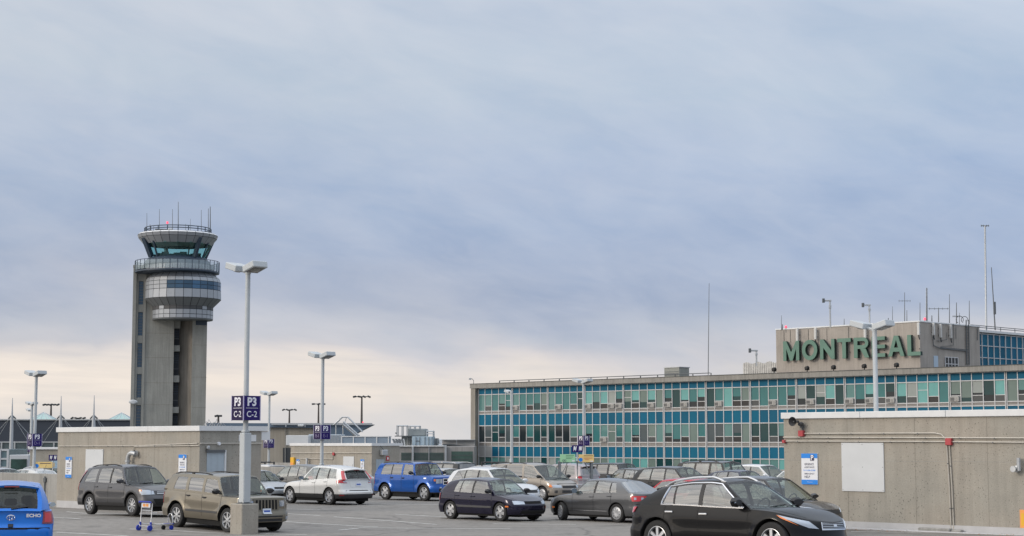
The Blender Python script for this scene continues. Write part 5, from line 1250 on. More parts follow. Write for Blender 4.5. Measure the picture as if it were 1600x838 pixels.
def car(label, cat, P, pm, loc, rz, kind='parked_car', **ov):
    P = dict(P); P.update(ov); g = P.get
    o = thing(kind, label, cat, loc, rz, 'cars parked on the deck')
    W = P['W']; hw = W/2; wb = P['wb']; xf = wb/2+P['fo']; xr = -(wb/2+P['ro']); Rw = P['R']; Ra = Rw+g('gap', .055); zc = Rw
    fx, fn, rx, rn = g('fx', .85), g('fn', 2.6), g('rx', .55), g('rn', 3.0)
    zsf = herm(P['zs']); sill = g('sill', .24); nose = herm(g('nose', [(.15, .10), (.3, .02), (.5, .0), (.62, .04), (.8, .12), (1.0, .3)])); tail = herm(g('tail', [(.15, .08), (.35, .0), (.55, .0), (.62, .05), (.9, .08), (1.1, .12)]))
    tum = g('tum', .045); flare = g('flare', .0); clad = g('clad', None)
    # plan samples, rear centre -> front centre
    smp = []
    def Yp(x):
        if x > xf-fx: t = min(1, (x-(xf-fx))/fx); return hw*max(0, 1-t**fn)**(1/fn)
        if x < xr+rx: t = min(1, (xr+rx-x)/rx); return hw*max(0, 1-t**rn)**(1/rn)
        return hw
    for k in range(0, 15): a = math.pi/2*k/14; c_ = math.cos(a)**(2/rn); smp.append((xr+rx-rx*c_, hw*math.sin(a)**(2/rn), 0))
    for k in range(0, 19): a = math.pi/2*k/18; c_ = math.cos(a)**(2/fn); smp.append((xf-fx+fx*c_, hw*math.sin(a)**(2/fn), 0))
    x_ = xr+rx
    while x_ < xf-fx: smp.append((x_, hw, 0)); x_ += .14
    arch = []
    for xw in (-wb/2, wb/2):
        for k in range(17): a = math.pi*k/16; x_ = xw+Ra*math.cos(a); arch.append((x_, Yp(x_), 1))
        for sgn in (-1, 1): x_ = xw+sgn*(Ra+.006); arch.append((x_, Yp(x_), 2))
    gx = [L[0] for L in P['lines']]
    glass_x0, glass_x1 = P['lines'][0][0], P['lines'][-1][0]        # front and rear of the cabin at the belt
    extra = [(glass_x0, Yp(glass_x0), 1), (glass_x1, Yp(glass_x1), 1)]
    keep = list(arch)
    for e in extra:
        if all(abs(e[0]-q[0]) > .012 for q in keep): keep.append(e)
    for s_ in smp:
        if all(math.hypot(s_[0]-q[0], s_[1]-q[1]) > .035 for q in keep): keep.append(s_)
    ends = [(xr, 0.0, 0), (xf, 0.0, 0)]
    keep = [k for k in keep if k[1] > .02]+ends
    def order(q):
        x, y, _ = q
        if x > xf-fx and y < hw*.985: return (2, -y) if x > 0 else (1, x)
        if x < xr+rx and y < hw*.985: return (0, y)
        return (1, x)
    def okey(q):
        x, y, _ = q
        # monotone arc position: x - y/10 at the front, x + ... at the rear
        if x > (xf-fx): return x*1.0-y*.5
        if x < (xr+rx): return x*1.0+y*.5-.0-hw*1.0+ (0)
        return x-hw*.5
    def okey(q):
        x, y, _ = q
        base_ = x
        if x > xf-fx: base_ += (hw-y)
        if x < xr+rx: base_ -= (hw-y)
        return base_
    keep.sort(key=okey)
    def zbot(x, y, f):
        zb = sill
        if y < hw*.9: zb = sill+g('lip', .0)
        for xw in (-wb/2, wb/2):
            d = abs(x-xw)
            if d < Ra+.001: zb = max(zb, zc+math.sqrt(max(0, Ra*Ra-d*d)))
        return zb
    def pt(x, y, z, off=0.0):
        """point of the body skin over plan position (x, y) at height z"""
        zt = zsf(x); h = (z-sill)/max(.1, zt-sill)
        dy = .05*max(0, 1-h*2.6)**2+tum*max(0, (h-.62)/.38)**2+g('waist', .012)*math.exp(-((h-.45)/.14)**2)
        dy -= 0
        yy = y*(1-dy/hw)
        if flare:
            for xw in (-wb/2, wb/2):
                d = math.hypot(x-xw, z-zc)
                yy += flare*math.exp(-((max(0, d-Ra))/.09)**2)*(y/hw)**6
        wf = smooth((x-(xf-1.0))/.95); wr = smooth(((xr+.85)-x)/.8)
        X = x-nose(z)*wf+tail(z)*wr
        return Vector((X, yy, z))
    NR = 13; vs = [0, .02, .1, .2, .3, .4, .5, .6, .7, .78, .86, .92, .965, 1.0]
    def column(q):
        x, y, f = q; zb = zbot(x, y, f); zt = zsf(x)-g('edge', .015)
        if f == 2: zb = sill
        if clad is not None:
            zm = max(clad, zb+.012); return [pt(x, y, zb+(zm-zb)*k/4) for k in range(4)]+[pt(x, y, zm+(zt-zm)*v) for v in (0, .12, .24, .38, .52, .66, .80, .90, .96, 1.0)]
        return [pt(x, y, zb+(zt-zb)*v) for v in vs]
    cols = [column(q) for q in keep]
    body = MB()
    low = clad
    def sm_(i, j):
        if clad is not None:
            zm = (cols[i][j].z+cols[i][j+1].z+cols[i+1][j].z+cols[i+1][j+1].z)/4
            xm = (cols[i][j].x+cols[i+1][j+1].x)/2
            if j < 4 and (zm < clad or g('archclad', True)): return PLAS
            for xw in (-wb/2, wb/2):
                if g('archclad', True) and math.hypot(xm-xw, zm-zc) < Ra+.05: return PLAS
        return pm
    for sd in (1, -1):
        rws = [[Vector((p.x, p.y*sd, p.z)) for p in c] for c in cols]
        body.grid(rws, pm, True, matf=sm_, flip=(sd > 0))
        # inner lip at the bottom edge
        lipr = [[Vector((p.x*(.985 if abs(p.y) < hw*.6 else 1), max(0, p.y-.16)*sd if p.y > hw*.6 else p.y*sd, p.z+.004)) for p in (c[0],)]+[Vector((c[0].x, c[0].y*sd, c[0].z))] for c in cols]
        body.grid(lipr, UNDER, True, flip=(sd > 0))
    # top cap: hood, cabin floor, rear deck
    crown = herm(g('crown', [(xr, .02), (glass_x1, .02), (0, .01), (glass_x0, .045), (xf-.5, .06), (xf, .03)]))
    rows = []; cf = [1, .985, .95, .88, .72, .5, .25, 0, -.25, -.5, -.72, -.88, -.95, -.985, -1]
    for q, c in zip(keep, cols):
        e = c[-1]; r = []
        for f_ in cf:
            y = e.y*f_; z = e.z+g('edge', .015)*(1-abs(f_)**14)+crown(q[0])*((e.y**2-y*y)/hw**2)
            for bx, bw, bh in g('bumps', []): z += bh*math.exp(-((abs(y)-bw)/.05)**2)*smooth((q[0]-bx)/.3)*smooth((xf-.25-q[0])/.4)
            r.append(Vector((e.x, y, z)))
        rows.append(r)
    hood_i = g('hood_mat', None)
    def cm(i, j):
        xm = (keep[i][0]+keep[i+1][0])/2
        if glass_x1 < xm < glass_x0 and 2 <= j <= len(cf)-4: return INTR
        return pm
    body.grid(rows, pm, True, matf=cm)
    b = MB()
    for sd in (1, -1):
        rw = []
        for q, c in zip(keep, cols):
            if glass_x0-.02 < q[0] < xf-.16 and c[-1].y > hw*.5:
                e = c[-1]; rr_ = []
                for f_ in (.875, .862):
                    y = e.y*f_; z = e.z+g('edge', .015)*(1-abs(f_)**14)+crown(q[0])*((e.y**2-y*y)/hw**2)+.002
                    for bx, bw, bh in g('bumps', []): z += bh*math.exp(-((abs(y)-bw)/.05)**2)*smooth((q[0]-bx)/.3)*smooth((xf-.25-q[0])/.4)
                    rr_.append(Vector((e.x, y*sd, z)))
                rw.append(rr_)
        if len(rw) > 1: b.grid(rw, UNDER, False)
    if b.v: b.build('hood_seam', o)
    # greenhouse
    rail = herm(P['rail']); wr_ = g('wr', hw-.24); bow = g('bow', .03); L = P['lines']; rc = g('roofcrown', .05)
    rtaper = g('rtaper', .05)
    def yb(x): return pt(x, Yp(x), zsf(x)-.01).y-.028
    x_t0, x_t1 = L[0][1], L[-1][1]
    def yr(x):
        t = (x-(x_t0+x_t1)/2)/((x_t0-x_t1)/2); return wr_-rtaper*abs(t)**3*(1 if t < 0 else .5)
    def F(xb, xt, t, off=0.0):
        zb = zsf(xb)-.012; y0, y1 = yb(xb), yr(xt)
        x = xb+(xt-xb)*t; y = y0+(y1-y0)*t+bow*math.sin(math.pi*min(1, t))**1.0*1.0+off; z = zb+(rail(xt)-zb)*t
        if t > .9: y -= .018*((t-.9)/.1)**2
        return Vector((x, y, z))
    t0, t1 = g('wt', (.055, .895)); tl = [0, t0, .25, .45, .65, .8, t1, .95, 1.0]
    GC = g('glass', (G_CLR, G_MID))
    sub = []                                  # columns (xb, xt, strip kind)
    for (a, c) in zip(L, L[1:]):
        n = max(1, int(abs(a[1]-c[1])/.16)); n = max(n, int(abs(a[0]-c[0])/.2), 1)
        for k in range(n): sub.append((a[0]+(c[0]-a[0])*k/n, a[1]+(c[1]-a[1])*k/n, a[2]))
    sub.append((L[-1][0], L[-1][1], ''))
    NT = len(tl)
    for sd in (1, -1):
        rws = [[(lambda p: Vector((p.x, p.y*sd, p.z)))(F(xb, xt, t)) for t in tl] for xb, xt, _ in sub]
        def gm(i, j):
            k = sub[i][2]
            if k[0] == 'P': return pm
            if k[0] == 'K': return PLAS if 1 <= j < NT-3 else pm
            return None if 1 <= j < NT-3 else pm
        body.grid(rws, pm, True, matf=gm, flip=(sd < 0))
    # roof
    q_l = [1, .96, .86, .7, .45, .2, 0, -.2, -.45, -.7, -.86, -.96, -1]
    bt_f, bt_r = g('bulge_top', .07), g('bulge_rear', .05)
    def roofpt(xt, qv):
        y = yr(xt); z = rail(xt); x = xt
        ef = math.exp(-max(0, x_t0-xt)/.35); er = math.exp(-max(0, xt-x_t1)/.3)
        x += bt_f*(1-qv*qv)*ef-bt_r*(1-qv*qv)*er
        p = F(xt, xt, 1); yv = p.y*0+F(L[0][0], xt, 1).y
        return Vector((x, (yr(xt)-.018)*qv, z+rc*(1-qv*qv)))
    rws = [[roofpt(xt, qv) for qv in q_l] for xb, xt, _ in sub]
    body.grid(rws, pm, True, matf=(lambda i, j: g('roofmat', pm)))
    # windscreen and rear window surfaces
    def screen(line, bb, bt, cb, ct, q_glass, t_lo, t_hi, name, gmat, flip, frm):
        xb, xt = line[0], line[1]
        ql = [-1, -q_glass, -.8*q_glass, -.5, -.25, 0, .25, .5, .8*q_glass, q_glass, 1]; tt = [0, t_lo, .2+.3*t_lo, .45, .65, .8*t_hi+.05, t_hi, 1]; tt = sorted(tt)
        def SP_(qv, t):
            p = F(xb, xt, t); return Vector((p.x+(bb+(bt-bb)*t)*(1-qv*qv), p.y*qv, p.z+(cb+(ct-cb)*t)*(1-qv*qv)))
        rws = [[SP_(qv, t) for qv in ql] for t in tt]; nq, nt_ = len(ql), len(tt)
        gi0, gi1 = tt.index(t_lo), tt.index(t_hi)
        isg = lambda i, j: gi0 <= i < gi1 and 1 <= j < nq-2
        body.grid(rws, pm, True, matf=lambda i, j: None if isg(i, j) else (PLAS if frm and (i < gi0) else pm), flip=flip)
        b = MB(); b.grid(rws, gmat, True, matf=lambda i, j: gmat if isg(i, j) else None, flip=flip); b.build(name, o)
        return SP_
    WSf = screen(L[0], g('bulge_bot', .18), bt_f, crown(glass_x0)*.7, rc, .955, .03, .95, 'windscreen', G_WS, False, True)
    RSf = screen(L[-1], -g('rbulge', .06), -bt_r, .01, rc, g('rq', .82), g('rt', (.10, .92))[0], g('rt', (.10, .92))[1], 'rear_window', g('rglass', GC[1]), True, False)
    body.build('body', o, sharp=38)
    # side windows
    wi = 0
    for k_, (a, c) in enumerate(zip(L, L[1:])):
        if a[2][0] != 'W': continue
        cols_ = [s_ for s_ in sub if min(a[0], c[0])-1e-6 <= s_[0] <= max(a[0], c[0])+1e-6 and min(a[1], c[1])-1e-6 <= s_[1] <= max(a[1], c[1])+1e-6]
        for sd in (1, -1):
            b = MB(); rws = [[(lambda p: Vector((p.x, (p.y-.006)*sd, p.z)))(F(xb, xt, t)) for t in tl[1:NT-2]] for xb, xt, _ in cols_]
            b.grid(rws, GC[0] if wi == 0 else GC[1], True, flip=(sd < 0)); b.build('side_window', o)
        wi += 1
    # window trim line
    if g('chrome', None):
        Ws = [k for k, a in enumerate(L[:-1]) if a[2][0] == 'W']; a, c = L[Ws[0]], L[Ws[-1]+1]
        for sd in (1, -1):
            loop = []
            ins = [s_ for s_ in sub if c[0]-1e-6 <= s_[0] <= a[0]+1e-6]
            for xb, xt, _ in ins: loop.append(F(xb, xt, t0-.02, .008))
            for t in (.2, .4, .6, .8): loop.append(F(c[0], c[1], t, .008))
            for xb, xt, _ in ins[::-1]: loop.append(F(xb, xt, t1+.015, .008))
            for t in (.8, .6, .4, .2): loop.append(F(a[0], a[1], t, .008))
            loop.append(loop[0]); b = MB(); b.tube([Vector((p.x, p.y*sd, p.z)) for p in loop], .018, CHROME, 5, False); b.build('window_trim', o)
    h_ = Vector((math.cos(rz), math.sin(rz))); n_ = Vector((-h_.y, h_.x)); G = lambda a, c: gz(loc.y+h_.y*a+n_.y*c, loc.x+h_.x*a+n_.x*c)
    o.rotation_euler = (math.atan((G(0, hw)-G(0, -hw))/W), math.atan((G(-wb/2, 0)-G(wb/2, 0))/wb), rz)
    # surface helpers on the skirt: arc position from the front or rear centre
    PLn = [(q[0], q[1]) for q in keep]
    fr = PLn[::-1]
    def arc(lst):
        s = 0; out = [(0.0, lst[0])]
        for a, c in zip(lst, lst[1:]): s += math.hypot(c[0]-a[0], c[1]-a[1]); out.append((s, c))
        return out
    AF, AR = arc(fr), arc(PLn)
    def plan_at(A, s):
        s = abs(s)
        for (s0, p0), (s1, p1) in zip(A, A[1:]):
            if s <= s1: t = (s-s0)/max(1e-9, s1-s0); return p0[0]+(p1[0]-p0[0])*t, p0[1]+(p1[1]-p0[1])*t
        return A[-1][1]
    def s_of_x(A, x):
        for (s0, p0), (s1, p1) in zip(A, A[1:]):
            if (p0[0]-x)*(p1[0]-x) <= 0 and abs(p0[0]-p1[0]) > 1e-6 and max(p0[1], p1[1]) > hw*.3: return s0+(s1-s0)*(x-p0[0])/(p1[0]-p0[0])
        return A[-1][0]
    def SK(A, s, z, off):
        x, y = plan_at(A, s); sg = 1 if s >= 0 else -1
        z = min(z, zsf(x)-g('edge', .015))
        p = pt(x, y, z)
        x2, y2 = plan_at(A, abs(s)+.03); x0, y0 = plan_at(A, max(0, abs(s)-.03)); p1, p0 = pt(x2, y2, z), pt(x0, y0, z)
        tx_, ty_ = p1.x-p0.x, p1.y-p0.y
        if abs(s) < .03: tx_, ty_ = 0, 1
        n = Vector((ty_, -tx_, 0)) if A is AF else Vector((-ty_, tx_, 0)); n.normalize()
        if A is AF and n.x < 0 and abs(n.x) > abs(n.y): n = -n
        if n.y < -.05: n = -n
        p = p+n*off
        # lean of the surface where the body rounds over near the top
        return Vector((p.x, p.y*sg, p.z))
    def patch(A, cs, m, name, off=.012, nu=6, nv=3, sides=(1, -1), parent=None, rim=True):
        res = []
        for sd in sides:
            b = MB(); rws = []; base_ = []
            for i in range(nv+1):
                v = i/nv; r = []; r0 = []
                for j in range(nu+1):
                    u = j/nu
                    s = (cs[0][0]*(1-u)+cs[1][0]*u)*(1-v)+(cs[3][0]*(1-u)+cs[2][0]*u)*v
                    z = (cs[0][1]*(1-u)+cs[1][1]*u)*(1-v)+(cs[3][1]*(1-u)+cs[2][1]*u)*v
                    r.append(SK(A, s, z, off)); r0.append(SK(A, s, z, -.01))
                rws.append([Vector((p.x, p.y*sd, p.z)) for p in r]); base_.append([Vector((p.x, p.y*sd, p.z)) for p in r0])
            b.grid(rws, m, True)
            if rim:
                per = rws[0]+[r[-1] for r in rws[1:]]+rws[-1][::-1][1:]+[r[0] for r in rws[::-1][1:]]; pb = base_[0]+[r[-1] for r in base_[1:]]+base_[-1][::-1][1:]+[r[0] for r in base_[::-1][1:]]
                b.grid([pb, per], m, False)
            res.append(b.build(name, parent or o))
        return res
    P['_'] = (patch, SK, AF, AR, s_of_x)
    sx = lambda x: s_of_x(AF, x)
    # seams of doors
    b = MB()
    for xs_ in g('seams', []):
        for sd in (1, -1):
            s0, s1 = sx(xs_+.006), sx(xs_-.006); zt = zsf(xs_)-.02; n = 10; rw = []
            zl_ = sill+.1
            for xw in (-wb/2, wb/2):
                d_ = abs(xs_-xw)
                if d_ < Ra: zl_ = max(zl_, zc+math.sqrt(Ra*Ra-d_*d_)+.02)
            for i in range(n+1):
                z = zl_+(zt-zl_)*i/n; p0, p1 = SK(AF, s0, z, .002), SK(AF, s1, z, .002); rw.append([Vector((p.x, p.y*sd, p.z)) for p in (p0, p1)])
            b.grid(rw, UNDER, False)
    if b.v: b.build('door_seam', o)
    for hx in g('handles', []):
        for sd in (1, -1):
            z = zsf(hx)-g('hdrop', .10); p = SK(AF, sx(hx), z, .0); p2 = SK(AF, sx(hx-.2), z, .0); b = MB()
            M = Matrix.Translation((p.x, p.y*sd, z)); b.box(-.2, 0, -.0 if sd > 0 else -.028, .028 if sd > 0 else 0, -.016, .018, g('hmat', pm), M=M, bev=.008)
            b.box(-.15, -.03, -.004, .004, -.045, -.005, UNDER, M=M); b.build('door_handle', o)
    # side moulding
    if g('mould', None):
        z0_, z1_, mm = g('mould'); xa, xb_ = wb/2-Ra-.05, -wb/2+Ra+.05
        patch(AF, [(sx(xa), z0_), (sx(xb_), z0_), (sx(xb_), z1_), (sx(xa), z1_)], mm, 'side_moulding', off=.016, nu=10, nv=2)
    if g('plate_f'):
        z0_ = g('plate_f'); patch(AF, [(-.15, z0_), (.15, z0_), (.15, z0_+.15), (-.15, z0_+.15)], PLATE, 'number_plate', off=.03, sides=(1,)); patch(AF, [(-.11, z0_+.05), (.11, z0_+.05), (.11, z0_+.10), (-.11, z0_+.10)], PBLUE, 'plate_print', off=.033, sides=(1,), rim=False)
    if g('plate_r'):
        z0_ = g('plate_r'); patch(AR, [(-.15, z0_), (.15, z0_), (.15, z0_+.15), (-.15, z0_+.15)], PLATE, 'number_plate', off=.022, sides=(1,)); patch(AR, [(-.11, z0_+.05), (.11, z0_+.05), (.11, z0_+.10), (-.11, z0_+.10)], PBLUE, 'plate_print', off=.026, sides=(1,), rim=False)
    for (A_, cs, m_, nm, off, sds) in g('patches', []):
        patch(AF if A_ == 'F' else AR, cs, m_ if m_ != 'paint' else pm, nm, off=off, sides=sds)
    # patches on the rear pillar of the cabin: (side fraction range, height range)
    for (u0, u1, ta, tb, m_, nm) in g('pillar_lights', []):
        for sd in (1, -1):
            b = MB(); xb, xt = L[-1][0], L[-1][1]; rw = []
            for i in range(7):
                t = ta+(tb-ta)*i/6; r = []
                for u in (u0, u0*.5, 0, u1*.5, u1):
                    if u == 0: p = F(xb, xt, t, .010)-Vector((.012, 0, 0))
                    elif u < 0: p = F(xb-u, xt-u, t, .012)             # on the side, u metres ahead of the corner
                    else: q_ = 1-u; s_ = RSf(q_, t); p = Vector((s_.x-.012, s_.y, s_.z))
                    r.append(Vector((p.x, p.y*sd, p.z)))
                rw.append(r)
            b.grid(rw, m_, True, flip=(sd > 0)); b.build(nm, o)
    # wheels
    for xw in (wb/2, -wb/2):
        for sd in (1, -1):
            w = make_wheel(o, 'w', Rw, g('tw', .21), P['rim']); st = g('steer', 0) if xw > 0 else 0
            w.location = (xw, sd*(hw-g('tw', .21)/2-.02+(flare*.6)), Rw); w.rotation_euler = (0, 0, (0 if sd > 0 else math.pi)+R(st))
    b = MB(); b.box(xr+.22, xf-.24, -hw+.30, hw-.30, .15, zsf(0)-.25, UNDER); b.box(-wb/2+Ra, wb/2-Ra, -hw+.09, hw-.09, .16, sill+.2, UNDER)  # black boxes shaped low and wide to deepen the shade under the car
    b.box(xr+.12, xr+.4, -hw*.7, hw*.7, sill-.01, sill+.2, UNDER); b.box(xf-.42, xf-.2, -hw*.6, hw*.6, sill-.01, sill+.2, UNDER); b.build('underbody', o)
    # inside
    if g('inside', True):
        z_b = zsf(0)-.02; sm = g('seat', SEATM); top = rail(0)-.14
        xs0 = g('seat_x', L[0][1]-.62)
        for sy in (-.37, .37):
            b = MB(); M = Matrix.Translation((xs0, sy*hw/.88, 0)) @ Matrix.Rotation(R(-14), 4, 'Y')
            b.box(-.06, .06, -.23, .23, z_b-.2, z_b+.12, sm, M=M, bev=.045); b.box(-.05, .05, -.13, .13, z_b+.15, z_b+.33, sm, M=M, bev=.04); b.tube([M @ Vector((0, -.05, z_b+.1)), M @ Vector((0, -.05, z_b+.17))], .01, CHROME, 5); b.build('front_seat', o)
        b = MB(); xb2 = max(L[-1][0]+.35, xs0-.95)
        b.box(xb2-.07, xb2+.05, -hw*.72, hw*.72, z_b-.1, z_b+.08, sm, bev=.04)
        for sy in (-.42, 0, .42): b.box(xb2-.06, xb2+.03, sy*.9-.12, sy*.9+.12, z_b+.10, z_b+.24, sm, bev=.035)
        b.build('rear_seat', o)
        xd = glass_x0-.12; b = MB(); b.box(xd-.38, xd+.02, -hw*.82, hw*.82, z_b-.02, zsf(glass_x0)+.02, INTR, bev=.03); b.build('dashboard', o)
        b = MB(); c_ = Vector((xd-.50, .37, z_b+.02)); n = 18
        b.tube([c_+Vector((.07*math.sin(2*math.pi*k/n), .185*math.cos(2*math.pi*k/n), .165*math.sin(2*math.pi*k/n))) for k in range(n+1)], .015, INTR, 6, False); b.tube([c_, c_+Vector((.2, 0, -.08))], .03, INTR, 6); b.tube([c_+Vector((0, .18, 0)), c_-Vector((0, .18, 0))], .018, INTR, 5); b.build('steering_wheel', o)
        b = MB(); pm_ = WSf(0, .88); b.box(pm_.x-.12, pm_.x-.08, -.12, .12, pm_.z-.05, pm_.z+.02, INTR, bev=.015); b.build('inner_mirror', o)
    # mirrors
    for sd in (1, -1):
        xm, tm = L[1][0]-.02, .12; p = F(L[1][0], L[1][1], .10); b = MB()
        prof = []
        M = Matrix.Translation((p.x-.03, (p.y+.145)*sd, p.z+.075)) @ Matrix.Rotation(R(-12*sd), 4, 'Z')
        mp_ = g('mirrormat', pm); k_ = g('msize', 1.0)
        rw = []
        for i in range(7):
            t = -1+2*i/6; r = math.sqrt(max(.04, 1-(abs(t)**2.6))); xo = .07*(1-t*0)
            rw.append([M @ Vector((-.05 if c in (0, 5) else (.02 if c in (1, 4) else .07)*1.0, t*.115*k_, z_*r*k_)) for c, z_ in enumerate((-.075, -.08, -.045, .045, .08, .075))])
        b.grid(rw, mp_, True, flip=(sd > 0)); b.face([r[0] for r in rw]+[r[5] for r in rw[::-1]], mat('mirror_glass', (.35, .40, .44), .05, metal=.8)); b.build('door_mirror', o)
        b = MB(); b.tube([(p.x, (p.y-.01)*sd, p.z+.01), (p.x-.02, (p.y+.08)*sd, p.z+.04)], .025, PLAS, 6); b.build('mirror_arm', o)
    # wipers, antenna, rails
    if g('wipers', True):
        for sy in (-.55, .05):
            b = MB(); p0 = WSf(sy*.9, .03)+Vector((.02, 0, .012)); p1 = WSf(min(.92, sy*.9+.62), .10)+Vector((.02, 0, .014)); b.tube([p0, p1], .009, PLAS, 5); b.build('wiper', o)
    if g('rwiper', False):
        b = MB(); p0 = RSf(0, .08)-Vector((.02, 0, 0)); p1 = RSf(-.55, .18)-Vector((.02, 0, 0)); b.tube([p0, p1], .012, PLAS, 5); b.build('rear_wiper', o)
    if g('rails', None):
        mr, xa, xb_, hgt = g('rails')
        for sd in (1, -1):
            b = MB(); n = 12; pts = []
            for k in range(n+1):
                t = k/n; xt = xa+(xb_-xa)*t; base_ = roofpt(xt, .93); up = hgt*(1 if 0 < k < n else .0); up = hgt*min(1, min(t, 1-t)*7)
                pts.append(Vector((xt, base_.y*sd, base_.z+.01+up)))
            b.tube(pts, g('railr', .02), mr, 6)
            for k in g('railfeet', (0, 6, 12)):
                p = pts[k]; q = roofpt(xa+(xb_-xa)*k/n, .93); b.box(p.x-.06, p.x+.06, p.y-.022, p.y+.022, q.z-.01, p.z+.01, mr, bev=.006)
            b.build('roof_rail', o)
    if g('rack', None):
        for xt in g('rack'):
            b = MB(); z = rail(xt)+rc+.10; b.box(xt-.03, xt+.03, -wr_-.02, wr_+.02, z-.02, z+.02, PLAS, bev=.008)
            for sd in (1, -1): b.box(xt-.05, xt+.05, sd*wr_-.03, sd*wr_+.03, rail(xt), z+.05, PLAS, bev=.01)
            b.build('roof_bar', o)
        if g('skibox', False):
            b = MB()
            for sy in (-.35, .3): b.box(min(g('rack'))-.15, max(g('rack'))+.15, sy-.05, sy+.05, z+.021, z+.06, DARK, bev=.01)
            b.build('ski_carrier', o)
    if g('spoiler', None):
        b = MB(); l_, dz = g('spoiler'); r0 = [roofpt(x_t1+.02, q)+Vector((0, 0, .006)) for q in q_l]; r1 = [p+Vector((-l_, 0, -dz)) for p in r0]; r2 = [p+Vector((.02, 0, -.035)) for p in r1]; r3 = [p+Vector((0, 0, -.06)) for p in r0]
        b.grid([r0, r1, r2, r3], pm, True, flip=True); b.face([p[0] for p in (r0, r1, r2, r3)], pm); b.face([p[-1] for p in (r0, r1, r2, r3)], pm); b.build('roof_spoiler', o)
        b = MB(); c = roofpt(x_t1, 0)+Vector((-l_+.0, 0, -dz-.02)); b.box(c.x-.012, c.x, -.14, .14, c.z-.012, c.z+.012, REDD); b.build('brake_light', o)
    if g('aerial', None):
        xa, dx, l_ = g('aerial'); p = roofpt(xa, 0); b = MB(); b.tube([p, p+Vector((dx, 0, l_))], .008, PLAS, 4); b.build('aerial', o)
    return o
REG = ('F', 'R')
def grille(z0, z1, w, m=PLAS, n=0, barm=None, off=.006, frame=None):
    L_ = [('F', [(-w, z0), (w, z0), (w, z1), (-w, z1)], m, 'grille', off, (1,))]
    for k in range(n):
        z = z0+(z1-z0)*(k+.5)/n; d = (z1-z0)/n*.15; L_.append(('F', [(-w*.97, z-d), (w*.97, z-d), (w*.97, z+d), (-w*.97, z+d)], barm, 'grille_bar', off+.012, (1,)))
    if frame:
        t = .022
        for cs in ([(-w, z0-t), (w, z0-t), (w, z0), (-w, z0)], [(-w, z1), (w, z1), (w, z1+t), (-w, z1+t)], [(-w-t, z0-t), (-w, z0-t), (-w, z1+t), (-w-t, z1+t)], [(w, z0-t), (w+t, z0-t), (w+t, z1+t), (w, z1+t)]):
            L_.append(('F', cs, frame, 'grille_frame', off+.018, (1,)))
    return L_
def Q(reg, s0, z0, s1, z0b, s1t, z1b, s0t, z1, m, name, off=.012, sides=(1, -1)):
    return (reg, [(s0, z0), (s1, z0b), (s1t, z1b), (s0t, z1)], m, name, off, sides)
PATRIOT = dict(W=1.76, wb=2.635, fo=.76, ro=.93, R=.355, rim='seven', sill=.32, fx=.35, fn=3.6, rx=.3, rn=4.5, tum=.03, flare=.04, gap=.095,
    zs=[(-2.25, 1.10), (-1.2, 1.09), (0, 1.06), (.85, 1.04), (1.2, 1.03), (1.9, 1.03), (2.15, 1.0)], nose=[(.2, .06), (.35, .0), (.55, .0), (.62, .05), (.95, .08), (1.1, .1)], tail=[(.2, .05), (.35, 0), (.58, 0), (.64, .06), (1.1, .1)],
    lines=[(1.02, .56, 'P'), (.92, .48, 'W'), (.05, .03, 'P'), (-.08, -.09, 'W'), (-.80, -.80, 'P'), (-.95, -.94, 'W'), (-1.60, -1.46, 'P'), (-2.12, -1.88, '')],
    rail=[(-2.0, 1.56), (-1, 1.60), (0, 1.60), (.56, 1.57)], wr=.69, wt=(.11, .82), seams=[.98, .0, -.86], handles=[.22, -.62], hmat=PLAS, mirrormat=PLAS, plate_f=.56, rails=(PLAS, .1, -1.75, .03), rq=.8, seat_x=-.3,
    crown=[(-2.3, .02), (-2, .02), (0, .01), (1.1, .03), (1.9, .035), (2.15, .02)], bulge_bot=.12, mould=(.52, .58, TRIM), glass=(G_CLR, G_TNT),
    patches=[Q('F', -.44, .66, .44, .66, .44, .98, -.44, .98, 'paint', 'grille_surround', .02, (1,))]+[Q('F', -.385+k*.115, .68, -.385+k*.115+.068, .68, -.385+k*.115+.068, .955, -.385+k*.115, .955, UNDER, 'grille_slot', .026, (1,)) for k in range(7)]
        +[Q('F', .47, .76, .66, .76, .66, .93, .47, .93, CLR, 'headlight', .02), Q('F', -.8, .34, .8, .34, .8, .50, -.8, .50, PLAS, 'bumper_grille', .006, (1,)), Q('F', -.74, .42, .74, .42, .74, .46, -.74, .46, 'paint', 'bumper_bar', .02, (1,)), Q('F', .70, .39, .82, .39, .82, .48, .70, .48, CLR, 'fog_light', .02), Q('R', .66, .70, .92, .70, .92, 1.02, .66, 1.02, RED, 'tail_light', .012)])
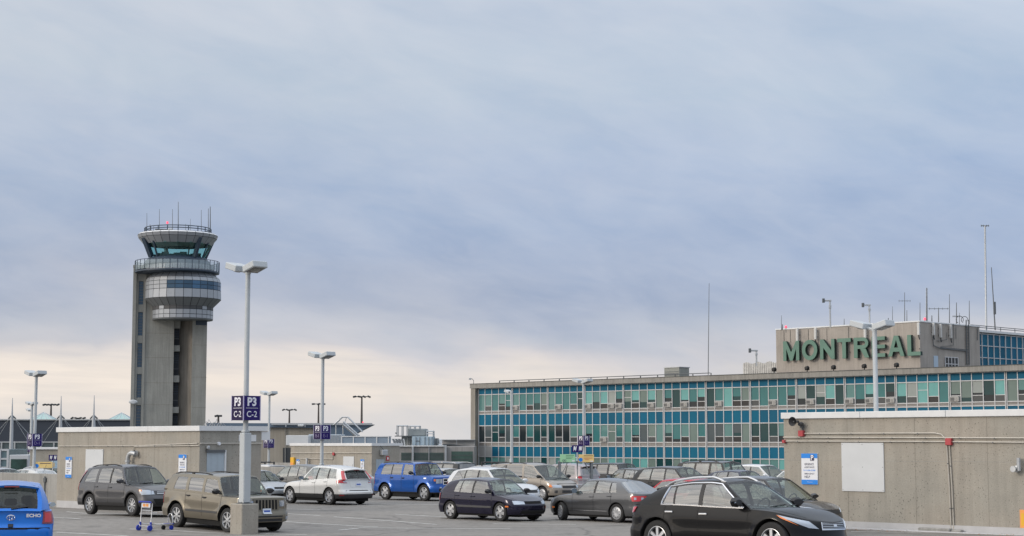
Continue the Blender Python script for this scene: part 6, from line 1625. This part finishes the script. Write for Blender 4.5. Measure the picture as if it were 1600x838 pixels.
CRV = dict(W=1.78, wb=2.62, fo=.92, ro=1.0, R=.345, rim='nine', sill=.31, gap=.08, wt=(.09, .86), fx=.6, fn=2.8, rx=.4, rn=3.6, clad=.42, flare=.02,
    zs=[(-2.3, 1.06), (-1, 1.03), (.3, 1.0), (.95, .99), (1.5, .95), (2.0, .88), (2.25, .80)], nose=[(.2, .10), (.4, .0), (.55, .02), (.66, .08), (.9, .16), (1.1, .2)],
    lines=[(.90, .34, 'P'), (.78, .26, 'W'), (-.10, -.12, 'K'), (-.18, -.20, 'W'), (-.92, -.90, 'P'), (-1.06, -1.04, 'W'), (-1.78, -1.56, 'P'), (-2.2, -1.88, '')],
    rail=[(-1.9, 1.54), (-1.2, 1.60), (-.3, 1.62), (.42, 1.56)], wr=.64, seams=[.84, -.14, -1.0], handles=[.06, -.80], plate_f=.50, mould=(.52, .57, TRIM), glass=(G_CLR, G_TNT), rails=(PLAS, .1, -1.6, .02), rq=.8,
    pillar_lights=[(-.10, .12, .0, .85, RED, 'tail_light')], seat_x=-.32,
    patches=grille(.70, .80, .46, PLAS, 2, CHROME, .01)+[Q('F', .52, .70, .95, .68, 1.05, .86, .56, .83, CLR, 'headlight', .014), Q('F', .92, .80, 1.05, .80, 1.07, .85, .96, .85, AMB, 'indicator', .018), Q('F', -.5, .36, .5, .36, .6, .56, -.6, .56, UNDER, 'bumper_grille', .008, (1,)), Q('R', .70, .80, .92, .80, .92, 1.04, .76, 1.04, RED, 'tail_light', .012)])
GOLF = dict(W=1.735, wb=2.51, fo=.84, ro=.82, R=.315, rim='five_wide', sill=.23, fx=.65, fn=2.6, rx=.45, rn=3.2, gap=.05,
    zs=[(-2.1, .96), (-1.5, .95), (-.5, .92), (.75, .895), (1.2, .86), (1.7, .78), (2.1, .68)], nose=[(.18, .1), (.35, .0), (.52, .0), (.60, .05), (.75, .12), (.9, .2)],
    lines=[(.97, .40, 'P'), (.84, .33, 'W'), (-.13, -.13, 'K'), (-.21, -.21, 'W'), (-.80, -.74, 'K'), (-.84, -.78, 'W'), (-1.14, -.98, 'P'), (-1.96, -1.52, '')],
    rail=[(-1.6, 1.30), (-1.0, 1.37), (-.3, 1.395), (.38, 1.35)], wr=.60, seams=[.86, -.16, -1.0], handles=[.02, -.78], rq=.80, aerial=(-1.45, -.2, .25), mirrormat=PLAS, mould=(.44, .50, TRIM), seat_x=-.25,
    patches=[Q('F', .40, .585, .80, .575, .84, .70, .44, .695, CLR, 'headlight', .014), Q('F', -.38, .60, .38, .60, .38, .69, -.38, .69, UNDER, 'grille', .01, (1,)), Q('F', -.6, .26, .6, .26, .55, .38, -.55, .38, UNDER, 'bumper_grille', .008, (1,)), Q('F', 1.02, .48, 1.16, .48, 1.16, .53, 1.02, .53, AMB, 'side_indicator', .02),
        Q('R', .62, .66, .92, .66, .92, .90, .68, .90, RED, 'tail_light', .014), Q('F', -1.0, .42, 1.0, .42, 1.0, .52, -1.0, .52, 'paint', 'bumper_band', .02, (1,))])
JETTA = dict(W=1.76, wb=2.578, fo=.88, ro=1.10, R=.315, rim='hub', sill=.23, fx=.75, fn=2.5, rx=.55, rn=3.0, gap=.05,
    zs=[(-2.4, .96), (-1.9, 1.0), (-1.3, .985), (0, .935), (.8, .905), (1.3, .86), (1.8, .78), (2.15, .68)], nose=[(.18, .1), (.35, .0), (.5, .0), (.7, .08), (.9, .2)], tail=[(.2, .08), (.38, 0), (.6, .03), (.9, .06), (1.0, .1)],
    lines=[(.80, .30, 'P'), (.68, .22, 'W'), (-.20, -.21, 'K'), (-.28, -.29, 'W'), (-.92, -.86, 'K'), (-.96, -.90, 'W'), (-1.26, -1.06, 'P'), (-1.82, -1.18, '')],
    rail=[(-1.15, 1.335), (-.8, 1.37), (-.2, 1.405), (.40, 1.36)], wr=.60, seams=[.74, -.24, -1.05], handles=[-.05, -.86], rq=.90, rt=(.06, .95), rglass=G_MID, aerial=(-1.0, -.12, .24), rbulge=.12, seat_x=-.25, mould=(.36, .375, CHROME),
    crown=[(-2.4, .03), (-1.9, .035), (0, .01), (1.2, .045), (1.7, .06), (2.2, .03)], plate_r=.70,
    patches=[Q('F', .42, .58, .85, .58, .92, .70, .46, .70, CLR, 'headlight', .014), Q('F', -.36, .40, .36, .40, .4, .68, -.4, .68, PLAS, 'grille', .01, (1,)), Q('F', 1.04, .42, 1.16, .42, 1.16, .47, 1.04, .47, AMB, 'side_indicator', .02),
        Q('R', .46, .72, 1.02, .72, 1.10, .90, .50, .90, RED, 'tail_light', .014), Q('R', .62, .77, .70, .77, .70, .85, .62, .85, CLR, 'reversing_light', .02), Q('R', .86, .77, .94, .77, .94, .85, .86, .85, CLR, 'tail_indicator', .02)])
EX = dict(W=1.80, wb=2.80, fo=.84, ro=1.0, R=.365, rim='seven', sill=.27, fx=.95, fn=2.4, rx=.6, rn=2.8, gap=.06, tum=.06, flare=.02,
    zs=[(-2.4, .98), (-1.9, 1.04), (-1.0, 1.03), (0, .99), (.9, .965), (1.4, .93), (1.9, .84), (2.25, .72)], nose=[(.18, .12), (.35, .0), (.5, .02), (.7, .06), (.9, .18)],
    lines=[(.88, .10, 'P'), (.74, .0, 'W'), (-.30, -.34, 'K'), (-.40, -.43, 'W'), (-1.00, -1.06, 'K'), (-1.04, -1.10, 'W'), (-1.34, -1.24, 'P'), (-2.05, -1.56, '')],
    rail=[(-1.6, 1.35), (-1.15, 1.43), (-.6, 1.49), (-.25, 1.495), (.10, 1.45)], wr=.60, seams=[.86, -.36, -1.20], handles=[-.12, -.98], hmat=CHROME, hdrop=.14, chrome=True, mirrormat=PLAS, msize=1.15, rq=.8, seat=SEATM, seat_x=-.28,
    rails=(ROOFR, .02, -1.42, .05), railr=.026, railfeet=(0, 12), bulge_bot=.22, bumps=[(.9, .52, .035)], wt=(.05, .90), spoiler=(.16, .03), glass=(G_CLR, G_MID),
    crown=[(-2.4, .02), (-2, .02), (0, .01), (1.25, .05), (1.8, .07), (2.3, .03)],
    patches=grille(.60, .72, .34, UNDER, 4, CHROME, .012, CHROME)+[Q('F', .42, .60, .62, .62, 1.22, .86, .60, .74, CLR, 'headlight', .02), Q('F', .80, .665, 1.14, .80, 1.24, .86, 1.06, .80, AMB, 'indicator', .026), Q('F', -.55, .30, .55, .30, .5, .42, -.5, .42, UNDER, 'bumper_grille', .008, (1,)),
        Q('F', .62, .30, .78, .30, .78, .40, .62, .40, CLR, 'fog_light', .014), Q('R', .62, .86, .98, .88, 1.06, .985, .70, .99, RED, 'tail_light', .02), Q('F', -.05, .635, .05, .635, .05, .685, -.05, .685, CHROME, 'grille_badge', .034, (1,))])
XC = dict(W=1.88, wb=2.774, fo=.88, ro=.98, R=.36, rim='five_wide', sill=.28, fx=.75, fn=2.6, rx=.45, rn=3.2, clad=.47, archclad=False, tum=.06,
    zs=[(-2.4, 1.10), (-1.6, 1.11), (-.8, 1.08), (0, 1.03), (.9, .98), (1.4, .95), (1.95, .86), (2.25, .76)], tail=[(.2, .08), (.36, 0), (.56, 0), (.62, .06), (1.1, .16)],
    lines=[(.72, .10, 'P'), (.58, .0, 'W'), (-.36, -.42, 'K'), (-.44, -.50, 'W'), (-1.18, -1.14, 'K'), (-1.25, -1.21, 'W'), (-1.82, -1.58, 'P'), (-2.22, -1.88, '')],
    rail=[(-1.9, 1.50), (-1.4, 1.58), (-.7, 1.635), (-.2, 1.64), (.10, 1.60)], wr=.64, seams=[.66, -.42, -1.26], handles=[-.2, -1.02], mirrormat=None, plate_r=.80, glass=(G_CLR, G_MID), rglass=G_DRK, rq=.80, rt=(.02, .88), spoiler=(.2, .05), seat=SEATB, seat_x=-.35,
    pillar_lights=[(-.05, .13, .0, .88, RED, 'tail_light')],
    patches=[Q('R', .60, .93, 1.12, .95, 1.12, 1.05, .72, 1.08, RED, 'tail_light', .014), Q('R', .58, .96, .74, .96, .80, 1.02, .66, 1.02, CLR, 'reversing_light', .018), Q('R', -.72, .60, .72, .60, .66, .635, -.66, .635, PLAS, 'tailgate_seam', .004, (1,)), Q('R', .80, .40, 1.02, .40, 1.02, .45, .80, .45, REDD, 'reflector', .012),
        Q('R', -.42, .76, .42, .76, .46, 1.0, -.46, 1.0, 'paint', 'tailgate_panel', .01, (1,)), Q('F', .45, .66, .85, .66, .95, .80, .5, .80, CLR, 'headlight', .014), Q('F', -.32, .5, .32, .5, .36, .76, -.36, .76, PLAS, 'grille', .01, (1,))])
NITRO = dict(W=1.86, wb=2.763, fo=.80, ro=.98, R=.375, rim='five_wide', sill=.36, fx=.3, fn=4.0, rx=.28, rn=4.5, tum=.025, flare=.05, gap=.085,
    zs=[(-2.3, 1.17), (-1, 1.16), (.6, 1.15), (1.0, 1.15), (1.9, 1.12), (2.15, 1.08)], nose=[(.25, .05), (.4, .0), (.62, .0), (.7, .06), (1.1, .08)], tail=[(.25, .05), (.4, 0), (.65, 0), (.7, .06), (1.2, .08)],
    lines=[(.72, .44, 'P'), (.62, .37, 'W'), (-.16, -.18, 'P'), (-.28, -.30, 'W'), (-.96, -.95, 'K'), (-1.02, -1.01, 'W'), (-1.76, -1.64, 'P'), (-2.2, -2.02, '')],
    rail=[(-2.05, 1.68), (-1, 1.71), (0, 1.71), (.55, 1.67)], wr=.70, seams=[.66, -.22, -1.0], handles=[.0, -.80], hdrop=.12, hmat=PLAS, mirrormat=PLAS, plate_f=None, glass=(G_CLR, G_TNT), bulge_bot=.10, clad=.40, archclad=False, seat_x=-.15, rails=(PLAS, .2, -1.8, .02),
    crown=[(-2.3, .02), (-2, .02), (0, .01), (1.0, .03), (1.9, .03), (2.15, .02)],
    patches=[Q('F', -.42, .74, .42, .74, .42, 1.02, -.42, 1.02, CHROME, 'grille_surround', .02, (1,))]+[Q('F', a_, z_, a_+.32, z_, a_+.32, z_+.1, a_, z_+.1, UNDER, 'grille_slot', .028, (1,)) for a_ in (-.37, .05) for z_ in (.765, .895)]
        +[Q('F', .46, .80, .80, .80, .80, 1.0, .46, 1.0, CLR, 'headlight', .02), Q('F', .81, .90, .90, .90, .90, 1.0, .81, 1.0, AMB, 'indicator', .02), Q('F', -.7, .44, .7, .44, .7, .56, -.7, .56, PLAS, 'bumper_grille', .008, (1,)), Q('F', .55, .56, .66, .56, .66, .64, .55, .64, CLR, 'fog_light', .018), Q('R', .74, .72, .95, .72, .95, 1.08, .74, 1.08, RED, 'tail_light', .014),
          Q('F', 1.42, 1.0, 1.62, 1.0, 1.62, 1.06, 1.42, 1.06, CHROME, 'fender_vent', .012)])
VAN = dict(W=1.83, wb=2.87, fo=.97, ro=.98, R=.325, rim='hub', sill=.25, fx=.75, fn=2.6, rx=.35, rn=4.0,
    zs=[(-2.4, 1.06), (-1, 1.05), (.5, 1.02), (1.2, 1.0), (1.7, .92), (2.1, .80), (2.4, .70)],
    lines=[(1.62, .62, 'P'), (1.42, .54, 'W'), (.22, .12, 'P'), (.08, -.0, 'W'), (-1.05, -1.05, 'K'), (-1.12, -1.12, 'W'), (-2.12, -1.98, 'P'), (-2.36, -2.2, '')],
    rail=[(-2.2, 1.62), (-1, 1.67), (0, 1.67), (.62, 1.60)], wr=.70, seams=[1.35, .15, -1.1], handles=[.38, .0], mirrormat=PLAS, glass=(G_CLR, G_TNT), rails=(PLAS, .1, -1.9, .03), seat_x=-.05, rq=.88,
    patches=[Q('F', .48, .60, .95, .60, 1.0, .74, .52, .72, CLR, 'headlight', .014), Q('F', .92, .62, 1.1, .62, 1.14, .74, .98, .74, AMB, 'indicator', .018), Q('F', -.45, .58, .45, .58, .45, .70, -.45, .70, PLAS, 'grille', .01, (1,)), Q('F', -1.2, .36, 1.2, .36, 1.2, .48, -1.2, .48, TRIM, 'bumper_band', .02, (1,)), Q('R', .72, .70, .94, .70, .94, 1.02, .76, 1.02, RED, 'tail_light', .014)])
VIBE = dict(W=1.80, wb=2.66, fo=.92, ro=.92, R=.33, rim='seven', sill=.26, fx=.8, fn=2.4, rx=.45, rn=3.2,
    zs=[(-2.25, 1.06), (-1, 1.03), (.3, .98), (.95, .96), (1.5, .92), (1.95, .84), (2.25, .74)], nose=[(.18, .12), (.35, 0), (.5, .0), (.7, .07), (.9, .2)],
    lines=[(1.14, .26, 'P'), (.98, .18, 'W'), (-.12, -.16, 'K'), (-.20, -.24, 'W'), (-.95, -.92, 'K'), (-1.02, -.98, 'W'), (-1.74, -1.48, 'P'), (-2.1, -1.86, '')],
    rail=[(-1.9, 1.46), (-1.4, 1.54), (-.6, 1.59), (.38, 1.55)], wr=.62, seams=[.95, -.16, -1.0], handles=[.02, -.82], plate_f=.42, rq=.82, seat=SEATB, seat_x=-.3,
    patches=[Q('F', .46, .66, .85, .66, 1.10, .84, .60, .78, CLR, 'headlight', .014), Q('F', -.40, .62, .40, .62, .46, .72, -.46, .72, PLAS, 'grille', .01, (1,)), Q('F', -.5, .28, .5, .28, .6, .46, -.6, .46, UNDER, 'bumper_grille', .008, (1,)), Q('R', .66, .82, .95, .82, .95, 1.02, .72, 1.02, RED, 'tail_light', .014), Q('F', .70, .34, .86, .34, .86, .44, .70, .44, PLAS, 'fog_recess', .012)])
BOXY = dict(NITRO, W=1.85, wb=2.85, fo=.88, ro=1.05, R=.37, rim='six', zs=[(-2.4, 1.14), (-1, 1.13), (.6, 1.12), (1.1, 1.11), (1.9, 1.06), (2.25, 1.0)], lines=[(.92, .50, 'P'), (.80, .42, 'W'), (-.06, -.08, 'P'), (-.20, -.21, 'W'), (-1.0, -.98, 'P'), (-1.12, -1.1, 'W'), (-2.0, -1.82, 'P'), (-2.38, -2.16, '')],
    rail=[(-2.2, 1.70), (-1, 1.75), (0, 1.75), (.60, 1.70)], clad=None, rails=(PLAS, .2, -1.9, .05), handles=[.2, -.86], seams=[.95, -.02, -1.05])
ECHO = dict(W=1.66, wb=2.37, fo=.72, ro=.60, R=.30, rim='hub', sill=.22, fx=.6, fn=2.4, rx=.40, rn=2.8, tum=.06,
    zs=[(-1.8, .90), (-1.2, .95), (-.3, .93), (.7, .92), (1.3, .86), (1.9, .72)], tail=[(.2, .10), (.36, .0), (.58, .0), (.63, .06), (.95, .10)],
    lines=[(1.22, .40, 'P'), (1.05, .30, 'W'), (-.15, -.2, 'K'), (-.25, -.28, 'W'), (-1.15, -1.0, 'P'), (-1.70, -1.38, '')],
    rail=[(-1.45, 1.36), (-.9, 1.43), (-.2, 1.46), (.40, 1.41)], wr=.58, roofcrown=.05, rq=.86, rt=(.10, .93), rglass=G_DRK, glass=(G_CLR, G_TNT), msize=.6, spoiler=(.16, .02), rwiper=True, seams=[.9, -.2], handles=[.05],
    patches=[Q('R', .60, .66, .86, .66, .90, .90, .66, .90, REDD, 'tail_light', .016), Q('R', .64, .69, .80, .69, .82, .87, .68, .87, RED, 'brake_lens', .02), Q('R', -.78, .55, .78, .55, .78, .585, -.78, .585, UNDER, 'bumper_gap', .004, (1,)), Q('R', -.05, .60, .05, .60, .05, .66, -.05, .66, PLAS, 'boot_handle', .012, (1,))])
ROGUE = dict(VIBE, W=1.80, wb=2.69, fo=.92, ro=1.02, R=.34, rim='five', seat=SEATM, rail=[(-1.9, 1.48), (-1.4, 1.56), (-.6, 1.62), (.38, 1.57)])
HA = TH; HD = TH+math.pi                      # heading to the right and towards us / to the left and away
def put(px, Y, extra=0.0): return on_deck(px, Y)
c_ = {}
c_['ex'] = car('glossy black crossover with chrome window trim and silver roof rails, nearest the camera', 'car', EX, paint('black', (.003, .003, .004), .0, .3, .28), beside(1113.5, 33.6, .88), HA)
c_['crv'] = car('dark grey compact crossover standing in front of the beige stairwell block', 'car', CRV, paint('charcoal', (.072, .073, .080), .6, .3), beside(171.5, 57.6, .87), HA)
c_['pat'] = car('tan boxy crossover with a seven slot grille behind the concrete lamp base', 'car', PATRIOT, paint('tan', (.20, .178, .138), .6, .32), beside(314, 51.6, .86), HA)
c_['golf'] = car('dark navy hatchback with five spoke wheels in the middle of the lot', 'car', GOLF, paint('navy', (.010, .009, .028), .3, .22), beside(741, 60.2, .85), HA)
c_['jet'] = car('dark grey sedan seen from its left side with its front wheels turned', 'car', JETTA, paint('platinum', (.115, .118, .125), .7, .28), beside(919, 59.3, .86), HD, steer=-24)
c_['xc'] = car('silver white crossover with tall red tail lights seen from behind', 'car', XC, paint('silver_white', (.68, .68, .67), .25, .25), beside(482.5, 76, .92), HD, mirrormat=PLAS)
c_['nit'] = car('bright blue boxy utility vehicle with a chrome grille', 'car', NITRO, paint('blue', (.010, .085, .36), .3, .3), beside(632, 81, .9), HA)
c_['echo'] = car('bright blue hatchback cut off by the left frame edge seen from behind', 'car', ECHO, paint('sky_blue', (.004, .155, .60), .2, .28), on_deck(12, 35.8), math.atan2(.955, -.295))
c_['rogue'] = car('dark grey crossover parked beside the wall just behind the glossy black one', 'car', ROGUE, paint('dark_grey', (.030, .030, .033), .4, .3), put(1204, 51), HA)
c_['vibe'] = car('white crossover with a black front bra behind the navy hatchback', 'car', VIBE, paint('white', (.60, .61, .62), .0, .3), put(772, 73), HA, rack=None,
    patches=VIBE['patches']+[Q('F', -.60, .745, .60, .745, .95, .90, -.95, .90, PLAS, 'front_bra', .016, (1,))])
c_['van'] = car('beige minivan between the white crossover and the cart shelter', 'car', VAN, paint('beige', (.30, .27, .235), .4, .35), put(834, 82), HA)
c_['s1'] = car('silver sedan mostly hidden behind the silver white crossover', 'car', JETTA, paint('silver', (.38, .39, .41), .5, .33), put(528, 86), HD, rim='five')
c_['s2'] = car('old silver hatchback whose front shows between the lamp base and the silver white crossover', 'car', GOLF, paint('old_silver', (.36, .38, .40), .4, .35), put(398, 80), HA, rim='hub')
c_['s3'] = car('dark grey wagon with a pale roofline behind the front of the silver white crossover', 'car', VIBE, paint('graphite', (.13, .13, .125), .5, .35), put(466, 90), HD, seat=SEATM, glass=(G_CLR, G_MID))
c_['w1'] = car('white minivan with a ski rack behind the low grey wall', 'car', VAN, paint('plain_white', (.60, .58, .56), .0, .35), put(398, 103), HD, rack=(.0, -.9), skibox=True, rails=None)
c_['r1'] = car('red utility vehicle whose roof shows above the bright blue one', 'car', BOXY, paint('red', (.42, .015, .02), .2, .3), put(672, 106), HA, rails=(REDBOX, .2, -1.9, .07))
c_['r2'] = car('dark utility vehicle seen from behind right of the bright blue one', 'car', BOXY, paint('black_green', (.02, .022, .024), .3, .35), put(688, 97), HD, rails=(ROOFR, .2, -1.9, .04))
c_['r3'] = car('silver sedan roof between the bright blue vehicle and the white crossover', 'car', JETTA, paint('pale_silver', (.40, .40, .39), .4, .35), put(700, 91), HA)
c_['k1'] = car('pale grey wagon with black roof bars behind the white crossover', 'car', VIBE, paint('pale_grey', (.40, .41, .43), .4, .35), put(780, 93), HA, rails=None, rack=(.1, -.7), skibox=True)
c_['m1'] = car('silver mauve utility vehicle seen from behind beyond the cart shelter', 'car', VIBE, paint('mauve_silver', (.33, .30, .31), .4, .35), put(880, 97), HD, glass=(G_CLR, G_TNT), rglass=G_TNT, spoiler=(.2, .04),
    rail=[(-1.9, 1.56), (-1.4, 1.64), (-.6, 1.69), (.38, 1.65)], W=1.85, seat=SEATM)
c_['j1'] = car('black box shaped utility vehicle behind the grey sedan', 'car', BOXY, paint('flat_black', (.012, .013, .016), .0, .4), put(968, 101), HA, glass=(G_MID, G_TNT), rails=None)
c_['j2'] = car('dark blue box shaped utility vehicle seen from behind next to the cart shelter', 'car', BOXY, paint('midnight', (.02, .03, .06), .2, .35), put(925, 104), HD, glass=(G_TNT, G_TNT), rails=None)
c_['d1'] = car('dark grey sedan tail right of the grey sedan roof', 'car', JETTA, paint('gunmetal', (.045, .043, .04), .5, .35), put(985, 86), HD, rim='five')
c_['d2'] = car('black wagon behind the rear of the glossy black crossover', 'car', VIBE, paint('jet', (.010, .010, .011), .2, .3), put(1062, 76), HA, seat=SEATM)
c_['d3'] = car('black green sedan roof behind the black wagon', 'car', JETTA, paint('black_olive', (.035, .04, .035), .3, .35), put(1042, 94), HA)
c_['d4'] = car('large dark brown utility vehicle with roof rails in front of the blue facade', 'car', BOXY, paint('espresso', (.030, .026, .024), .4, .35), put(1130, 83), HA, glass=(G_CLR, G_MID))
c_['d5'] = car('red hatchback roof just above the roof rails of the glossy black crossover', 'car', GOLF, paint('crimson', (.40, .015, .03), .2, .3), put(1066, 61), HD)
c_['d6'] = car('dark blue sedan behind the dark grey crossover by the wall', 'car', JETTA, paint('ink_blue', (.02, .025, .05), .3, .3), put(1160, 78), HA)
c_['d7'] = car('white car with a dark window line left of the large pitted block', 'car', VIBE, paint('bright_white', (.62, .62, .62), .0, .3), put(1192, 86), HA, seat=SEATM)
c_['d8'] = car('white sedan tail with a red lamp at the edge of the large pitted block', 'car', JETTA, paint('cool_white', (.58, .60, .62), .0, .3), put(1245, 80), HD)
for px, Y, lb, P_, col, hd in [(4, 90, 'silver car roof at the left frame edge beyond the ramp wall', JETTA, (.40, .42, .44), HA), (46, 93, 'white hatchback roof beyond the ramp wall behind the left lamp post', GOLF, (.55, .55, .54), HD), (76, 97, 'grey car roof beyond the ramp wall beside the large beige block', VIBE, (.36, .36, .37), HA)]:
    car(lb, 'car', P_, paint(lb[:5].replace(' ', '')+str(px), col, .2, .35), on_deck(px, Y), hd)
# emblem and letters on the blue hatchback
e = c_['echo']; xr_ = -(2.37/2+.60)+.0
b = MB(); Mz = Matrix.Translation((xr_+.075, 0, .78)) @ Matrix.Rotation(-math.pi/2, 4, 'Z')
def oval(b, rx, rz, r, M, m, dz=0):
    b.tube([M @ Vector((rx*math.cos(2*math.pi*k/20), -.02, dz+rz*math.sin(2*math.pi*k/20))) for k in range(21)], r, m, 5, False)
oval(b, .075, .05, .007, Mz, CHROME); oval(b, .026, .048, .005, Mz, CHROME); oval(b, .055, .018, .005, Mz, CHROME, .025); b.build('emblem', e)
b = MB(); add_text(b, 'ECHO', .085, CHROME, Mz @ Matrix.Translation((.43, .0, .035)) @ Matrix.Rotation(R(4), 4, 'Z'), depth=.004, bold=.004, sx=1.2); b.build('model_lettering', e)
